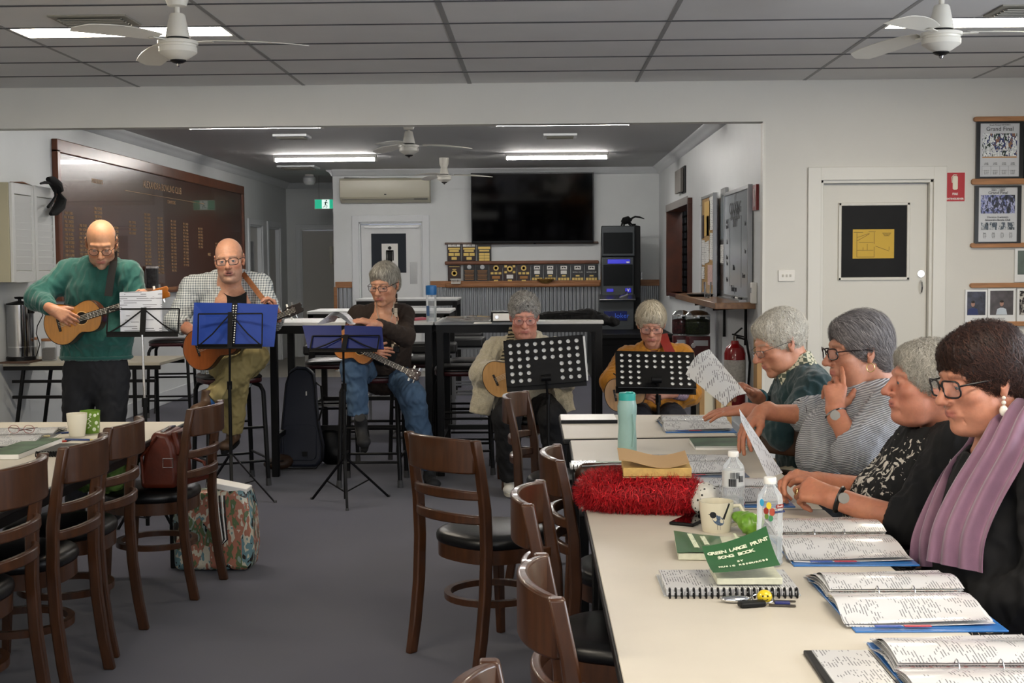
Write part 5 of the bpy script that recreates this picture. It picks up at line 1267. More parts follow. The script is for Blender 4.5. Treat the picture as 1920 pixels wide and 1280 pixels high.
def hair(parent,M,prims,subs,cols,n=1200,L=.05,wd=.0022,flow=None,h=.0036,seed=3,curl=0.0,clump=.004,lift=.004,name='hair',dens=1.7):
 """hair mass with clumped locks plus thousands of strands in one mesh"""
 F_=blob(prims,h,subs);V,Q=F_.mesh();rs=np.random.RandomState(seed)
 if not len(V):return
 flow=flow or(lambda p:np.stack([p[:,0]*2.0,(p[:,1]+.02)*1.2,-.10-np.abs(p[:,1])*.4+0*p[:,0]],1))
 n=int(n*dens);bv=BVHTree.FromPolygons([tuple(v)for v in V],[tuple(int(i)for i in q)for q in Q])
 nn=noise3(V*np.array([1.6,1.6,.7]),160,seed);fn=np.cross(V[Q[:,1]]-V[Q[:,0]],V[Q[:,3]]-V[Q[:,0]]);N=np.zeros_like(V)
 for k in range(4):np.add.at(N,Q[:,k],fn)
 N/=np.linalg.norm(N,axis=1)[:,None]+1e-12
 Vb=V+N*(clump*nn*(1 if not curl else 1.6))[:,None]
 base=np.array([srgb(c)for c in cols]);mixw=np.clip(.4+.45*noise3(V*np.array([1,1,.5]),90,seed+1),0,1)[:,None]
 C0=(base[0]*(1-mixw)+base[2]*mixw)*.8
 pick=rs.randint(0,len(V),n);P0=V[pick];D=flow(P0)+rs.randn(n,3)*.012+curl*rs.randn(n,3)*.25
 Vs,Qs,Cs=[Vb],[Q],[C0];off=len(V);sv,sq,sc=[],[],[];K=7
 for i in range(n):
  p=Vector(P0[i]);nrm=Vector(N[pick[i]]);d=Vector(D[i]);d=d-nrm*d.dot(nrm)
  if d.length<1e-6:continue
  d.normalize();Ls=L*rs.uniform(.5,1.15);hh=rs.uniform(.0015,lift+.0015);ww=wd*.55*rs.uniform(.7,1.3);ph=rs.rand()*6;u0=rs.rand();col=(base[0]*(1-u0)+base[rs.randint(len(base))]*u0)*rs.uniform(.72,1.3)
  for k in range(K):
   u=k/(K-1);side=d.cross(nrm).normalized()*ww*(1-u*.85)
   q=p+nrm*(hh*(1-.6*u)+(lift*1.1*u*u if k==K-1 else 0));
   sv+=[q-side,q+side];sc+=[col,col]
   if k<K-1:b0=off+len(sv)-2;sq.append((b0,b0+1,b0+3,b0+2))
   if curl:d=(d+side.normalized()*math.sin(ph+u*9)*curl*2.2).normalized()
   p2=p+d*Ls/K;loc,n2,_,ds=bv.find_nearest(p2)
   if loc is None:break
   p=loc if ds<.02 else p2;nrm=n2 if n2.dot(nrm)>0 else nrm;d=(d-nrm*d.dot(nrm));d=d.normalized()if d.length>1e-6 else nrm.cross(Vector((1,0,0)))
 Vs.append(np.array([tuple(v)for v in sv]));Qs.append(np.array(sq));Cs.append(np.array(sc))
 V=np.concatenate(Vs);Mn=np.array(M);V=V@Mn[:3,:3].T+Mn[:3,3]
 return npmesh(name,V,np.concatenate(Qs),mat('hair','888888',.55,attr='tint',spec=.35),parent,np.concatenate(Cs))
HB=lambda t=.0,z=0:[(el((0,-.020,.034+z),(.0825+t,.103+t,.091+t)),.01)]
FACECUT=lambda z=.0,y=.0,w=.0:[(el((0,.105+y,-.045+z),(.078+w,.072,.098)),.012),(el((0,.04,-.10),(.075,.06,.06)),.01)]
EARCUT=[(el((q*.090,.002,-.014),(.02,.026,.034)),.008)for q in(-1,1)]
def glasses(parent,M,m,shape='rect',w=.0255,hgt=.019,r=.0016,z=-.002,y=.112,label=None,low=0):
 T=lambda v:M@Vector(v)
 g=MB()
 for q in(-1,1):
  pts=[]
  for k in range(28):
   a=2*PI*k/28;e={'rect':4.5,'round':2.2,'cat':3}[shape];rr=1/((abs(math.cos(a))**e+abs(math.sin(a))**e)**(1/e))
   u,v=w*rr*math.cos(a),hgt*rr*math.sin(a)+(.004*(abs(u_)if False else 0)if False else 0)
   if shape=='cat' and v>0 and u*q>0:v+=.004*(u*q/w)
   xx=q*.0335+u;pts.append(T((xx,y-low*.0-2.2*max(0,abs(xx)-.03)**1.5+(.0 if v>0 else-.002),z+v)))
  g.tube(pts,r*M.to_scale().x,6,closed=True)
  c=sum(pts,Vector())/28;
  g2=MB();n0=len(pts);g2.add([c]+pts,[(0,i+1,(i+1)%n0+1)for i in range(n0)]);lens=g2
  g.tube([T((q*(.0335+w),y-.012,z+.008)),T((q*.073,y-.03,z+.010)),T((q*.0835,.01,z+.008)),T((q*.084,-.012,z+.004)),T((q*.080,-.03,z-.016))],r*1.1,6)
  if q==-1:L1=lens
 g.tube([T((-.0335+w,y-.001,z+.004)),T((0,y+.001,z+.009)),T((.0335-w,y-.001,z+.004))],r*1.1,6)
 o=g.build('glasses',m,parent,label=label)
 L1.build('lens',M_LENS,o,smooth=0);lens.build('lens',M_LENS,o,smooth=0)
 return o
def person(label,C,base,group=None):
 return thing('person',label,'person',base,group=group)
def arm(S,E,W,r=(.056,.046,.034),cut=True,fold=.004,k=.03,seed=0):
 return[(rc(S,E,r[0],r[1],fold=fold,fq=70,ph=seed),k),(rc(E,W,r[1],r[2],cut=cut,fold=fold,fq=80,ph=seed+2),k)]
def shoe(name,parent,ank,toe,m,up=Vector((0,0,1)),s=1.0,msole=None,label=None):
 ank,toe=Vector(ank),Vector(toe);d=(toe-ank).normalized();
 heel=ank-d*.05*s;up=(up-d*up.dot(d)).normalized();side=d.cross(up)
 pr=[(rc(heel,toe-d*.03,.036*s,.036*s,(up,.8)),.02),(rc(ank+up*.03-d*.01,ank+up*.08-d*.02,.042*s,.036*s,cut=True),.03),(el(toe-d*.035,(.044*s,.044*s,.030*s)),.02)]
 V,Q=blob(pr,.006,[(half(-up,-(ank-up*.030*s).dot(up)*1.0,(vv(ank)-.4,vv(ank)+.4)),.004)]if False else()).mesh()
 o=npmesh(name,V,Q,m,parent)
 if label:o['label']=label
 mb=MB();n=24;ring=[]
 for k in range(n):
  a=2*PI*k/n;L_=(toe-heel).length/2+.028*s;ring.append((heel+toe)/2+d*math.cos(a)*L_+side*math.sin(a)*.043*s*(1-.12*math.cos(a)))
 lo=[p-up*.038*s for p in ring];hi=[p-up*.014*s for p in ring];mb.add(lo+hi,[tuple(range(n)),tuple(range(n,2*n))]+[(i,(i+1)%n,n+(i+1)%n,n+i)for i in range(n)])
 mb.build('sole',msole or m_gs,o,smooth=40)
 return o
def collar_ring(parent,c,r,w_,m,a0=-55,a1=235,lift=.0,tilt=.02,face=0):
 pts=[];ups=[]
 for a in np.linspace(R(a0),R(a1),20):d=Vector((math.cos(a+face),math.sin(a+face),0));pts.append(Vector(c)+d*r+Vector((0,0,lift+tilt*math.sin(a))));ups.append(d+Vector((0,0,.35)))
 return strap('collar',parent,pts,w_,m,ups)
def strap(name,parent,pts,w_,m,up):
 mb=MB();pts=[Vector(p)for p in pts];vs=[]
 for i,p in enumerate(pts):
  t=(pts[min(i+1,len(pts)-1)]-pts[max(i-1,0)]).normalized();n_=Vector(up[i]if isinstance(up,list)else up);sd=t.cross(n_).normalized()*w_/2;n_=sd.cross(t).normalized()*.0015
  vs+=[p-sd-n_,p+sd-n_,p+sd+n_,p-sd+n_]
 fs=[(0,1,2,3),tuple(range(len(vs)-4,len(vs)))]
 for i in range(len(pts)-1):
  for k in range(4):fs.append((4*i+k,4*i+(k+1)%4,4*i+4+(k+1)%4,4*i+4+k))
 return mb.add(vs,fs).build(name,m,parent)
V3=Vector
DN=V3((0,0,-1));CAMD=V3((0,-1,0))
# ---- 1. standing man in teal sweatshirt ----
def man_standing():
 Y=7.6;pel=P(180,690,Y);t=person('bald standing man in a teal sweatshirt playing a ukulele at the left',None,(pel.x,Y,0))
 NB=P(190,500,7.62);Hc=P(190,455,7.5)
 hd=head(t,Hc,(.25,-1,-.55),s=1.06,neck=NB,skin='bf8c6a',o_=dict(eye=.15,jaw=1.05,stub=.35,brow='8c7a66',red=.45,look=-.5,neckr=.058))
 RS,LS=P(130,512,7.62),P(241,515,7.55);RE,RW=P(70,558,7.52),P(98,580,7.32);LE,LW=P(268,605,7.5),P(272,585,7.31)
 hr=hand(RW,P(140,602,7.295)-RW,(-.1,-1,.4),(.6,-.2,.6),(.45,.5,.55,.6),s=1.05);hr.append((rc(RE,RW,.04,.027),.02))
 hl=hand(LW,V3((.25,-.1,1)),(.8,.6,0),(-.3,-1,.5),(.7,.8,.8,.8),s=1.0);hl.append((rc(LE,LW,.04,.027),.02))
 skinparts(t,hd,[hr,hl],'bd8a6c')
 m=mat('teal_sweatshirt','1a554d',.85,noise=.08,nscale=120,bump=.25,bscale=500,sheen=.3)
 wc=P(180,640,Y);f=V3((0,1,0));ch=P(188,548,Y)
 pr=[(rc(P(180,668,Y),ch,.205,.195,(f,.62)),.03),(rc(ch,P(190,510,7.62),.17,.10,(f,.7)),.06),(rc(RS,LS,.068,.068),.05),(rc(NB,RS,.06,.06),.05),(rc(NB,LS,.06,.06),.05),(el(P(182,625,Y-.03),(.2,.15,.12)),.05)]
 pr+=arm(RS,RE,RW+(RE-RW)*.12,(.077,.070,.043),seed=1,fold=.006)+arm(LS,LE,LW+(LE-LW)*.1,(.075,.066,.042),seed=4,fold=.006)
 hem=P(180,673,Y).z
 cloth('sweatshirt',t,pr,m,.0075,[((lambda X,Y_,Z:Z-hem+.0*X,(vv((-9,-9,-1)),vv((9,9,hem)))),.004),(rc(NB-V3((0,0,.03)),Hc,.064,.07),.006)],wr=.006,wf=24)
 MB().tube([NB+V3((math.cos(a)*.066,math.sin(a)*.064,.002+.012*math.sin(a)))for a in np.linspace(0,2*PI,28,endpoint=False)],.0085,8,closed=True).build('collar',m,t)
 mb=MB();
 mb.tube([V3((wc.x+math.cos(a)*.205,Y+math.sin(a)*.128,hem+.012))for a in np.linspace(0,2*PI,40,endpoint=False)],.011,8,closed=True,flat=1.0).build('hem_band',m,t)
 mj=mat('black_jeans','1b1c20',.8,noise=.15,nscale=14,bump=.2,bscale=300)
 RH,LH=P(150,700,Y),P(212,700,Y)
 RK,LK=V3((P(146,800,Y).x,Y-.03,.5)),V3((P(208,800,Y).x,Y-.02,.5));RA,LA=V3((RK.x-.03,Y+.02,.09)),V3((LK.x+.0,Y+.02,.09))
 pr=[(rc(P(180,660,Y),P(180,700,Y),.175,.17,(f,.68)),.04)]
 for H_,K,A_ in((RH,RK,RA),(LH,LK,LA)):pr+=[(rc(H_,K,.098,.080,fold=.004),.03),(rc(K,A_,.079,.060,cut=True,fold=.005,fq=50),.03)]
 cloth('trousers',t,pr,mj,.009,wr=.005,wf=20,seed=5)
 for A_ in(RA,LA):shoe('shoe',t,(A_.x,A_.y,.045),(A_.x,A_.y-.19,.045),m_gs)
 M=hd[0]
 hair(t,M,[(el((0,-.018,.020),(.0795,.101,.080)),.01)],[(el((0,.02,.095),(.085,.13,.075)),.01),(el((0,.095,0),(.12,.10,.14)),.01),(half((0,0,1),-.055,(vv((-.2,-.2,-.2)),vv((.2,.2,-.05)))),.004)]+EARCUT,['6a5f57','8a8078','4c443e'],700,.022,.0016,seed=2,clump=.001,lift=.002)
 glasses(t,M,mat('glasses_brown','2a1a14',.3),'round',.0245,.019)
 return t
man_standing()
# ---- 2. seated man in check shirt ----
def man_check():
 t=person('bald seated man in glasses and small-check shirt behind the blue music folder',None,(-2.12,8.85,0))
 Y=8.72;NB=P(430,530,8.66);Hc=P(430,486,8.5);f=V3((0,1,0))
 hd=head(t,Hc,(.12,-1,-.12),up=(-.08,0,1),s=1.14,neck=NB,chest=P(436,575,8.6),skin='c99579',o_=dict(eye=.5,mouth=.6,jaw=1.06,stub=.3,brow='8d7a6a',red=.5,look=-.1,neckr=.06,fat=.003))
 RS,LS=P(362,540,Y),P(487,536,Y);RE,RW=P(330,603,8.65),P(378,632,8.42);LE,LW=P(512,600,8.6),P(520,590,8.3)
 hr=hand(RW,P(425,640,8.36)-RW,(0,-1,.2),(0,0,1),(.5,.5,.6,.6),s=1.05);hr.append((rc(P(345,612,8.6),RW,.044,.029),.02))
 hl=hand(LW,V3((-.2,-.2,1)),(1,.4,0),(-.5,-1,.5),(.7,.8,.8,.8));hl.append((rc(LE,LW,.042,.028),.02))
 skinparts(t,hd,[hr,hl],'b8836a')
 m=mat('check_shirt','c9d0d2',.8,bump=.1,bscale=300);nt,b=nodes(m);tc=new(nt,'ShaderNodeTexCoord');sp=new(nt,'ShaderNodeSeparateXYZ');nt.links.new(tc.outputs['Object'],sp.inputs[0])
 fs=[]
 for ax in('X','Z'):
  a=new(nt,'ShaderNodeMath',operation='MULTIPLY');a.inputs[1].default_value=62.0;nt.links.new(sp.outputs[ax],a.inputs[0]);c=new(nt,'ShaderNodeMath',operation='FRACT');nt.links.new(a.outputs[0],c.inputs[0]);d=new(nt,'ShaderNodeMath',operation='LESS_THAN');d.inputs[1].default_value=.36;nt.links.new(c.outputs[0],d.inputs[0]);fs.append(d.outputs[0])
 a=new(nt,'ShaderNodeMath',operation='ADD');nt.links.new(fs[0],a.inputs[0]);nt.links.new(fs[1],a.inputs[1]);a2=new(nt,'ShaderNodeMath',operation='MULTIPLY');a2.inputs[1].default_value=.5;nt.links.new(a.outputs[0],a2.inputs[0])
 mx=new(nt,'ShaderNodeMix',data_type='RGBA');nt.links.new(a2.outputs[0],mx.inputs['Factor']);mx.inputs['A'].default_value=(*srgb('cfd3d2'),1);mx.inputs['B'].default_value=(*srgb('47545f'),1);nt.links.new(mx.outputs['Result'],b.inputs['Base Color'])
 ch=P(430,585,Y)
 pr=[(rc(P(432,680,8.82),ch,.21,.20,(f,.68)),.03),(rc(ch,NB,.17,.09,(f,.7)),.06),(rc(RS,LS,.068,.068),.05),(rc(NB,RS,.06,.06),.05),(rc(NB,LS,.06,.06),.05)]
 pr+=arm(RS,RE,RE.lerp(RW,.35),(.078,.070,.058),seed=1,fold=.006)+arm(LS,LE,LE.lerp(LW,.6),(.076,.068,.05),seed=4,fold=.006)
 pr+=[(rc(P(411,519,8.68),RS,.048,.06),.04),(rc(P(452,519,8.68),LS,.048,.06),.04)];collar_ring(t,NB+V3((0,0,.045)),.080,.055,m,tilt=.028)
 opn=[(rc(NB+V3((0,-.02,-.02)),Hc,.066,.078),.006),(rc(P(434,512,8.52),P(440,562,8.47),.040,.014),.01)]
 cloth('shirt',t,pr,m,.0078,opn,wr=.006,wf=24,seed=3)
 MB().grid(lambda u,v:P(416+46*u,556+60*v-10*(2*u-1)**2*(1-v)*-1*-1,8.524+.045*(2*u-1)**2-.03*v),12,8,thick=.003).build('undershirt',m_cat,t)
 for q in(-1,1):
  b0=NB+V3((q*.02,-.055,-.055));strap('collar',t,[NB+V3((q*.070,.03,.035)),NB+V3((q*.075,-.03,.02)),NB+V3((q*.062,-.075,-.03)),NB+V3((q*.045,-.095,-.085))],.05,m,[V3((q,.4,.3)),V3((q,-.3,.4)),V3((q*.6,-1,.3)),V3((q*.3,-1,.2))])
 mk=mat('khaki_trousers','8f8154',.8,noise=.08,nscale=10,bump=.2,bscale=200)
 pel=P(432,692,8.85);LK,LA=P(478,668,8.38),P(396,748,8.24);RK,RA=P(446,694,8.36),P(436,808,8.5)
 pr=[(rc(pel+V3((-.07,0,0)),pel+V3((.07,0,0)),.125,.125),.04),(rc(pel+V3((.08,0,0)),LK,.098,.082,fold=.006),.03),(rc(LK,LA,.080,.062,cut=True,fold=.008,fq=60),.03),(rc(pel+V3((-.08,0,0)),RK,.098,.082,fold=.006),.03),(rc(RK,RA,.078,.064,cut=True,fold=.007,fq=60),.03)]
 cloth('trousers',t,pr,mk,.008,wr=.008,wf=24,seed=6)
 mbt=mat('brown_leather_boot','4a3524',.5,noise=.2)
 shoe('boot',t,RA+V3((0,0,-.05)),RA+V3((-.02,-.17,-.085)),mbt)
 d=(LA-LK).normalized();shoe('boot',t,LA+d*.03,LA+d*.03+V3((-.05,-.14,-.04)),mbt)
 MB().tube([LA+d*.005,LA+d*.03,LA+d*.05],[.046,.044,.04],14).build('sock',mat('blue_sock','2a5f9a',.8,noise=.3,nscale=60),t)
 M=hd[0]
 hair(t,M,[(el((0,-.018,.016),(.079,.100,.076)),.01)],[(el((0,.02,.090),(.085,.13,.080)),.01),(el((0,.095,0),(.12,.105,.14)),.01),(half((0,0,1),-.055,(vv((-.2,-.2,-.2)),vv((.2,.2,-.05)))),.004)]+EARCUT,['8a6f58','a08468','6a5442'],500,.016,.0016,seed=3,clump=.001,lift=.0015)
 glasses(t,M,mat('glasses_black','101012',.3),'rect',.0265,.0185,r=.002)
 strap('guitar_strap',t,[P(455,512,8.62),P(468,528,8.58),P(487,553,8.56),P(500,568,8.5)],.035,mat('tan_strap','8f5a35',.6,noise=.2,nscale=30),CAMD)
 strap('guitar_strap',t,[P(500,568,8.5),P(520,583,8.42),P(532,590,8.36)],.012,m_black,CAMD)
man_check()
# ---- 3. woman in brown cardigan ----
def woman_brown():
 t=person('grey-haired woman in dark brown cardigan and jeans on a bar stool, second music folder',None,(-1.1,8.86,0));f=V3((0,1,0))
 Y=8.7;NB=P(722,577,8.66);Hc=P(721,531,8.5)
 hd=head(t,Hc,(-.32,-1,-.30),s=1.10,neck=NB,chest=P(722,610,8.62),skin='bd8a6d',o_=dict(eye=.12,jaw=.98,age=1.35,brow='8a7a6a',red=.35,look=-.5,neckr=.05))
 RS,LS=P(672,592,Y),P(757,590,Y);RE,RW=P(656,640,8.62),P(690,660,8.40);LE,LW=P(760,632,8.5),P(704,608,8.22)
 hl=hand(LW,P(664,596,8.16)-LW,(-.1,-.4,1),(-.2,-1,0),(.35,.35,.4,.4),s=1.05,spread=.02);hl.append((rc(LE,LW,.038,.027),.02))
 hr=hand(RW,V3((1,-.3,.0)),(0,-1,.2),(0,0,1),(.5,.5,.6,.6));hr.append((rc(RE,RW,.038,.026),.02))
 skinparts(t,hd,[hr,hl],'b9866b')
 m=mat('brown_cardigan','2b2019',.9,noise=.1,nscale=100,bump=.35,bscale=350)
 ch=P(718,640,Y)
 pr=[(rc(P(718,690,8.82),ch,.185,.165,(f,.72)),.03),(rc(ch,P(720,592,8.66),.155,.10,(f,.72)),.05),(rc(RS,LS,.055,.055),.05),(rc(NB,RS,.045,.052),.05),(rc(NB,LS,.045,.052),.05),(rc(P(756,640,8.72),P(748,710,8.80),.06,.055,(f,.7),cut=True),.04)]
 pr+=arm(RS,RE,RW,(.064,.058,.042),seed=1)+arm(LS,LE,LE.lerp(LW,.93),(.064,.060,.043),seed=4)
 cloth('cardigan',t,pr,m,.0075,[(rc(NB,Hc,.058,.075),.006),(rc(P(720,572,8.5),P(723,645,8.44),.042,.010),.01)],wr=.005,wf=28,seed=8)
 V_,Q_=blob([(rc(P(722,622,8.66),P(720,660,8.62),.07,.09,(f,.8)),.01)],.008).mesh();npmesh('top',V_,Q_,m_cat,t)
 for q in(-1,1):MB().tube([P(722+q*17,560,8.58),P(722+q*15,585,8.55),P(722+q*8,612,8.54),P(722,632,8.53)],.0022,5).build('necklace',mat('dull_silver','8a8478',.4,metal=.7),t)
 mj=mat('blue_jeans','3d536b',.85,noise=.22,nscale=7,bump=.2,bscale=300)
 pel=P(718,695,8.86);RK,RA=P(663,690,8.42),P(672,776,8.46);LK,LA=P(772,742,8.5),P(800,872,8.68)
 pr=[(rc(pel+V3((-.07,0,0)),pel+V3((.07,0,0)),.115,.115),.04),(rc(pel+V3((-.08,0,0)),RK,.098,.080,fold=.005),.03),(rc(RK,RA,.080,.066,cut=True,fold=.006,fq=60),.03),(rc(pel+V3((.08,0,0)),LK,.098,.084,fold=.005),.03),(rc(LK,LA,.084,.072,cut=True,fold=.006,fq=60),.03)]
 cloth('jeans',t,pr,mj,.008,wr=.007,wf=24,seed=9)
 md=mat('dark_trainer','1c1c1d',.7)
 shoe('shoe',t,RA+V3((.02,-.02,-.07)),RA+V3((.05,-.10,-.20)),md,up=V3((0,-.7,.7)))
 shoe('shoe',t,(LA.x+.02,8.68,.05),(LA.x+.07,8.48,.05),md)
 M=hd[0]
 hair(t,M,HB(.004)+[(el((0,.042,.072),(.064,.040,.030)),.02),(el((0,-.06,-.02),(.074,.05,.065)),.02)],FACECUT(-.002)+EARCUT,['9a958a','c0bcae','6e6a62'],1500,.055,.0022,seed=4,clump=.003,flow=lambda p:np.stack([p[:,0]*1.2+.02,p[:,1]*1.0+.015,-.09+0*p[:,0]],1))
 glasses(t,M,mat('glasses_black'),'rect',.0255,.0165)
 for seg in range(16):
  pass
 m2=mat('woven_strap','b8a890',.8);nt,b=nodes(m2)
 if not any(n.type=='TEX_CHECKER' for n in nt.nodes):
  ck=new(nt,'ShaderNodeTexChecker',i_Scale=34.0);ck.inputs['Color1'].default_value=(*srgb('c9bca6'),1);ck.inputs['Color2'].default_value=(*srgb('33271f'),1);tc=new(nt,'ShaderNodeTexCoord');nt.links.new(tc.outputs['Object'],ck.inputs[0]);nt.links.new(ck.outputs[0],b.inputs['Base Color'])
 strap('ukulele_strap',t,[P(738,551,8.66),P(738,572,8.58),P(738,600,8.555),P(740,630,8.54),P(742,655,8.54)],.05,m2,CAMD)
 MB().box(P(743,655,8.53),(.04,.01,.045)).build('strap_end',m_black,t,bevel=.004)
woman_brown()
# ---- 4. woman in cream cardigan ----
def woman_cream():
 t=person('woman with short grey curls and cream fleece cardigan behind the perforated music stand',None,(-.09,8.74,0));f=V3((0,1,0))
 Y=8.66;NB=P(986,636,8.62);Hc=P(983,590,8.45)
 hd=head(t,Hc,(.04,-1,-.32),s=1.13,neck=NB,skin='c28a78',o_=dict(eye=.14,jaw=1.04,age=1.1,fat=.006,brow='8a8078',red=.6,look=-.5,neckr=.06))
 RS,LS=P(930,656,Y),P(1042,656,Y);RE,RW=P(905,700,8.55),P(945,690,8.32);LE,LW=P(1064,706,8.5),P(1042,715,8.32)
 hr=hand(RW,P(975,715,8.3)-RW,(0,-1,.3),(0,0,1),(.45,.5,.55,.6));hr.append((rc(RE,RW,.04,.028),.02))
 hl=hand(LW,V3((-1,-.2,.1)),(0,-.3,-1),(0,-1,.2),(.5,.6,.6,.6));hl.append((rc(LE,LW,.04,.028),.02))
 skinparts(t,hd,[hr,hl],'b9806c')
 m=mat('cream_fleece','b5ac94',.95,noise=.12,nscale=90,bump=.9,bscale=160,sheen=.5)
 ch=P(985,700,Y);opn=[(rc(NB,Hc,.066,.08),.006),(rc(P(985,630,8.42),P(990,780,8.38),.085,.12),.01)]
 pr=[(rc(P(985,760,8.72),ch,.215,.20,(f,.75)),.03),(rc(ch,P(985,650,8.62),.18,.12,(f,.7)),.05),(rc(RS,LS,.062,.062),.05),(rc(NB,RS,.055,.06),.05),(rc(NB,LS,.055,.06),.05),(rc(P(912,710,8.55),P(900,775,8.55),.075,.07,(f,.6),cut=True),.05),(rc(P(1052,715,8.5),P(1066,772,8.5),.06,.05,(f,.6),cut=True),.05)]
 pr+=arm(RS,RE,RE.lerp(RW,.9),(.085,.082,.052),seed=1,fold=.006)+arm(LS,LE,LE.lerp(LW,.8),(.08,.074,.05),seed=4,fold=.006)
 cloth('cardigan',t,pr,m,.008,opn,wr=.006,wf=24,seed=11)
 for q in(-1,1):MB().tube([NB+V3((q*.03,.07,.055)),NB+V3((q*.085,.02,.04)),NB+V3((q*.10,-.06,-.03)),NB+V3((q*.125,-.11,-.13)),NB+V3((q*.16,-.13,-.26))],[.022,.026,.026,.024,.02],10,flat=.6).build('collar',m,t)
 bl=mat('black_knit','0c0c0e',.85)
 V_,Q_=blob([(rc(P(985,755,8.70),P(985,690,8.62),.19,.165,(f,.72)),.02),(rc(P(985,690,8.62),P(985,648,8.61),.16,.085,(f,.7)),.04)],.008,[(rc(NB+V3((0,0,.01)),Hc,.064,.075),.006)]).mesh();npmesh('top',V_,Q_,bl,t)
 pel=P(985,752,8.76);pr=[(rc(pel+V3((-.08,0,0)),pel+V3((.08,0,0)),.12,.12),.04)]
 feet=[]
 for kx,ax_,s_ in((950,957,-1),(1036,1044,1)):
  K=P(kx,782,8.30);A_=V3((P(ax_,880,8.42).x,8.42,.10));pr+=[(rc(pel+V3((s_*.08,0,0)),K,.105,.088),.03),(rc(K,A_,.088,.072,cut=True,fold=.006,fq=50),.03)];feet.append(A_)
 cloth('trousers',t,pr,bl,.009,wr=.006,wf=22,seed=12)
 mw=mat('white_trainer','c9c6be',.6)
 for A_ in feet:shoe('shoe',t,(A_.x,A_.y,.05),(A_.x,A_.y-.18,.05),mw,msole=mat('pale_sole','b5b2a8',.7))
 M=hd[0]
 hair(t,M,HB(.005)+[(el((0,.03,.086),(.062,.052,.032)),.02)],FACECUT(.006)+EARCUT,['a3a09a','b9b6b0','5c5a58'],1700,.03,.0026,seed=5,clump=.007,curl=.5,lift=.008)
 glasses(t,M,mat('glasses_rose','8a4a48',.35),'round',.0265,.021)
 m2=mat('zebra_strap','9c9274',.8);nt,b=nodes(m2);wv=new(nt,'ShaderNodeTexWave',i_Scale=14.0,i_Distortion=6.0);cr=new(nt,'ShaderNodeValToRGB');cr.color_ramp.interpolation='CONSTANT';cr.color_ramp.elements[0].color=(*srgb('1c1a16'),1);cr.color_ramp.elements[1].position=.5;cr.color_ramp.elements[1].color=(*srgb('9c9274'),1)
 wv.bands_direction='Z';tc=new(nt,'ShaderNodeTexCoord');nt.links.new(tc.outputs['Object'],wv.inputs['Vector']);nt.links.new(wv.outputs['Fac'],cr.inputs[0]);nt.links.new(cr.outputs[0],b.inputs['Base Color'])
 strap('ukulele_strap',t,[P(961,612,8.56),P(958,632,8.50),P(950,655,8.46),P(943,680,8.44),P(940,700,8.40)],.045,m2,CAMD)
woman_cream()
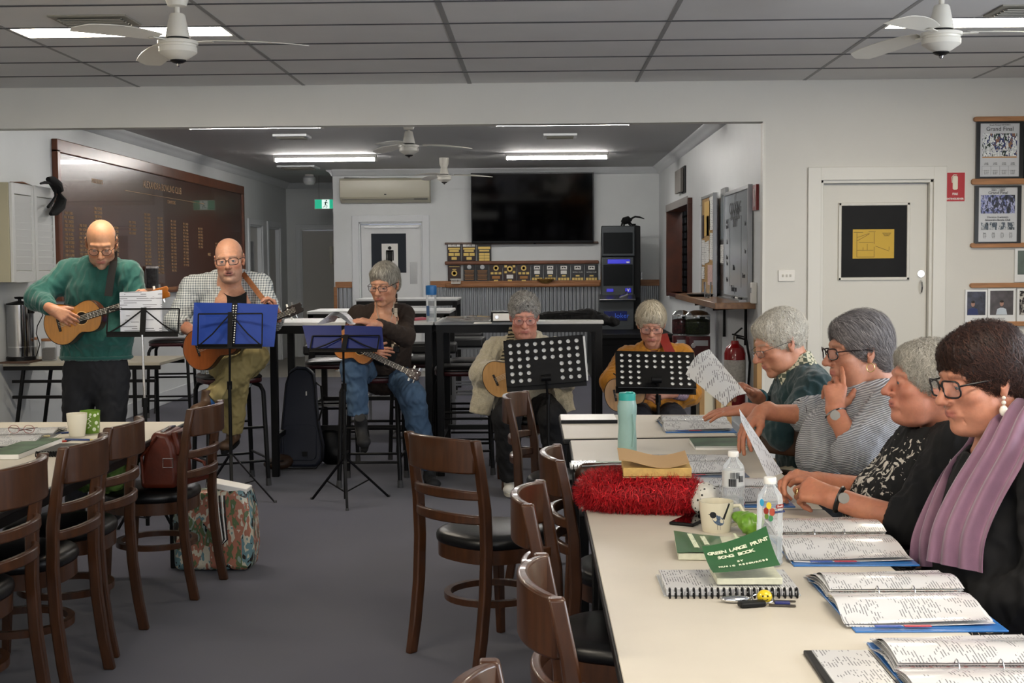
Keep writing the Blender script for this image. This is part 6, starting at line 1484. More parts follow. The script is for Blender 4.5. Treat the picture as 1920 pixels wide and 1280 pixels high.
# ---- 5. woman in mustard ----
def woman_mustard():
 t=person('white-haired woman in a mustard jumper with red strap behind wide perforated stand',None,(.77,8.74,0));f=V3((0,1,0))
 Y=8.66;NB=P(1226,650,8.62);Hc=P(1221,605,8.45)
 hd=head(t,Hc,(-.05,-1,-.42),s=1.06,neck=NB,skin='bb8670',o_=dict(eye=.14,jaw=.92,age=1.4,brow='a09484',red=.4,look=-.5,neckr=.048))
 RS,LS=P(1176,672,Y),P(1278,668,Y);RE,RW=P(1148,716,8.5),P(1196,737,8.26);LE,LW=P(1292,738,8.5),P(1258,738,8.26)
 hr=hand(RW,P(1232,742,8.2)-RW,(0,-1,.5),(.2,0,1),(.5,.55,.6,.6),s=.95);hr.append((rc(RE,RW,.038,.026),.02))
 hl=hand(LW,P(1225,738,8.2)-LW,(0,-1,.3),(0,0,1),(.5,.6,.7,.7),s=.95);hl.append((rc(LE,LW,.038,.026),.02))
 skinparts(t,hd,[hr,hl],'b5816c')
 m=mat('mustard_knit','a9701a',.85,noise=.1,nscale=80,bump=.3,bscale=300,sheen=.2)
 ch=P(1226,712,Y);opn=[(rc(NB+V3((0,-.005,.0)),Hc,.06,.08),.006)]
 pr=[(rc(P(1226,768,8.74),ch,.19,.18,(f,.72)),.03),(rc(ch,P(1226,665,8.62),.165,.11,(f,.7)),.05),(rc(RS,LS,.058,.058),.05),(rc(NB,RS,.052,.056),.05),(rc(NB,LS,.052,.056),.05),(el(P(1238,758,8.5),(.17,.12,.06)),.05)]
 pr+=arm(RS,RE,RE.lerp(RW,.85),(.080,.078,.045),seed=1,fold=.006)+arm(LS,LE,LE.lerp(LW,.35),(.078,.074,.062),seed=4,fold=.006)
 cloth('jumper',t,pr,m,.0078,opn,wr=.006,wf=24,seed=14)
 MB().tube([NB+V3((math.cos(a)*.062,math.sin(a)*.062,.0+.012*math.sin(a)))for a in np.linspace(0,2*PI,28,endpoint=False)],.008,8,closed=True).build('collar',m,t)
 sl=blob([(rc(LE.lerp(LW,.2),LE.lerp(LW,.8),.050,.036,cut=True),.01)],.007).mesh();npmesh('patterned_cuff',*sl,mat('lilac_pattern','8f7d8c',.7,noise=.7,nscale=60),t)
 nv=mat('navy_trousers','15161f',.85);pel=P(1226,768,8.76);pr=[(rc(pel+V3((-.07,0,0)),pel+V3((.07,0,0)),.115,.115),.04)]
 for kx,s_ in((1196,-1),(1262,1)):
  K=P(kx,786,8.22);A_=V3((K.x+s_*.02,8.36,.10));pr+=[(rc(pel+V3((s_*.08,0,0)),K,.100,.084),.03),(rc(K,A_,.084,.065,cut=True),.03)];shoe('shoe',t,(A_.x,A_.y,.05),(A_.x,A_.y-.17,.05),m_gs)
 cloth('trousers',t,pr,nv,.009,wr=.005,seed=15)
 M=hd[0]
 hair(t,M,HB(.006)+[(el((0,.044,.062),(.066,.044,.036)),.02),(el((.0,-.05,.0),(.088,.07,.075)),.02)],FACECUT(-.010)+[(el((q*.092,.012,-.03),(.018,.022,.03)),.008)for q in(-1,1)],['c6bca6','ded6c4','9c927e'],1900,.065,.0022,seed=6,clump=.004,lift=.008)
 glasses(t,M,mat('glasses_tortoise','4a2a22',.3),'rect',.0275,.0205)
 strap('ukulele_strap',t,[P(1243,626,8.62),P(1247,640,8.54),P(1254,655,8.50),P(1262,670,8.48)],.06,mat('red_strap','8a2a22',.6),CAMD)
 strap('ukulele_strap',t,[P(1150,700,8.40),P(1172,714,8.36),P(1200,735,8.24)],.008,m_black,CAMD)
woman_mustard()
# ---- 6. man in dark green jumper ----
def man_green():
 t=person('white-haired man in glasses and a dark green jumper, checked collar, holding song sheets',None,(1.15,5.48,0));f=V3((1,0,0))
 NB=P(1496,697,5.45);Hc=P(1462,640,5.43)
 hd=head(t,Hc,(-1,-.22,-.42),s=1.05,neck=NB,skin='bd8468',o_=dict(eye=.15,age=1.2,brow='b0a89c',red=.55,look=-.5,neckr=.055,nose=1.02))
 LS,RS=P(1530,735,5.26),P(1488,722,5.66);LE,LW=P(1470,812,5.14),P(1402,768,5.30);RE,RW=P(1444,782,5.74),P(1418,742,5.58)
 hl=hand(LW,P(1345,772,5.36)-LW,(-.2,-.2,1),(0,1,0),(.12,.14,.16,.2),s=1.05,spread=.10);hl.append((rc(LE.lerp(LW,.5),LW,.036,.028),.02))
 hr=hand(RW,P(1378,712,5.52)-RW,(.5,.1,1),(-.6,-1,.6),(.8,.85,.9,.95),s=1.05,tv=(.8,.5,-.1));hr.append((rc(RE.lerp(RW,.5),RW,.036,.028),.02))
 skinparts(t,hd,[hl,hr],'b87c62')
 m=mat('dark_green_knit','1a3638',.9,noise=.1,nscale=120,bump=.35,bscale=420,sheen=.25)
 pel=P(1512,842,5.48);ch=P(1508,760,5.46)
 pr=[(rc(pel,ch,.175,.185,(f,.72)),.03),(rc(ch,NB+V3((0,0,-.06)),.165,.09,(f,.75)),.05),(rc(RS,LS,.062,.062),.05),(rc(NB,RS,.05,.06),.05),(rc(NB,LS,.05,.06),.05)]
 pr+=arm(LS,LE,LE.lerp(LW,.72),(.075,.062,.045),seed=1)+arm(RS,RE,RE.lerp(RW,.86),(.075,.062,.042),seed=4)
 cloth('jumper',t,pr,m,.0065,[(rc(NB,Hc,.066,.08),.006)],wr=.006,wf=26,seed=21)
 MB().tube([RE.lerp(RW,.8),RE.lerp(RW,.9)],.044,16).build('cuff',mat('striped_cuff','3c6068',.85,noise=.5,nscale=50),t)
 mc=mat('plaid_collar','b9b294',.8);nt,b=nodes(mc);ck=new(nt,'ShaderNodeTexChecker',i_Scale=60.0);ck.inputs['Color1'].default_value=(*srgb('c5bfa4'),1);ck.inputs['Color2'].default_value=(*srgb('4e5648'),1);tc=new(nt,'ShaderNodeTexCoord');nt.links.new(tc.outputs['Object'],ck.inputs[0]);nt.links.new(ck.outputs[0],b.inputs['Base Color'])
 for q in(-1,1):strap('shirt_collar',t,[P(1512,668,5.45)+V3((.02,q*.045,0)),P(1508,672,5.45)+V3((-.005,q*.078,-.0)),P(1492,690,5.45)+V3((-.02,q*.078,0)),P(1470,708,5.45)+V3((-.03,q*.05,-.0))],.062,mc,[V3((.6,q,.6)),V3((0,q,.6)),V3((-.3,q,.5)),V3((-.6,q*.8,.4))])
 mt=mat('beige_trousers','a3977c',.85,bump=.2,bscale=200);pel2=V3((pel.x,5.48,.55));pr=[(rc(pel2+V3((0,-.08,0)),pel2+V3((0,.08,0)),.12,.12),.04)]
 for y in(-.13,.12):
  K=V3((pel.x-.46,5.48+y*1.3,.56));A_=V3((pel.x-.42,5.48+y*1.3,.1));pr+=[(rc(pel2+V3((0,y*.7,0)),K,.10,.078,fold=.006),.03),(rc(K,A_,.078,.06,cut=True),.03)];shoe('shoe',t,(A_.x,A_.y,.05),(A_.x-.18,A_.y,.05),m_gs)
 cloth('trousers',t,pr,mt,.009,wr=.008,wf=24,seed=22)
 M=hd[0]
 hair(t,M,HB(.004)+[(el((0,.043,.076),(.062,.040,.030)),.02)],FACECUT(.004)+EARCUT+[(half((0,0,1),-.055,(vv((-.2,-.2,-.2)),vv((.2,.2,-.04)))),.004)],['cfc9bb','e6e1d4','aaa294'],4200,.035,.0011,seed=21,clump=.004,curl=.25,lift=.006,h=.003)
 glasses(t,M,mat('glasses_silver','8a8a8c',.25,metal=1),'rect',.024,.014,r=.0011,z=-.006)
man_green()
# ---- 7. woman in grey ribbed jumper ----
def woman_grey():
 t=person('woman with grey layered hair and hoop earring in grey ribbed jumper, hand on chin',None,(1.24,4.78,0));f=V3((1,0,0))
 NB=P(1650,722,4.78);Hc=P(1608,655,4.75)
 hd=head(t,Hc,(-1,-.20,-.10),s=1.07,neck=NB,skin='b57f66',o_=dict(eye=.3,age=1.1,fat=.003,brow='5a4c44',red=.3,look=-.2,neckr=.058))
 LS,RS=P(1672,775,4.55),P(1610,765,4.98);LE,LW=P(1606,850,4.46),P(1566,770,4.56);RE,RW=P(1512,778,5.0),P(1428,772,4.93)
 hl=hand(LW,P(1566,690,4.66)-LW,(.0,-1,.1),(1,0,.3),(.10,.5,.8,.9),s=1.08,tv=(.75,.65,-.3),spread=-.02);hl+=[(rc(LE,LW,.046,.030),.02)]
 hr=hand(RW,P(1398,800,4.88)-RW,(-.7,-.2,.8),(0,-1,0),(.55,.5,.45,.5),c2=.6,s=1.08,spread=.10,tv=(.8,.4,-.3));hr+=[(rc(RE,RW,.042,.028),.02)]
 skinparts(t,hd,[hl,hr],'b5785a')
 m=mat('grey_ribbed_knit','94959a',.9);nt,b=nodes(m);tc=new(nt,'ShaderNodeTexCoord');mp=new(nt,'ShaderNodeMapping');mp.inputs['Rotation'].default_value=(0,.35,0);wv=new(nt,'ShaderNodeTexWave',i_Scale=52.0,i_Distortion=1.5,i_Detail=1.0);wv.bands_direction='Z';wv.inputs['Detail Scale'].default_value=.5
 nt.links.new(tc.outputs['Object'],mp.inputs[0]);nt.links.new(mp.outputs[0],wv.inputs['Vector']);cr=new(nt,'ShaderNodeValToRGB');cr.color_ramp.elements[0].color=(*srgb('7c7d82'),1);cr.color_ramp.elements[1].color=(*srgb('c2c2c4'),1);nt.links.new(wv.outputs['Fac'],cr.inputs[0]);nt.links.new(cr.outputs[0],b.inputs['Base Color']);bp=new(nt,'ShaderNodeBump',i_Strength=.8,i_Distance=.004);nt.links.new(wv.outputs['Fac'],bp.inputs['Height']);nt.links.new(bp.outputs['Normal'],b.inputs['Normal'])
 pel=P(1606,900,4.8);ch=P(1622,800,4.77)
 pr=[(rc(pel,ch,.215,.19,(f,.85)),.03),(rc(ch,NB+V3((0,0,-.05)),.17,.09,(f,.8)),.06),(rc(RS,LS,.068,.068),.05),(rc(NB+V3((0,0,-.02)),RS,.05,.06),.05),(rc(NB+V3((0,0,-.02)),LS,.05,.06),.05),(el(P(1560,850,4.76),(.13,.17,.13)),.06),(el(P(1580,800,4.76),(.12,.16,.08)),.06)]
 pr+=arm(LS,LE,LE.lerp(LW,.30),(.086,.076,.064),seed=1,fold=.006)+arm(RS,RE,RE.lerp(RW,.12),(.080,.066,.056),seed=4,fold=.006)
 cloth('jumper',t,pr,m,.0065,[(rc(NB+V3((-.01,0,-.01)),Hc,.074,.085),.006)],wr=.005,wf=22,seed=23)
 MB().tube([RE.lerp(RW,.06),RE.lerp(RW,.18)],.058,18).build('black_cuff',m_cat,t)
 wt=P(1568,776,4.555);d=(LW-LE).normalized();x_,y_,z_=frame(V3((0,0,0)),d)
 MB().tube([wt+(x_*math.cos(a)*.033+z_*math.sin(a)*.031)for a in np.linspace(0,2*PI,24,endpoint=False)],.009,8,closed=True,flat=.5).build('watch_band',m_chrome,t)
 MB().cyl(wt+V3((-.012,-.034,0)),wt+V3((-.014,-.046,.001)),.017,n=20).build('watch_face',mat('watch_dial','8f8c84',.4),t)
 mt=mat('dark_trousers','17181c',.85);pel2=V3((pel.x,4.8,.55));pr=[(rc(pel2+V3((0,-.08,0)),pel2+V3((0,.08,0)),.13,.13),.04)]
 for y in(-.13,.12):
  K=V3((pel.x-.46,4.8+y*1.2,.56));A_=V3((pel.x-.42,K.y,.1));pr+=[(rc(pel2+V3((0,y*.7,0)),K,.10,.08),.03),(rc(K,A_,.08,.06,cut=True),.03)];shoe('shoe',t,(A_.x,A_.y,.05),(A_.x-.18,A_.y,.05),m_gs)
 cloth('trousers',t,pr,mt,.009)
 M=hd[0];fl=lambda p:np.stack([p[:,0]*1.0,-.05+p[:,1]*.2,-.085+0*p[:,0]+.04*(p[:,2]>.09)],1)
 hair(t,M,HB(.006)+[(el((0,.036,.076),(.064,.048,.034)),.02),(el((0,-.07,-.025),(.070,.048,.075)),.025),(el((0,-.03,.080),(.067,.073,.046)),.02)],FACECUT(.0)+EARCUT,['757070','b0aaa6','403b3d'],6500,.06,.0010,seed=24,clump=.004,lift=.007,flow=fl,h=.003)
 glasses(t,M,mat('glasses_tortoise2','201514',.3),'cat',.0265,.018,r=.0024)
 e=M@V3((-.082,-.004,-.045));MB().tube([e+V3((math.cos(a)*.014,0,math.sin(a)*.015-.012))for a in np.linspace(0,2*PI,24,endpoint=False)],.0017,6,closed=True).build('hoop_earring',mat('gold','d9b777',.25,metal=1),t)
woman_grey()
# ---- 8. woman in black patterned top ----
def woman_black():
 t=person('white-haired woman in a black top with white splash pattern, holding a song sheet',None,(1.30,3.98,0));f=V3((1,0,0))
 NB=P(1765,790,4.0);Hc=P(1733,715,3.95)
 hd=head(t,Hc,(-1,-.04,.02),s=1.0,neck=NB,chest=P(1765,850,4.0),skin='c08068',o_=dict(eye=.3,age=.9,fat=.005,brow='b0907c',browm=.3,red=.55,look=-.2,neckr=.056,mouth=.15))
 LS,RS=P(1800,845,3.78),P(1738,822,4.2);LE,LW=P(1712,985,3.70),P(1566,934,3.80);RE,RW=P(1668,925,4.14),P(1535,903,4.06)
 hl=hand(LW,P(1475,905,3.90)-LW,(.3,-1,.5),(-.2,.2,1),(.35,.75,.9,1.0),s=1.12,tv=(.95,.25,-.15),spread=.0);hl+=[(rc(LE,LW,.048,.030),.02)]
 hr=hand(RW,P(1462,888,4.02)-RW,(.6,.6,.6),(-.3,-.4,1),(.6,.7,.8,.9),s=1.1,tv=(.95,.25,-.2),spread=.0);hr+=[(rc(RE,RW,.046,.030),.02)]
 skinparts(t,hd,[hl,hr],'b87a5c')
 m=mat('black_splash_top','0b0b0c',.85);nt,b=nodes(m);tc=new(nt,'ShaderNodeTexCoord');n1=new(nt,'ShaderNodeTexNoise',i_Scale=42.0,i_Detail=9.0,i_Distortion=1.2);n2=new(nt,'ShaderNodeTexNoise',i_Scale=5.0);nt.links.new(tc.outputs['Object'],n1.inputs['Vector']);nt.links.new(tc.outputs['Object'],n2.inputs['Vector'])
 sp=new(nt,'ShaderNodeSeparateXYZ');nt.links.new(tc.outputs['Object'],sp.inputs[0])
 gx=new(nt,'ShaderNodeMapRange');gx.inputs['From Min'].default_value=-.02;gx.inputs['From Max'].default_value=-.17;nt.links.new(sp.outputs['X'],gx.inputs['Value'])
 gz=new(nt,'ShaderNodeMapRange');gz.inputs['From Min'].default_value=1.02;gz.inputs['From Max'].default_value=.88;nt.links.new(sp.outputs['Z'],gz.inputs['Value'])
 gy=new(nt,'ShaderNodeMapRange');gy.inputs['From Min'].default_value=-.17;gy.inputs['From Max'].default_value=-.10;nt.links.new(sp.outputs['Y'],gy.inputs['Value']);mq=new(nt,'ShaderNodeMath',operation='MULTIPLY');nt.links.new(gx.outputs[0],mq.inputs[0]);nt.links.new(gy.outputs[0],mq.inputs[1]);mm=new(nt,'ShaderNodeMath',operation='MULTIPLY');nt.links.new(mq.outputs[0],mm.inputs[0]);nt.links.new(gz.outputs[0],mm.inputs[1]);m3=new(nt,'ShaderNodeMath',operation='MULTIPLY_ADD');m3.inputs[1].default_value=.20;m3.inputs[2].default_value=-.17;nt.links.new(mm.outputs[0],m3.inputs[0])
 ad=new(nt,'ShaderNodeMath',operation='ADD');nt.links.new(n1.outputs['Fac'],ad.inputs[0]);nt.links.new(m3.outputs[0],ad.inputs[1]);gt=new(nt,'ShaderNodeMath',operation='GREATER_THAN');gt.inputs[1].default_value=.565;nt.links.new(ad.outputs[0],gt.inputs[0])
 mx=new(nt,'ShaderNodeMix',data_type='RGBA');nt.links.new(gt.outputs[0],mx.inputs['Factor']);mx.inputs['A'].default_value=(*srgb('0b0b0c'),1);mx.inputs['B'].default_value=(*srgb('b9b3a8'),1);nt.links.new(mx.outputs['Result'],b.inputs['Base Color'])
 pel=P(1716,1010,3.98);ch=P(1750,885,3.99)
 pr=[(rc(pel,ch,.20,.175,(f,.85)),.03),(rc(ch,NB+V3((0,0,-.08)),.165,.09,(f,.8)),.06),(rc(RS,LS,.064,.064),.05),(rc(NB+V3((.01,0,-.06)),RS,.05,.06),.05),(rc(NB+V3((.01,0,-.06)),LS,.05,.06),.05),(el(P(1690,920,3.98),(.13,.17,.09)),.06),(el(P(1680,975,3.98),(.15,.18,.12)),.06)]
 pr+=arm(LS,LE,LE.lerp(LW,.28),(.084,.080,.072),seed=1,fold=.007)+arm(RS,RE,RE.lerp(RW,.22),(.078,.072,.062),seed=4,fold=.007)
 cloth('top',t,pr,m,.0065,[(rc(NB+V3((-.015,0,-.03)),Hc,.082,.09),.006)],wr=.006,wf=22,seed=25)
 mt=mat('dark_trousers');pel2=V3((pel.x,3.98,.55));pr=[(rc(pel2+V3((0,-.08,0)),pel2+V3((0,.08,0)),.13,.13),.04)]
 for y in(-.13,.12):
  K=V3((pel.x-.44,3.98+y*1.2,.56));A_=V3((pel.x-.42,K.y,.1));pr+=[(rc(pel2+V3((0,y*.7,0)),K,.10,.08),.03),(rc(K,A_,.08,.06,cut=True),.03)];shoe('shoe',t,(A_.x,A_.y,.05),(A_.x-.18,A_.y,.05),m_gs)
 cloth('trousers',t,pr,mt,.009)
 wt=LE.lerp(LW,.93);d=(LW-LE).normalized();x_,y_,z_=frame(V3((0,0,0)),d)
 MB().tube([wt+(x_*math.cos(a)*.034+z_*math.sin(a)*.032)for a in np.linspace(0,2*PI,24,endpoint=False)],.012,8,closed=True,flat=.45).build('watch_band',mat('watch_leather','17130f',.35),t)
 MB().cyl(wt+V3((-.0,-.033,.012)),wt+V3((0,-.042,.014)),.016,n=20).build('watch_face',mat('watch_dial','8f8c84',.4),t)
 q_=LW.lerp(P(1475,905,3.90),.8);MB().tube([q_+V3((math.cos(a)*.003,math.sin(a)*.0105,math.cos(a)*.0105-.018))for a in np.linspace(0,2*PI,20,endpoint=False)],.0016,6,closed=True).build('ring',mat('gold'),t)
 M=hd[0]
 hair(t,M,HB(.006)+[(el((0,.038,.078),(.062,.044,.030)),.02),(el((0,-.07,-.02),(.075,.05,.07)),.025)],FACECUT(.004)+[(el((q*.092,.002,-.026),(.018,.018,.022)),.008)for q in(-1,1)],['b4afa4','d6d1c4','858075'],6500,.045,.0010,seed=26,clump=.006,curl=.35,lift=.007,h=.003)
woman_black()
# ---- 9. woman with mauve scarf ----
def woman_scarf():
 t=person('auburn-haired woman in black with a mauve scarf and pearl drop earring, nearest at right',None,(1.36,3.3,0));f=V3((1,0,0))
 NB=P(1893,800,3.36);Hc=P(1838,708,3.33)
 hd=head(t,Hc,(-1,-.30,-.20),s=1.04,neck=NB,chest=P(1880,880,3.36),skin='bb7f64',h=.0026,o_=dict(eye=.22,age=1.1,fat=.006,brow='5a3b30',browm=.55,red=.35,look=-.5,neckr=.060,lip='a25a52'))
 LS,RS=P(1985,905,3.14),P(1885,870,3.62);LE,LW=P(1985,1110,3.06),P(1830,1150,3.2);RE,RW=P(1790,1045,3.66),P(1722,1085,3.55)
 hl=hand(LW,V3((-1,.2,-.1)),(0,0,1),(0,1,0),(.3,.3,.35,.4));hr=hand(RW,V3((-1,-.2,-.2)),(0,0,1),(0,-1,0),(.3,.3,.35,.4));hl.append((rc(LE,LW,.04,.028),.02));hr.append((rc(RE,RW,.04,.028),.02))
 skinparts(t,hd,[hl,hr],'b5785a')
 m=mat('black_knit','0c0c0e',.85);pel=P(1870,1120,3.36);ch=P(1895,960,3.36)
 pr=[(rc(pel,ch,.22,.20,(f,.85)),.03),(rc(ch,NB+V3((0.01,0,-.09)),.185,.09,(f,.8)),.06),(rc(RS,LS,.07,.07),.05),(rc(NB+V3((.02,0,-.07)),RS,.05,.065),.05),(rc(NB+V3((.02,0,-.07)),LS,.05,.065),.05),(el(P(1835,1020,3.36),(.13,.18,.10)),.06)]
 pr+=arm(LS,LE,LE.lerp(LW,.9),(.09,.085,.07),seed=1,fold=.007)+arm(RS,RE,RE.lerp(RW,.9),(.085,.08,.075),seed=4,fold=.007)
 cloth('top',t,pr,m,.0065,[(rc(NB+V3((-.015,0,-.05)),Hc,.088,.09),.006)],wr=.006,wf=20,seed=27)
 ms=mat('black_line_skirt','0b0b0c',.85);nt,b=nodes(ms);tc=new(nt,'ShaderNodeTexCoord');v=new(nt,'ShaderNodeTexNoise',i_Scale=9.0,i_Detail=1.0);nt.links.new(tc.outputs['Object'],v.inputs['Vector'])
 a=new(nt,'ShaderNodeMath',operation='MULTIPLY');a.inputs[1].default_value=14;nt.links.new(v.outputs['Fac'],a.inputs[0]);c=new(nt,'ShaderNodeMath',operation='FRACT');nt.links.new(a.outputs[0],c.inputs[0]);d=new(nt,'ShaderNodeMath',operation='LESS_THAN');d.inputs[1].default_value=.09;nt.links.new(c.outputs[0],d.inputs[0]);mx=new(nt,'ShaderNodeMix',data_type='RGBA');nt.links.new(d.outputs[0],mx.inputs['Factor']);mx.inputs['A'].default_value=(*srgb('0b0b0c'),1);mx.inputs['B'].default_value=(*srgb('b9a994'),1);nt.links.new(mx.outputs['Result'],b.inputs['Base Color'])
 pel2=V3((pel.x+.02,3.34,.56));pr=[(rc(pel2+V3((0,-.1,0)),pel2+V3((0,.1,0)),.15,.15),.04)]
 for y in(-.16,.12):
  K=V3((pel.x-.40,3.34+y*1.2,.58));A_=V3((K.x,K.y,.1));pr+=[(rc(pel2+V3((0,y*.7,0)),K,.12,.09),.05),(rc(K,A_,.09,.06,cut=True),.03)];shoe('shoe',t,(A_.x,A_.y,.05),(A_.x-.18,A_.y,.05),m_gs)
 cloth('trousers',t,pr,ms,.009,wr=.006)
 msc=mat('mauve_scarf','7a576b',.6,noise=.1,nscale=20,bump=.08,bscale=300,sheen=.4)
 def band(pts,w0,w1,np_,nm,ph=0,amp=.012):
  pts=[V3(p)for p in pts];K=len(pts)
  def fn(u,v):
   x=u*(K-1);i=min(int(x),K-2);q=x-i
   p0,p1,p2,p3=pts[max(i-1,0)],pts[i],pts[i+1],pts[min(i+2,K-1)]
   p=.5*((2*p1)+(p2-p0)*q+(2*p0-5*p1+4*p2-p3)*q*q+(3*p1-p0-3*p2+p3)*q**3)
   tg=((p2-p0)*(1-q)+(p3-p1)*q).normalized();o=V3((-.85,-.9,.35));o=(o-tg*o.dot(tg)).normalized();sd=tg.cross(o)
   w_=w0+(w1-w0)*u;s_=v-.5
   return p+sd*(s_*w_)+o*(amp*math.sin(v*np_*2*PI+ph+u*2.5)+.035*(1-(2*s_)**2)*(1-.4*u))
  return MB().grid(fn,40,46,thick=.003).build(nm,msc,t,smooth=70)
 band([NB+V3((.05,.14,.02)),NB+V3((.115,.03,.06)),P(1918,782,3.26),P(1880,850,3.20),P(1832,930,3.19),P(1800,1000,3.17),P(1790,1062,3.16)],.10,.15,3.2,'scarf',0)
 band([NB+V3((.09,.06,.05)),NB+V3((.02,.14,.02)),P(1835,845,3.50),P(1800,890,3.44),P(1772,950,3.38),P(1752,1010,3.34),P(1750,1062,3.33)],.07,.12,2.6,'scarf',1.5)
 M=hd[0];fl=lambda p:np.stack([p[:,0]*.8,-.03-p[:,1]*.1,-.06-.2*p[:,2]+0*p[:,0]],1)
 hair(t,M,HB(.007)+[(el((0,.040,.074),(.064,.046,.036)),.02),(el((0,-.070,-.015),(.072,.048,.070)),.025),(el((0,-.03,.082),(.068,.072,.042)),.02)],FACECUT(-.012)+[(el((q*.094,-.002,-.026),(.018,.022,.030)),.008)for q in(-1,1)],['32201a','5e3d2f','180d0b'],9000,.05,.0009,seed=28,clump=.006,curl=.12,lift=.008,flow=fl,h=.003)
 glasses(t,M,mat('glasses_black'),'rect',.0265,.0205,r=.0024,low=0)
 e=M@V3((-.083,-.002,-.036));pm_=mat('pearl','d8cfc0',.2,coat=.6);MB().ell(e+V3((-.004,-.006,-.006)),(.005,.005,.005)).ell(e+V3((-.004,-.006,-.018)),(.006,.006,.006)).ell(e+V3((-.004,-.007,-.038)),(.011,.007,.014)).build('drop_earring',pm_,t)
woman_scarf()
# ---------------- instruments ----------------
def ukulele(label,tail,headp,n,bw=.115,top='b9792a',side='5a2c14',neckc='3a1e12',fretc='1c120c',wdep=.065,body=.46,headm=None,ctr=0):
 A,B=V3(tail),V3(headp);L=(B-A).length;y=(B-A).normalized();n=V3(n);n=(n-y*n.dot(y)).normalized();x=y.cross(n);W=T4(A,x,y,n)
 t=thing('ukulele',label,'ukulele',A.lerp(B,.3));bl=L*body
 mt=mat('uke_top_'+top,top,.3,noise=.12,nscale=10,stretch=(8,1,1),coat=.6);ms=mat('uke_side_'+side,side,.3,coat=.5);mn=mat('uke_neck_'+neckc,neckc,.35);mf=mat('uke_fret_'+fretc,fretc,.4)
 def prof(s=1.0):
  o=[]
  for k in range(33):
   u=k/32;yy=bl*(.5-.5*math.cos(PI*u));q=yy/bl
   wd=bw*(math.sqrt(max(0,1-((q-.30)/.30)**2))if q<.30 else(1-.40*math.sin(min(1,(q-.30)/.36)*PI/2)**2+(.17*math.sin(PI*min(1,max(0,(q-.58)/.40)))if q>.58 else 0)))
   if q>.86:wd*=math.sqrt(max(0,1-((q-.86)/.14)**2))*.9+.1
   o.append((wd*s,yy*s+(1-s)*bl/2))
  return o+[(-a,b)for a,b in o[::-1]][1:-1]
 MB().prism(prof(),wdep,W@Matrix.Translation((0,0,-wdep))).build('body',ms,t,smooth=40,bevel=.003)
 MB().prism(prof(.985),.004,W).build('soundboard',mt,t,smooth=40,bevel=.0015)
 MB().tube([W@V3((a,b,.003))for a,b in prof(.99)],.0022,6,closed=True).build('binding',mf,t)
 sy=bl*.66;MB().cyl(W@V3((0,sy,.002)),W@V3((0,sy,.0055)),bw*.29,n=28).build('sound_hole',m_black,t)
 MB().tube([W@V3((bw*.32*math.cos(a),sy+bw*.32*math.sin(a),.005))for a in np.linspace(0,2*PI,32,endpoint=False)],.002,6,closed=True).build('rosette',mat('uke_rosette','d8b070',.4),t)
 MB().box((0,0,0),(.07,.012,.009)).T
 mb=MB();mb.T=W;mb.box((0,bl*.26,.007),(.075,.014,.008)).build('bridge',mf,t,bevel=.002)
 ny=L*.86;mb=MB();mb.T=W;mb.box((0,(bl*.78+ny)/2,-.004),(.038,ny-bl*.78,.022)).build('neck',mn,t,bevel=.005)
 mb=MB();mb.T=W;fb=mb.box((0,(bl*.72+ny)/2,.009),(.038,ny-bl*.72,.006)).build('fretboard',mf,t,smooth=0)
 mb=MB();mb.T=W
 for k in range(14):mb.box((0,ny-(ny-bl*.72)*(1-.5**(k/9.5))*1.55,.0125),(.037,.0016,.0014))
 mb.build('frets',m_chrome,fb,smooth=0)
 for q in(-1.5,-.5,.5,1.5):MB().cyl(W@V3((q*.0085,bl*.26,.013)),W@V3((q*.008,L*.95,.013)),.0008,n=4).build('string',mat('nylon','d6d2c4',.3),t)
 mb=MB();mb.T=W;hp=[(-.022,0),(.022,0),(.033,.03),(.031,L-ny),(.012,L-ny+.006),(0,L-ny-.003),(-.012,L-ny+.006),(-.031,L-ny),(-.033,.03)]
 mb.prism([(a,b+ny)for a,b in hp],.014,Matrix.Translation((0,0,-.004))).build('headstock',headm or mn,t,bevel=.003)
 for q in(-1,1):
  for k in(0,1):MB().cyl(W@V3((q*.03,ny+.03+k*.035,.0)),W@V3((q*.052,ny+.03+k*.035,-.004)),.0065,n=10).cyl(W@V3((q*.018,ny+.03+k*.035,.008)),W@V3((q*.018,ny+.03+k*.035,.018)),.004,n=8).build('tuning_peg',m_chrome if k else m_white,t)
 return t
ukulele('honey-coloured ukulele played by the standing man in teal',P(84,618,7.36),P(316,546,7.30),(.08,-1,.1),bw=.118,top='b87a22',side='4a2412',headm=mat('amber_head','b86a1c',.3))
strap('ukulele_strap_',thing('ukulele_strap','black strap over the standing man\'s shoulder','strap',P(213,480,7.5)),[P(214,474,7.58),P(213,490,7.47),P(208,520,7.42),P(203,555,7.40)],.045,mat('black_strap','0d0c0d',.5),CAMD).name='band'
ukulele('dark brown ukulele on the knee of the man in the check shirt',P(346,668,8.34),P(566,575,8.22),(0,-1,.15),bw=.135,top='8a4a20',side='3a1a0e',neckc='1a1210',fretc='120c0a')
ukulele('orange-brown ukulele held neck-down by the woman in brown',P(628,634,8.36),P(786,706,8.30),(-.1,-1,.2),bw=.105,top='a8682c',side='8a4a1c',neckc='2a1510')
ukulele('round pale-topped ukulele under the cream cardigan sleeve',P(908,722,8.27),P(1092,640,8.15),(0,-1,.1),bw=.12,top='b58850',side='3c2214')
ukulele('pale ukulele held by the woman in the mustard jumper',P(1134,745,8.22),P(1300,712,8.12),(0,-1,.1),bw=.105,top='b88a58',side='8a5c34')
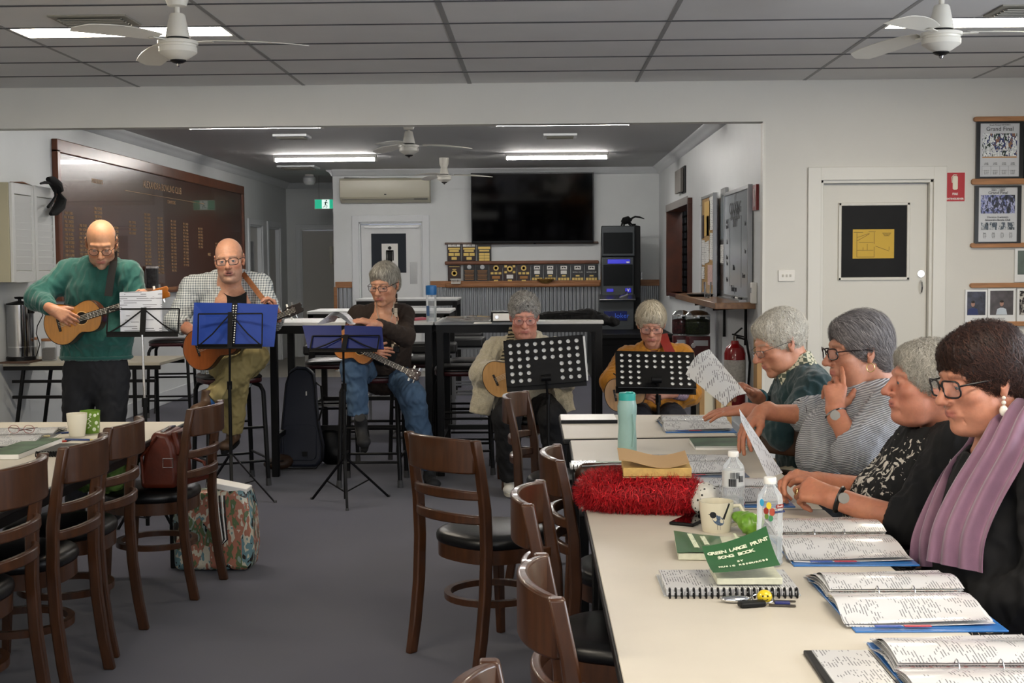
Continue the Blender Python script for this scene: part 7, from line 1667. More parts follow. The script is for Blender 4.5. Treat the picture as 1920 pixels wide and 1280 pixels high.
# ---------------- music stands ----------------
m_st=mat('stand_black','070708',.5,spec=.25)
m_lyric=print_mat('lyric_sheet','d2d4da','55565c',85,.5,2)
def tripod(t,base,z0,top,m,feet,r=.4,zc=.32):
 MB().cyl((base[0],base[1],.06),(base[0],base[1],.75),.011,n=10).build('lower_pole',m_st,t);MB().cyl((base[0],base[1],.7),top,.007,n=10).build('upper_pole',m,t)
 MB().cyl((base[0],base[1],.72),(base[0],base[1],.77),.016,n=10).build('clamp',m_st,t)
 for f_ in feet:
  f_=V3(f_);h_=V3((base[0],base[1],zc));MB().bar(h_,f_,.016,.008).build('leg',m_st,t,smooth=0);MB().bar(V3((base[0],base[1],.1)),h_.lerp(f_,.55),.008,.006).build('brace',m_st,t,smooth=0);MB().cyl(f_-V3((0,0,.0)),f_+V3((0,0,.014)),.011,n=8).build('rubber_tip',m_foot,t)
def wire_stand(label,c,w_,h_,tilt,base,feet,pole,roll=0,ext=None):
 c=V3(c);u=V3((math.cos(roll),0,math.sin(roll)));v=V3((0,math.sin(tilt),math.cos(tilt)));n=u.cross(v)
 t=thing('music_stand',label,'music stand',(base[0],base[1],0),group='folding wire music stands');Q=lambda a,b:c+u*(a*w_/2)+v*(b*h_)
 MB().bar(Q(-1,0),Q(1,0),.018,.004,n).bar(Q(-1,0)+n*.0-v*.004,Q(1,0)-v*.004,.004,.03,v).build('tray',m_st,t,smooth=0)
 MB().bar(Q(-1,.95),Q(1,.95),.009,.004,n).build('top_bar',m_st,t,smooth=0)
 for s_ in(-1,1):
  MB().bar(Q(s_,0),Q(s_,.95),.008,.004,n).build('side_bar',m_st,t,smooth=0);MB().bar(Q(0,.95),Q(s_*.55,.35),.008,.004,n).bar(Q(s_*.55,.35),Q(s_*.95,.02),.008,.004,n).build('brace',m_st,t,smooth=0)
 MB().bar(Q(0,-.08),Q(0,1.0),.03,.008,n).build('spine',m_st,t,smooth=0)
 tripod(t,base,0,Q(0,-.05),pole,feet);return t,Q,u,v,n
fl=lambda px,py:F(px,py,0.0)
t,Q,u,v,n=wire_stand('black folding wire stand holding white sheets before the standing man',P(267,625,7.12),.395,.145,.25,(P(268,700,7.1).x,7.12),[(-2.4,7.3,0),(-2.1,7.35,0),(-2.2,6.8,0)],m_chrome)
t2=thing('sheet_stack','white song sheets standing on the leftmost wire stand','sheets',Q(0,0))
for k in range(4):
 a,b,c_,d=P(224+k*.6,549,7.16+k*.004),P(298+k*2,545,7.22+k*.004),P(304,625,7.15+k*.004),P(226,625,7.14+k*.004)
 MB().grid(lambda p,q:a.lerp(b,p).lerp(d.lerp(c_,p),q)+V3((0,.012*math.sin(p*3),.004*math.sin(p*5+k))),8,6,thick=.0006).build('sheet',m_lyric,t2,smooth=60)
m_blue=mat('blue_folder','0d3488',.5,noise=.05,nscale=5)
t,Q,u,v,n=wire_stand('black wire stand with an open bright blue folder, before the man in check shirt',P(431,648,8.05),.40,.21,.15,(P(432,800,8.1).x,8.1),[fl(382,928),fl(516,942),fl(437,952)],m_st)
t2=thing('blue_folder','bright blue display folder on the stand of the man in check shirt','folder',Q(0,0))
def slab(px,Ys,m,nm,tt,th=.006):
 c4=[P(a,b,Y)for(a,b),Y in zip(px,Ys)];nn=(c4[1]-c4[0]).cross(c4[3]-c4[0]).normalized()*th
 MB().add(c4+[p+nn for p in c4],[(0,1,2,3),(7,6,5,4),(0,4,5,1),(1,5,6,2),(2,6,7,3),(3,7,4,0)]).build(nm,m,tt,smooth=0)
slab([(364,567),(437,568),(432,648),(359,647)],(8.16,8.12,8.08,8.10),m_blue,'cover',t2);slab([(443,568),(522,571),(514,650),(438,649)],(8.12,8.16,8.10,8.08),m_blue,'cover',t2)
slab([(435,568),(445,568),(440,648),(430,648)],(8.11,8.11,8.07,8.07),m_black,'spine',t2)
for k in range(16):
 for s_ in(438,443):MB().ell(P(s_-k*.32,573+k*4.6,8.10-k*.0028),(.0045,.002,.0045),6,4).build('binding_dot',m_white,t2)
t,Q,u,v,n=wire_stand('black wire stand with dark blue folder lying back, before the woman in brown',P(644,656,7.86),.41,.145,.95,(P(646,800,7.92).x,7.92),[fl(585,936),fl(729,931),fl(651,957)],m_st)
t2=thing('blue_folder','dark blue display folder on the stand of the woman in brown','folder',Q(0,0));mdb=mat('dark_blue_folder','0e1c55',.5)
slab([(567,610),(640,610),(641,652),(577,652)],(8.05,8.05,7.90,7.90),mdb,'cover',t2);slab([(646,610),(716,612),(720,654),(646,652)],(8.05,8.05,7.90,7.90),mdb,'cover',t2)
t2=thing('songbook_pages','curling white pages being turned on the dark blue folder','pages',P(640,608,8.08))
for k in range(5):
 MB().grid(lambda p,q:P(594+66*p+k*1.5,608,8.05).lerp(P(620+40*p+k*2,606,8.2),q)+V3((0,0,.075*math.sin(PI*min(1,p*1.08))*(.75+.08*k)*(1-.3*q)+.012*q)),14,5,thick=.0006).build('page',m_lyric,t2,smooth=70)
def perf_stand(label,cs,Ys,base,topp,hn=(9,6),gap=(3,6,3)):
 c4=[P(a,b,Y)for(a,b),Y in zip(cs,Ys)];O=c4[3];u=c4[2]-c4[3];v=c4[0]-c4[3];W_,H_=u.length,v.length;u.normalize();v=(v-u*v.dot(u)).normalized();n=u.cross(v)
 t=thing('music_stand',label,'music stand',(base[0],base[1],0),group='perforated black music stands')
 nx,ny=hn;mb=MB();dx=W_/(nx+.6);dy=H_/(ny+.5);x0=(W_-dx*nx)/2;y0=(H_-dy*ny)/2;K=12;r=min(dx,dy)*.29;xs=[x0+dx*i for i in range(nx+1)];ys=[y0+dy*j for j in range(ny+1)]
 for th in(0,.0025):
  G=lambda a,b:O+u*a+v*b+n*th
  for i in range(nx):
   for j in range(ny):
    q0=[(xs[i],ys[j]),(xs[i+1],ys[j]),(xs[i+1],ys[j+1]),(xs[i],ys[j+1])]
    if j<gap[2]and gap[0]<=i<gap[1]:mb.add([G(*q)for q in q0],[(0,1,2,3)]);continue
    cx,cy=(xs[i]+xs[i+1])/2,(ys[j]+ys[j+1])/2;rim=[];out=[]
    for k in range(K):
     a=2*PI*k/K+PI/4;rim.append(G(cx+r*math.cos(a),cy+r*math.sin(a)));m_=max(abs(math.cos(a)),abs(math.sin(a)));out.append(G(cx+math.cos(a)/m_*dx/2,cy+math.sin(a)/m_*dy/2))
    mb.add(rim+out,[(k,(k+1)%K,K+(k+1)%K,K+k)for k in range(K)])
 mb.build('desk',m_st,t,smooth=0)
 fr=MB();
 for a,b,c_,d in((0,0,W_,y0),(0,H_-y0,W_,H_),(0,0,x0,H_),(W_-x0,0,W_,H_)):fr.add([O+u*p+v*q+n*z_ for z_ in(-.001,.0035)for p,q in((a,b),(c_,b),(c_,d),(a,d))],[(0,1,2,3),(7,6,5,4),(0,4,5,1),(1,5,6,2),(2,6,7,3),(3,7,4,0)])
 fr.build('desk_rim',m_st,t,smooth=0)
 C_=O+u*(W_/2)+v*(H_*.12);MB().box(O+u*W_/2-n*-.02+v*.0,(.01,.01,.01));
 MB().bar(O-n*.03,O+u*W_-n*.03,.05,.003,n).build('shelf',m_st,t,smooth=0)
 MB().cyl(C_+n*.035-u*.03,C_+n*.035+u*.03,.02,n=14).cyl(C_+n*.035,C_,.014,n=10).build('tilt_knob',m_st,t)
 MB().cyl((base[0],base[1],.62),C_+n*.035,.0075,n=10).build('upper_pole',m_st,t);MB().cyl((base[0],base[1],.05),(base[0],base[1],.66),.011,n=10).build('lower_pole',m_st,t);MB().cyl((base[0],base[1],.62),(base[0],base[1],.68),.017,n=10).build('clamp',m_st,t)
 for a in(.5,2.6,4.7):MB().tube([(base[0],base[1],.09),(base[0]+.12*math.cos(a),base[1]+.12*math.sin(a),.08),(base[0]+.26*math.cos(a),base[1]+.26*math.sin(a),.01)],.009,8).build('leg',m_st,t)
 t2=thing('song_sheets',label.replace('black perforated music stand','white song sheets lying on the perforated stand'),'sheets',O+u*W_/2)
 return t,t2,O,u,v,n,W_,H_
for lb,cs,Ys,b_,p0,p1 in(('black perforated music stand with tilted desk before the woman in cream',[(950,639),(1098,622),(1100,714),(950,726)],(8.12,8.12,8.05,8.05),(P(1028,800,8.1).x,8.08),(.02,.0),(1.02,.97)),('black perforated music stand with level desk before the woman in mustard',[(1155,658),(1308,660),(1306,728),(1155,725)],(8.10,8.10,7.92,7.92),(P(1234,800,8.0).x,8.0),(.03,.0),(1.0,.96))):
 t,t2,O,u,v,n,W_,H_=perf_stand(lb,cs,Ys,b_,None)
 q=[O+u*W_*a+v*H_*b-n*.004 for a,b in((p0[0],.01),(p1[0],.01),(p1[0]+.005,p1[1]),(p0[0],p1[1]))]
 MB().add(q+[p-n*.004 for p in q],[(0,1,2,3),(7,6,5,4),(0,4,5,1),(1,5,6,2),(2,6,7,3),(3,7,4,0)]).build('sheet',mat('plain_paper','d6d6d2',.5),t2,smooth=0)
 # ---------------- bags ----------------
def gig_bag():
 m=mat('navy_nylon','1a1f2e',.6,bump=.15,bscale=250);Y=9.45;t=thing('gig_bag','dark navy ukulele gig bag leaning upright under the bar table','bag',P(565,888,Y))
 o=[(-.14,.0),(-.155,.06),(-.15,.2),(-.135,.34),(-.12,.5),(-.11,.62),(-.085,.70),(-.03,.735),(.04,.73),(.09,.69),(.105,.60),(.115,.46),(.135,.30),(.165,.16),(.16,.05),(.12,.0)]
 c=P(565,887,Y);c.z=.012;tl=.0;x=V3((1,0,0));z=V3((-.0,.12,1)).normalized();n_=x.cross(z)
 MB().prism(o,.11,T4(c+V3((0,.06,0)),x,z,n_)).build('body',m,t,smooth=50,bevel=.02,bseg=3)
 MB().tube([c+V3((0,-.055+.0,0))+x*(a*.985)+z*(b*.98+.005)for a,b in o],.004,6,closed=True).build('zip',m_black,t)
 MB().prism(rrect(.24,.26,.04,4,0,.19),.012,T4(c+V3((0,-.047,0)),x,z,n_)).build('pocket',m,t,bevel=.004)
 MB().box(c+V3((.04,-.068,.11)),(.035,.004,.035)).build('badge',m_black,t,smooth=0);MB().box(c+V3((.055,-.05,.55)),(.006,.02,.03)).build('tab',m_white,t,smooth=0)
 MB().tube([c+x*.11+z*.62,c+V3((.16,-.03,.60)),c+V3((.17,-.03,.45)),c+V3((.14,-.03,.35))],.008,6).build('strap',m_black,t)
gig_bag()
c=P(625,860,9.7);c.z=0;t=thing('shoulder_bag','small black bag on the carpet right of the navy gig bag','bag',c)
V_,Q_=blob([(el(c+V3((-.02,0,.14)),(.10,.07,.15)),.02),(el(c+V3((.03,0,.07)),(.09,.07,.08)),.02)],.01).mesh();npmesh('body',V_,Q_,m_black,t);MB().tube([c+V3((-.05,0,.26)),c+V3((.06,-.03,.2)),c+V3((.10,-.04,.05)),c+V3((.04,-.06,.01))],.006,6).build('strap',m_black,t)
c=P(520,882,9.4);c.z=.05;t=thing('leather_case','brown leather case lying on the carpet left of the gig bag','bag',c-V3((0,0,.05)))
V_,Q_=blob([(el(c,(.10,.08,.045)),.02),(el(c+V3((.04,.02,.02)),(.08,.07,.05)),.02)],.008).mesh();npmesh('body',V_,Q_,mat('brown_leather','3a281c',.5),t);MB().tube([c+V3((-.06,-.06,.0)),c+V3((0,-.08,.03)),c+V3((.06,-.06,.03))],.005,6).build('seam',m_black,t)
t=thing('gig_bag','flat black gig bag lying across the right bar table','bag',P(1040,605,9.35))
cloth('body',t,[(rc(P(1010,596,9.4),P(1100,592,9.38),.06,.065,((0,0,1),.55)),.03),(rc(P(1100,592,9.38),P(1150,603,9.25),.065,.04,((0,0,1),.7)),.03),(el(P(1060,597,9.45),(.2,.12,.045)),.03)],m_cat,.009,wr=.012,wf=24,seed=31)
MB().tube([P(1020,590,9.3),P(1060,586,9.3),P(1100,587,9.3)],.006,6).build('zip',m_gs,t)
m_pet=mat('clear_plastic','f2f6f8',.06,alpha=.17,spec=.8);m_pet2=mat('pet_water','dfe9ec',.03,alpha=.22,spec=.9)
for m_ in(m_pet,m_pet2):
 nt,b=nodes(m_);lw=new(nt,'ShaderNodeFresnel',i_IOR=1.5);mr=new(nt,'ShaderNodeMapRange');mr.inputs['From Min'].default_value=.04;mr.inputs['From Max'].default_value=.55;mr.inputs['To Min'].default_value=b.inputs['Alpha'].default_value;mr.inputs['To Max'].default_value=.85;nt.links.new(lw.outputs[0],mr.inputs['Value']);nt.links.new(mr.outputs[0],b.inputs['Alpha'])
bz=1.09
def on(px,py,z=bz):return F(px,py,z)
c=on(809,604);t=thing('water_bottle','clear water bottle with blue lid on the bar table','bottle',c)
MB().lathe([(0,0),(.032,0),(.036,.01),(.036,.16),(.033,.19)],c,24).build('body',m_pet,t);MB().lathe([(0,.008),(.03,.008),(.032,.012),(.032,.11),(0,.11)],c,20).build('water',m_pet2,t)
MB().lathe([(.037,.19),(.038,.20),(.038,.25),(.034,.255),(0,.257)],c,24).build('lid',mat('blue_lid','1b62a0',.3),t);MB().box(c+V3((-.02,-.034,.08)),(.02,.004,.07)).build('printed_mark',mat('blue_print','2a4a70',.4),t,smooth=0)
c=on(778,600);t=thing('folder','pink-red paper folder on the bar table','folder',c);MB().box(c+V3((0,0,.008)),(.16,.2,.012),rotm(0,-.06,.3)).build('cover',mat('pink_folder','a84a5a',.5),t,smooth=0);MB().box(c+V3((0,0,.002)),(.15,.19,.003),rotm(0,0,.25)).build('sheet',m_white,t,smooth=0)
c=on(868,603);t=thing('sheet_stack','heap of clear-pocketed sheets on the bar table beside the water bottle','sheets',c)
for k in range(6):MB().grid(lambda p,q:c+V3(((p-.5)*.34+.01*k,(q-.5)*.22+.004*k,.004+.006*k+.012*math.sin(p*5+k)*(.5-abs(p-.5)))),9,4,thick=.0012).build('sheet',mat('pocket_sheet','a9abac',.15,coat=.5),t,smooth=60)
c=on(940,605);t=thing('lever_arch_file','black lever arch file behind the cream cardigan woman','folder',c);MB().box(c+V3((.06,.12,.04)),(.26,.28,.07)).build('cover',m_gs,t,bevel=.004);MB().box(c+V3((.07,.12,.04)),(.25,.285,.05)).build('pages',m_white,t,smooth=0);MB().cyl(c+V3((-.03,-.022,.04)),c+V3((-.03,-.026,.04)),.012,n=16).build('finger_ring',m_chrome,t)
for px,py,w_,lb in((690,603,.22,'loose white sheets on the left bar table'),(905,606,.12,'black eyeglass case and sheet on the bar table')):c=on(px,py);t=thing('papers',lb,'papers',c);MB().box(c+V3((0,.03,.002)),(w_,.2,.003)).build('sheet',m_white,t,smooth=0)
c=V3((-3.945,fy+.17,zt_+.012));t=thing('hot_water_urn','polished steel hot water urn at the left edge','urn',c);r_=.098
MB().lathe([(0,0),(r_+.01,0),(r_+.01,.025),(r_,.03)],c,36).build('base',m_black,t);MB().lathe([(r_,.03),(r_,.42)],c,40).build('body',mat('polished_steel','a8a8aa',.08,metal=1),t);MB().lathe([(r_+.002,.1),(r_+.002,.106)],c,40).build('band',m_chrome,t)
MB().lathe([(r_+.004,.42),(r_,.43),(.04,.445),(.012,.45),(.012,.462),(.035,.466),(.04,.48),(0,.483)],c,32).build('lid',m_black,t)
MB().box(c+V3((r_+.02,-.03,.42)),(.09,.03,.014)).box(c+V3((r_+.008,-.04,.385)),(.035,.03,.06)).build('handle',m_black,t,bevel=.004)
MB().tube([c+V3((r_+.05,0,.40)),c+V3((r_+.085,-.02,.34)),c+V3((r_+.04,-.02,.26)),c+V3((r_+.03,-.02,.20)),c+V3((r_+.055,-.02,.12)),c+V3((r_+.03,-.03,.03))],.004,6).build('cord',m_black,t)
for px_,lb,mm_,hh in((58,'glass jar of tea sachets with a wooden lid',mat('sachets','b5ac98',.7,noise=.5,nscale=40),.16),(93,'glass jar of brown coffee behind the ukulele',mat('coffee','2c1810',.8,noise=.3,nscale=80),.15)):
 c=V3((P(px_,675,fy+.25).x,fy+.25,zt_));t=thing('storage_jar',lb,'jar',c);MB().prism(rrect(.10,.09,.02),hh,Matrix.Translation(c)).build('glass',m_pet,t,bevel=.004);MB().prism(rrect(.088,.078,.015),hh*.62,Matrix.Translation(c+V3((0,0,.006)))).build('contents',mm_,t,bevel=.01,kind='stuff');MB().prism(rrect(.10,.09,.02),.02,Matrix.Translation(c+V3((0,0,hh)))).build('lid',m_wood,t,bevel=.003)
m_lea=mat('red_leather','55200f',.42,noise=.15,nscale=30,bump=.15,bscale=90);c=V3((-1.72,5.93,.492))
t=thing('handbag','red-brown leather handbag on the seat of the far left chair','bag',c)
MB().prism([(-.08,0),(.08,0),(.09,.05),(.075,.19),(.05,.25),(-.02,.26),(-.06,.17),(-.085,.06)],.26,T4(c+V3((0,.13,.0)),V3((1,0,0)),V3((0,0,1)),V3((0,-1,0)))).build('body',m_lea,t,smooth=50,bevel=.022,bseg=4)
MB().tube([c+V3((.015,-.11,.255)),c+V3((.02,0,.265)),c+V3((.015,.11,.255))],.006,6).build('zip',m_chrome,t)
MB().box(c+V3((.075,0,.2)),(.03,.2,.11),rotm(0,-.15)).build('outer_pocket',m_lea,t,bevel=.01);MB().tube([c+V3((.0,-.13,.24)),c+V3((-.07,-.14,.15)),c+V3((-.06,-.15,.03))],.018,8,flat=.4).build('strap',m_lea,t)
MB().tube([c+V3((.05,.12,.12)),c+V3((.14,.14,.08)),c+V3((.17,.08,.03)),c+V3((.10,-.02,.02))],.022,8,flat=.35).build('strap',m_lea,t)
q=P(315,868,5.72);MB().tube([q+V3((a*.022,0,b*.02))for a,b in((-1,-1),(1,-1),(1,1),(-1,1))],.0028,6,closed=True).build('buckle',m_chrome,t)
c=V3((-1.93,5.88,.49));t=thing('scarf','crumpled leaf-green cloth beside the red handbag','scarf',c);cloth('fabric',t,[(el(c+V3((-.02,-.03,.10)),(.08,.08,.12)),.03),(el(c+V3((-.1,.0,.04)),(.10,.09,.06)),.03),(el(c+V3((.03,.05,.13)),(.05,.06,.08)),.03)],mat('leaf_green','4a6428',.8,noise=.3,nscale=12),.007,wr=.018,wf=34,seed=34)
c=V3((-1.60,6.35,0));t=thing('tote_bag','floral tapestry tote bag with white-striped handles standing on the carpet','bag',c);mfl=photo_mat('floral_tapestry',['1c1d1e','8a9a90','5c6e4c','a8705c','c9c4b0','6a8a90','2c2a28'],16)
MB().prism([(-.19,0),(.185,0),(.2,.12),(.19,.30),(.165,.40),(-.16,.38),(-.2,.25)],.19,T4(c+V3((0,.10,0)),V3((1,0,0)),V3((0,.05,1)).normalized(),V3((0,-1,.05)).normalized())).build('body',mfl,t,smooth=40,bevel=.03,bseg=4)
MB().box(c+V3((.07,0,.41)),(.20,.12,.03),rotm(0,.2,0)).build('white_box_inside',m_white,t,bevel=.004)
for s_ in range(4):MB().tube([c+V3((.03+s_*.012,-.09,.38)),c+V3((.045+s_*.010,-.115,.28)),c+V3((.06+s_*.008,-.12,.17)),c+V3((.05-s_*.006,-.12,.12)),c+V3((.02-s_*.004,-.12,.2))],.004,5).build('handle_cord',m_white if s_%2==0 else m_gs,t)
# ---------------- things on the tables ----------------
m_page=print_mat('binder_page','d0d0d0','58585c',165,.54,0)
_,b=nodes(m_page);b.inputs['Coat Weight'].default_value=.6;b.inputs['Roughness'].default_value=.25;b.inputs['Coat Roughness'].default_value=.12
m_pock=mat('clear_pocket','dcdcdc',.12,coat=.6);m_ply=mat('pale_yellow_edge','c9b878',.5);m_bb=mat('binder_blue','2f6fb4',.3,coat=.4);m_pinks=mat('pink_strip','b98a8c',.4)
def binder(label,x0,x1,y0,y1,rz=0,z=TZ,cover=m_bb,strip=m_ply,tabs=True,group='open ring binders of songs'):
 c=V3(((x0+x1)/2,(y0+y1)/2,z));w_,d=x1-x0,y1-y0;t=thing('ring_binder',label,'binder',c,rz,group=group);Lk=dict(local=True)
 MB().box((.005,-.02,.002),(w_+.012,d,.004)).build('cover',cover,t,bevel=.0015,**Lk)
 for s_ in(-1,1):
  for k in range(5):
   def fn(u,v,s_=s_,k=k):
    e=rr_[k];y=s_*(.012+v*(d/2-.015-.003*k)+0);hz=.006+.0042*k+(.012+.002*k)*math.sin(PI*min(1,v*1.15))*.8-.010*v+.0035*math.sin(7*v+k+u*3)*v
    return V3(((u-.5)*w_+e*v+.002*k*s_,y-.012*(k%3)*0,hz if s_<0 else hz+.002))
   rr_=[rnd.uniform(-.012,.012)for _ in range(5)]
   MB().grid(fn,7,12,thick=-.0006 if s_<0 else .0006).build('page',m_page if k in(4,2,0)else m_pock,t,smooth=70,**Lk)
 MB().box((0,0,.014),(w_*.98,.02,.006)).build('spine_strip',strip,t,bevel=.002,**Lk)
 for s_ in(-1,1):MB().tube([(s_*.04,.016*math.cos(a),.012+.022*math.sin(a))for a in np.linspace(0,2*PI,18,endpoint=False)],.0014,6,closed=True).build('ring',m_chrome,t,**Lk)
 for k in range(9):MB().cyl((-w_*.42+k*w_*.105,-.024,.0285),(-w_*.42+k*w_*.105,-.024,.0287),.004,n=10).build('punch_hole',mat('hole_dark','6a4a48',.6),t,**Lk)
 if tabs:
  for k,(cc,nm)in enumerate((('2a4a9a','tab_blue'),('a8283a','tab_red'))):MB().box((-.08+k*.06,-d/2-.004,.010),(.055,.012,.0015)).build('index_tab',mat(nm,cc,.4),t,smooth=0,**Lk)
 return t
binder('open blue ring binder at the bottom edge, nearest the camera',.645,.945,2.12,2.58,.0,strip=m_pinks)
binder('open blue ring binder before the woman with the mauve scarf',.64,.94,2.66,3.12,.01)
binder('open blue ring binder behind the printed water bottle',.63,.93,3.24,3.78,.0)
binder('open ring binder before the hands holding a song sheet',.475,.775,4.02,4.46,.0)
binder('open ring binder behind the white cup, across the middle table',.42,.72,4.58,4.98,.02,cover=mat('grey_blue','5a6a80',.4))
binder('open ring binder on the farthest right-hand table',.56,.86,5.78,6.24,.0)
binder('open ring binder under the folded glasses on the left table',-2.62,-2.2,5.45,6.1,.15,z=TZL,cover=m_white,tabs=False)
def flat(name,label,cat,px0,px1,y0,y1,z,h,m,rz=0,extra=None,pm_='cover'):
 a=F(px0,y1,z+h);c_=F(px1,y1,z+h);e=F((px0+px1)/2,y0,z+h);c=V3(((a.x+c_.x)/2,(a.y+e.y)/2,z));w_,d=c_.x-a.x,abs(e.y-a.y)
 t=thing(name,label,cat,c,rz);MB().box((0,0,h/2),(w_,d,h)).build(pm_,m,t,bevel=min(.002,h*.3),local=True);return t,c,w_,d
t,c,w_,d=flat('notebook','white notebook with a black spine on the far right table','notebook',1052,1158,776,789,TZ,.012,m_white);MB().box((0,-d/2,.008),(w_,.012,.016)).build('spine',m_black,t,local=True)
t,c,w_,d=flat('booklet','green-covered booklet on the middle table near the reaching hand','book',1304,1402,824,838,TZ,.014,m_white,pm_='pages');MB().box((0,0,.016),(w_,d,.003),rotm(.04)).build('cover',mat('green_gloss','3f5e3c',.3,noise=.6,nscale=12),t,local=True,smooth=0)
c=F(1176,850,TZ);c.z=TZ;m_tq=mat('turquoise_plastic','b2d6ce',.3,trans=.35,noise=.05)
t=thing('drink_bottle','pale turquoise plastic drink bottle on the middle right table','bottle',c)
MB().lathe([(0,.002),(.033,.002),(.037,.012),(.0375,.06),(.0345,.10),(.0345,.13),(.038,.165),(.0385,.19),(.033,.215),(.031,.22)],c,36).build('body',m_tq,t)
MB().lathe([(.0335,.205),(.0335,.235),(.033,.24),(.030,.243),(0,.244)],c,32).build('cap',mat('turquoise_cap','2fa39a',.35),t);MB().box(c+V3((.008,-.018,.245)),(.03,.03,.006)).build('flip_lid',mat('turquoise_cap'),t,bevel=.002);MB().tube([c+V3((.02,-.034,.03)),c+V3((.026,-.031,.1)),c+V3((.02,-.034,.16))],.004,6).build('grip',m_tq,t)
def spiral(label,px0,px1,py0,py1,h=.016,z=TZ,n_=22,pages=m_page,cov=m_white,side=-1):
 a=F(px0,py1,z+h);b_=F(px1,py1,z+h);e=F(px0,py0,z+h);w_,d=b_.x-a.x,e.y-a.y;c=V3((a.x+w_/2,a.y+d/2,z));t=thing('spiral_notebook',label,'notebook',c)
 MB().box((0,.01,.002),(w_+.01,d,.003)).build('back_cover',m_pet,t,local=True,smooth=0);MB().box((0,.005,h/2),(w_,d-.01,h-.004)).build('pages',pages,t,local=True,bevel=.001)
 for k in range(n_):x=-w_/2+w_*(k+.5)/n_;MB().tube([(x,-d/2+.012*math.cos(q),h/2+.012*math.sin(q))for q in np.linspace(0,2*PI,10,endpoint=False)],.0022,5,closed=True,flat=1).build('coil',m_black,t,local=True)
 return t,c,w_,d
spiral('black coil-bound song book by the keys, below the green song books',1250,1500,1066,1104,.02)
spiral('black coil-bound book beside the green book on the middle table',1072,1122,862,874,.014,n_=7)
spiral('black double-coiled notebook behind the chairs on the left table',66,168,830,847,.02,z=TZL,n_=20,pages=m_gs)
m_gr=mat('songbook_green','2f5f36',.35,coat=.4,noise=.08,nscale=6);m_ltxt=mat('cream_print','dfe4c8',.5);m_pg=mat('book_pages','c4c4ae',.7,noise=.1,nscale=60)
c=F(1335,1020,TZ+.02);c.z=TZ;t=thing('song_book','green large print song book lying flat under the bird mug','book',c,-.06);Lk=dict(local=True)
MB().box((0,0,.010),(.185,.21,.018)).build('pages',m_pg,t,bevel=.002,**Lk)
MB().grid(lambda u_,v_:V3(((u_-.5)*.19,(v_-.5)*.215,.021+.022*max(0,.35-u_)**1.3*v_*2.2+.003*math.sin(6*u_))),12,8,thick=.001).build('cover',m_gr,t,smooth=60,**Lk)
t_=lambda x,y,a:T4(V3((c.x,c.y,TZ))+V3((x,y,.0305)),V3((math.cos(a),math.sin(a),0)),V3((-math.sin(a),math.cos(a),0)),V3((0,0,1)))
text('HAPPEN LARGE PRINT',.017,t_(-.05,0,-PI/2),m_ltxt,t,bold=.0006);text('SONG BOOK',.017,t_(-.02,0,-PI/2),m_ltxt,t,bold=.0006);text('ADDED VOLUME',.010,t_(.07,.05,-PI/2),m_ltxt,t)
c=F(1400,1072,TZ+.04);c.z=TZ+.021;c.y+=.02;t=thing('song_book','green large print song book with curled cover on top of coil-bound book','book',c,.0)
MB().box((0,.0,.008),(.15,.13,.016)).build('pages',m_pg,t,bevel=.002,**Lk)
def cur(u_,v_,dz=0):
 a=V3((-.085,-.075,.022));x=u_*.155;y=v_*.17
 return a+V3((x*.98-y*.05,y*.8,.010+.048*(u_**1.6)*(.35+.65*v_)+.03*v_*v_+dz))
MB().grid(cur,14,12,thick=.001).build('cover',m_gr,t,smooth=60,**Lk)
def cur_text(s_,v0,size,u0=.08,u1=.95):
 for k,ch in enumerate(s_):
  if ch==' ':continue
  u_=u0+(u1-u0)*k/max(1,len(s_)-1);p=cur(u_,v0);du=(cur(u_+.01,v0)-p).normalized();dv=(cur(u_,v0+.01)-p);dv=(dv-du*dv.dot(du)).normalized();nn=du.cross(dv)
  text(ch,size,T4(V3(t.location)+p+nn*.0022,du,dv,nn),m_ltxt,t,bold=.0005,ext=.0004)
cur_text('GREEN LARGE PRINT',.74,.017);cur_text('SONG BOOK',.58,.017,.2,.7);cur_text('BY',.36,.010,.45,.5);cur_text('MUSIC RESOURCES',.22,.010,.15,.85)
def mug(label,c,r_,h,m,hd,inner=None,base=.8,nm='mug'):
 c=V3(c);t=thing(nm,label,'mug',c);MB().lathe([(0,0),(r_*base,0),(r_*(base+.04),.004),(r_*.96,h*.7),(r_,h),(r_-.003,h),(r_*.92,h*.7),(r_*(base-.04),.008),(0,.007)],c,40).build('cup',m,t,smooth=50)
 d=V3(hd).normalized();z=V3((0,0,1));MB().tube([c+d*(r_*.92)+z*h*.84,c+d*(r_*1.32)+z*h*.86,c+d*(r_*1.6)+z*h*.62,c+d*(r_*1.45)+z*h*.34,c+d*(r_*.86)+z*h*.2],.006,8).build('handle',m,t);return t
m_cer=mat('cream_ceramic','d6cfb8',.2,coat=.5);c=F(1345,1002,TZ);c.z=TZ;c.y+=.05;c=V3((F(1346,1000,TZ).x,c.y,TZ));R1=.049
t=mug('cream china mug with a painted blue-black wren on the right table',c,R1,.086,m_cer,(1,-.15,0),base=.78)
def onmug(a,z,o=.0012):
 a=a*1.45;z=.045+(z-.035)*1.25
 return onmug_(a,z,o)
def onmug_(a,z,o):rr=R1*(.80+.19*z/.086)+o;return c+V3((math.sin(a)*rr,-math.cos(a)*rr,z))
def decal(nm,pts,m,o=.0012,k=1):
 p=[onmug(a,z,o)for a,z in pts];cc=onmug(sum(a for a,z in pts)/len(pts),sum(z for a,z in pts)/len(pts),o+.0004);MB().add([cc]+p,[(0,i+1,(i+1)%len(p)+1)for i in range(len(p))]).build(nm,m,t,smooth=0)
mbk=mat('wren_black','16181c',.5);mbl=mat('wren_blue','4a5c74',.5,noise=.5,nscale=300)
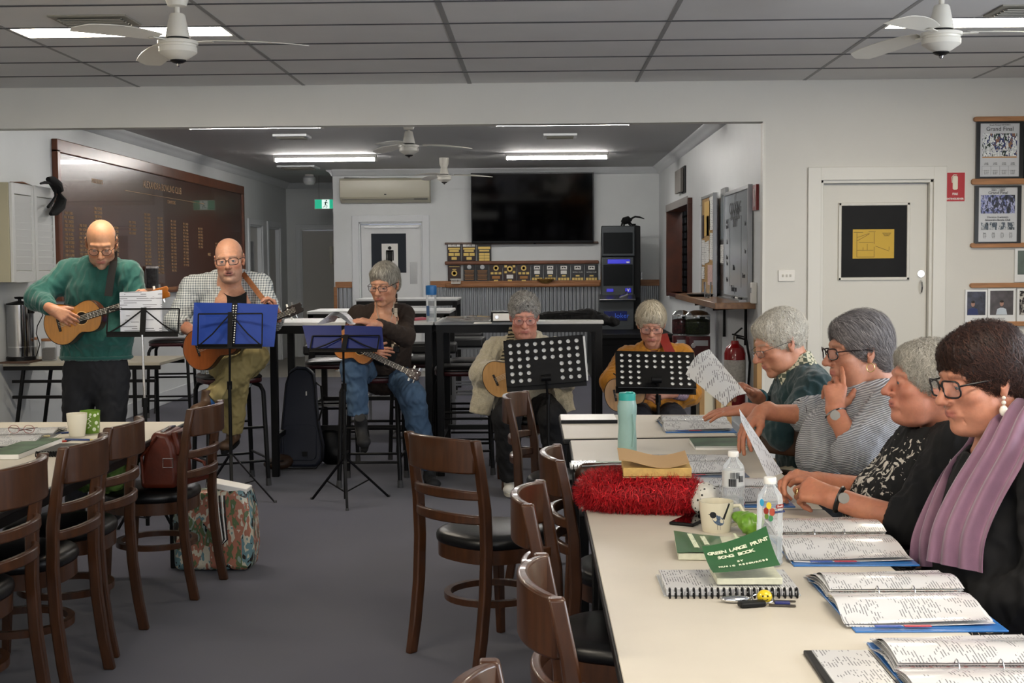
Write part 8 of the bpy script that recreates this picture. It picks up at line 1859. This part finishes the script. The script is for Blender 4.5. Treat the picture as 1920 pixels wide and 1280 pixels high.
decal('wren_body',[(.0+.26*math.cos(a)-.02*math.sin(a),.030+.0115*math.sin(a)-.004*math.cos(a))for a in np.linspace(0,2*PI,16,endpoint=False)],mbl);decal('wren_head',[(-.22+.14*math.cos(a),.042+.0075*math.sin(a))for a in np.linspace(0,2*PI,12,endpoint=False)],mbk,.002)
decal('wren_beak',[(-.34,.044),(-.34,.041),(-.44,.043)],mbk,.002);decal('wren_tail',[(.18,.034),(.27,.031),(.50,.066),(.42,.068)],mbk,.002)
for q in(-.04,.08):decal('wren_leg',[(q,.020),(q+.015,.020),(q+.03,.008),(q+.015,.008)],mbk,.0014)
def pet(label,px,Y,h,r_,lab):
 c=V3(((px-1010)/FPX*Y,Y,TZ));t=thing('water_bottle',label,'bottle',c);pr=[(0,.003),(r_*.8,0),(r_,.008)]
 for k in range(5):pr+=[(r_*.94,.018+k*.015),(r_,.025+k*.015)]
 pr+=[(r_,.105),(r_*.98,.11),(r_*.98,h*.74),(r_*.9,h*.80),(.014,h*.90),(.0135,h*.93)]
 MB().lathe(pr,c,32).build('body',m_pet,t,smooth=60);MB().lathe([(0,.006),(r_*.9,.006)]+[(r_*(.93 if k%2 else .88),.012+.008*k)for k in range(8)]+[(0,.078)],c,24).build('water',m_pet2,t,smooth=60)
 MB().lathe([(.0155,h*.925),(.016,h*.93),(.016,h*.985),(.0145,h),(0,h)],c,28).build('cap',m_white,t,smooth=30)
 if lab==1:
  MB().lathe([(r_*.995,h*.50),(r_*.995,h*.735)],c,32).build('label',mat('bottle_label','c9cbca',.4),t)
  for k in range(14):a=-.55+k*.05;p=c+V3((math.sin(a)*(r_+.0006),-math.cos(a)*(r_+.0006),h*.57));MB().box(p,(.0006+.0006*(k%3),.0004,.022)).build('barcode_line',m_black,t,smooth=0)
  for k in range(5):text('WATER 600ML',.0045,T4(c+V3((0,-r_-.0012,h*(.71-.018*k))),*FRONT),m_black,t);text('RECYCLE',.004,T4(c+V3((.018,-r_*.9,h*(.66-.018*k))),V3((.85,.5,0)),V3((0,0,1)),V3((.5,-.85,0))),m_black,t)
 else:
  for a,z,s_,cc,nm in((-.8,.73,.009,'3aa0c8','blue'),(-.25,.70,.009,'d8c02a','yellow'),(-.45,.64,.009,'8a2a20','red'),(.0,.63,.010,'a8442a','rust'),(-.1,.56,.008,'2f7a4a','green'),(-.42,.58,.007,'5a7a2a','olive')):
   p=c+V3((math.sin(a)*(r_+.0005),-math.cos(a)*(r_+.0005),h*z));x=V3((math.cos(a),math.sin(a),0));MB().prism([(s_*.7*math.cos(q),s_*math.sin(q))for q in np.linspace(0,2*PI,14,endpoint=False)],.0006,T4(p,x,V3((0,0,1)),x.cross(V3((0,0,1))))).build('label_dot',mat('label_'+nm,cc,.4),t,smooth=0)
  x=V3((math.cos(.62),math.sin(.62),0));p=c+V3((math.sin(.62)*(r_+.001),-math.cos(.62)*(r_+.001),h*.69));MB().prism(rrect(.026,.010,.004),.0006,T4(p,x,V3((0,.0,1)),x.cross(V3((0,0,1))))).build('label_badge',mat('label_red','8a2a20'),t,smooth=0)
  text('Frank',.008,T4(p+x.cross(V3((0,0,1)))*.001,x,V3((0,0,1)),x.cross(V3((0,0,1)))),m_white,t);text('TRAVELLER',.007,T4(p-V3((0,0,.014)),x,V3((0,0,1)),x.cross(V3((0,0,1)))),mat('label_navy','2a3a6a',.4),t,bold=.0003)
 return t
pet('clear water bottle with barcode label behind the wren mug',1374,3.80,.205,.033,1);pet('clear water bottle with coloured dots beside the curled green song book',1443,3.24,.222,.0325,2)
A_,B_=V3((.195,4.02,TZ+.045)),V3((.42,3.93,TZ+.05));t=thing('fluffy_bag','bright red shaggy fur bag lying on the right tables','bag',(.3,3.97,TZ))
hair(t,Matrix.Identity(4),[(rc(A_,B_,.062,.062,((0,0,1),.8)),.02),(el((.30,3.98,TZ+.055),(.17,.10,.05)),.03)],[(half((0,0,1),TZ+.001,(vv((-1,3,0)),vv((1,5,TZ+.001)))),.002)],['a80d16','d0202a','70060c'],5200,.05,.0024,flow=lambda p:np.stack([-.04+(p[:,0]-.3)*.4,-.02+.0*p[:,0],-.05+0*p[:,0]],1),h=.005,curl=.5,lift=.022,clump=.012,seed=41,name='shaggy_fur')
MB().tube([(.475,3.90,TZ+.09),(.485,3.865,TZ+.06),(.482,3.85,TZ+.01)],.005,6).build('zip_edge',m_white,t)
c=V3((.50,3.90,TZ));t=thing('pouch','white pouch with small black spots beside the red fluffy bag','pouch',c);mdt=mat('spotted_cloth','c9c6bc',.7);nt,b=nodes(mdt);vo=new(nt,'ShaderNodeTexVoronoi',i_Scale=75.0);vo.inputs['Randomness'].default_value=.5;tc=new(nt,'ShaderNodeTexCoord');lt=new(nt,'ShaderNodeMath',operation='LESS_THAN');lt.inputs[1].default_value=.26
nt.links.new(tc.outputs['Object'],vo.inputs['Vector']);nt.links.new(vo.outputs['Distance'],lt.inputs[0]);mx=new(nt,'ShaderNodeMix',data_type='RGBA');nt.links.new(lt.outputs[0],mx.inputs['Factor']);mx.inputs['A'].default_value=(*srgb('cfccc2'),1);mx.inputs['B'].default_value=(*srgb('141414'),1);nt.links.new(mx.outputs['Result'],b.inputs['Base Color'])
cloth('fabric',t,[(rc(c+V3((-.005,-.03,.045)),c+V3((.0,.06,.045)),.045,.04),.02),(rc(c+V3((0,0,.05)),c+V3((.09,.02,.018)),.035,.014),.03)],mdt,.005,[(half((0,0,1),TZ+.001,(vv((-1,3,0)),vv((1,5,TZ+.001)))),.002)],wr=.003,wf=40,seed=42)
MB().ell(c+V3((-.012,-.05,.02)),(.022,.014,.016)).build('black_tassel',m_black,t)
c=V3((.44,3.79,TZ));t=thing('phone','dark phone lying under the spotted pouch','phone',c,-.5);MB().box((0,0,.005),(.075,.15,.009)).build('case',m_black,t,bevel=.003,**Lk);MB().box((0,0,.0098),(.068,.14,.0008)).build('screen',mat('tv_screen'),t,smooth=0,**Lk)
mtan=mat('tan_cover','b08e62',.7);mtp=mat('tan_pages','c2a05e',.8,noise=.1,nscale=80);c=V3((.345,3.98,TZ+.117));t=thing('paperback_book','worn tan paperback, the upper one bent open, on the red bag','book',c,-.02)
MB().grid(lambda u_,v_:V3(((u_-.5)*.21,(v_-.5)*.15,.036+.012*math.cos(u_*5)+.015*v_)),12,6,thick=.002).build('cover',mtan,t,smooth=60,**Lk);MB().box((.01,0,.012),(.205,.14,.026),rotm(.05)).build('pages',mtp,t,bevel=.002,**Lk);MB().box((.01,0,-.003),(.208,.145,.002),rotm(.05)).build('back_cover',mtan,t,smooth=0,**Lk)
c=V3((.20,4.34,TZ));t=thing('purse','brown leather purse behind the tan paperback','purse',c);V_,Q_=blob([(rc(c+V3((-.04,0,.045)),c+V3((.16,.0,.045)),.045,.045,((0,1,0),.7)),.02)],.006).mesh();npmesh('body',V_,Q_,mat('brown_purse','3a2014',.35),t);MB().tube([c+V3((-.06,-.02,.08)),c+V3((.05,-.028,.088)),c+V3((.17,-.02,.08))],.003,6).build('zip',m_steel,t)
c=V3((.17,4.28,TZ));t=thing('glasses_case','clear plastic case at the table edge behind the red bag','case',c+V3((-.02,0,0)));MB().box((-.0,0,.02),(.06,.12,.04)).build('body',m_pet,t,bevel=.006,**Lk);MB().box((.0,-.03,.006),(.055,.05,.012)).build('base',m_black,t,bevel=.003,**Lk)
t,c,w_,d=flat('song_book','flat green book with pale labels beside the white cup','book',1122,1200,866,888,TZ,.012,m_white,pm_='pages');MB().box((0,0,.0135),(w_*.99,d*.99,.002)).build('cover',mat('mid_green','2f6a40',.35),t,smooth=0,**Lk)
for q in(-.25,-.02):MB().box((q*w_,0,.0150),(w_*.12,d*(.8 if q<-.1 else .5),.001)).build('paper_label',m_ltxt,t,smooth=0,**Lk)
c=F(1206,886,TZ);c.z=TZ+.002;mug('white china cup behind the tan paperbacks',(c.x,c.y,TZ+.0),.042,.058,mat('white_china','d4d0c6',.2,coat=.4),(.9,-.3,0),base=.6)
c=V3((.565,3.55,TZ+.03));t=thing('wrapper','crumpled lime-green wrapper between the two water bottles','wrapper',c-V3((0,0,.03)));cloth('foil',t,[(el(c+V3((.02,.05,.0)),(.035,.03,.03)),.01),(el(c+V3((.0,.08,.012)),(.03,.03,.02)),.01)],mat('lime_foil','64902a',.3,noise=.3,nscale=60),.005,wr=.004,wf=40,seed=44)
c=F(1430,1132,TZ);c.z=TZ;t=thing('key_bunch','bunch of keys with yellow smiling bead and car remotes','keys',c);z=V3((0,0,1))
V_,Q_=blob([(el(c+V3((-.058,.012,.008)),(.036,.015,.008)),.01)],.004).mesh();npmesh('silver_remote',V_,Q_,m_chrome,t)
MB().box(c+V3((-.028,-.024,.007)),(.06,.026,.012),rotm(0,0,.25)).build('black_remote',m_gs,t,bevel=.004);MB().tube([c+V3((.0+.024*math.cos(a),.002+.024*math.sin(a),.012+.004*math.sin(a)))for a in np.linspace(0,2*PI,28,endpoint=False)],.0016,6,closed=True).build('split_ring',m_chrome,t)
MB().ell(c+V3((.004,.0,.017)),(.017,.014,.015),20,14).build('yellow_bead',mat('bead_yellow','d2b818',.3,coat=.5),t);MB().ell(c+V3((-.002,-.0135,.021)),(.0018,.001,.0022)).ell(c+V3((.009,-.0130,.021)),(.0018,.001,.0022)).tube([c+V3((-.004,-.0138,.014)),c+V3((.003,-.0148,.011)),c+V3((.010,-.0136,.014))],.0009,5).build('smile_mark',m_black,t)
mb_=mat('key_brass','5a5248',.35,metal=.9);MB().bar(c+V3((.01,.02,.003)),c+V3((.075,.012,.003)),.008,.002).build('key',mb_,t,smooth=0);MB().bar(c+V3((.01,-.02,.003)),c+V3((.068,-.026,.003)),.012,.002).build('key',mb_,t,smooth=0);MB().box(c+V3((.042,-.006,.004)),(.034,.014,.006),rotm(0,0,-.05)).build('blue_tag',mat('tag_blue','20286a',.4),t,bevel=.002)
t,c,w_,d=flat('clipboard','black-edged clipboard sticking out under the nearest binder','clipboard',1562,1700,1218,1300,TZ,.008,m_black,pm_='board');MB().box((.004,0,.0095),(w_-.02,d-.02,.003)).build('sheet',m_page,t,smooth=0,**Lk)
def sheet3(label,cs,Ys,curl,m,nm='song_sheet',n_=1,off=(0,0,0)):
 q=[P(a,b_,Y)for(a,b_),Y in zip(cs,Ys)];t=thing(nm,label,'sheet',sum(q,V3())/4);nn=(q[1]-q[0]).cross(q[3]-q[0]).normalized()
 for k in range(n_):MB().grid(lambda u_,v_:q[0].lerp(q[1],u_).lerp(q[3].lerp(q[2],u_),v_)+nn*(curl*math.sin(PI*v_)*(1-.4*u_)+.002*k)+V3(off)*k,10,12,thick=.0006).build('sheet',m,t,smooth=70)
m_hs=print_mat('hand_sheet','d0d0d0','3a3a3e',120,.55,0)
sheet3('white song sheets held up by the man in the dark green jumper',[(1286,702),(1360,762),(1400,738),(1330,655)],(5.62,5.38,5.42,5.70),.03,m_hs,n_=2)
sheet3('thin song sheet seen edge-on, held by the woman in black patterned top',[(1386,766),(1390,790),(1440,896),(1468,886)],(4.25,4.05,3.86,4.02),.0,m_hs)
c=F(145,817,TZL);c.z=TZL;mug('plain white mug in front of the green mug on the left table',c,.046,.105,mat('warm_white_china','e2dcc8',.25,coat=.4),(-.3,1,0),base=.72)
c=F(170,811,TZL);c.z=TZL;t=mug('green leaf-patterned mug behind the plain white mug',c,.046,.105,mat('green_mug','6a8e2e',.25,coat=.5,noise=.1),(-.2,-1,0),base=.86);mwh=mat('mug_print','dfe8c8',.4)
def om(a,z,r=.0452):return c+V3((math.sin(a)*r,-math.cos(a)*r,z))
for a,z,s_ in((.8,.085,.008),(.95,.05,.009),(.7,.02,.009),(1.2,.09,.006),(.35,.09,.006),(1.2,.03,.006)):MB().ell(om(a,z),(s_,.002,s_),10,6,rotm(0,0,a)).build('painted_dot',mwh,t)
for k in range(6):a=.1+.07*(k%2*2-1);MB().ell(om(a+.12,.03+k*.010,.0455),(.007,.0015,.0032),8,5,rotm(0,.7*(k%2*2-1),a)).build('painted_leaf',mwh,t)
c=F(40,812,TZL+.03);t=thing('eyeglasses','reading glasses with tortoise arms folded on the left binder','glasses',c);mg_=MB()
for q in(-1,1):mg_.tube([c+V3((q*.034+.024*math.cos(a),.003,.018+.018*math.sin(a)))for a in np.linspace(0,2*PI,22,endpoint=False)],.0014,6,closed=True);MB().tube([c+V3((q*.06,.003,.024)),c+V3((q*.062,.03,.022)),c+V3((-q*.03,.045,.006))],.0018,6).build('arm',mat('glasses_tortoise'),t)
mg_.build('rims',mat('glasses_rose'),t)
for k,(px,py,cc,lb)in enumerate(((108,812,'2a3f7a','long blue pen beside the left binder'),(103,828,'a83220','red-ended marker pen by the coiled notebook'),(150,824,'3a4a7a','blue and brass pen below the white mug'))):
 c=F(px,py,TZL+.005);d=V3((.075,.05 if k<2 else-.01,0)).normalized()*(.07 if k else .09);t=thing('pen',lb,'pen',c);MB().cyl(c-d,c+d*.7,.0045,n=10).build('barrel',mat('pen_'+cc,cc,.35),t);MB().cyl(c+d*.7,c+d,.0045,.001,n=10).build('tip',m_black if k==1 else m_ply,t)
t,c,w_,d=flat('booklet','green and white booklet at the left edge of the table','book',-30,34,822,852,TZL,.02,m_white,pm_='pages');MB().box((0,0,.0215),(w_,d,.002)).build('cover',mat('green_gloss'),t,smooth=0,**Lk)
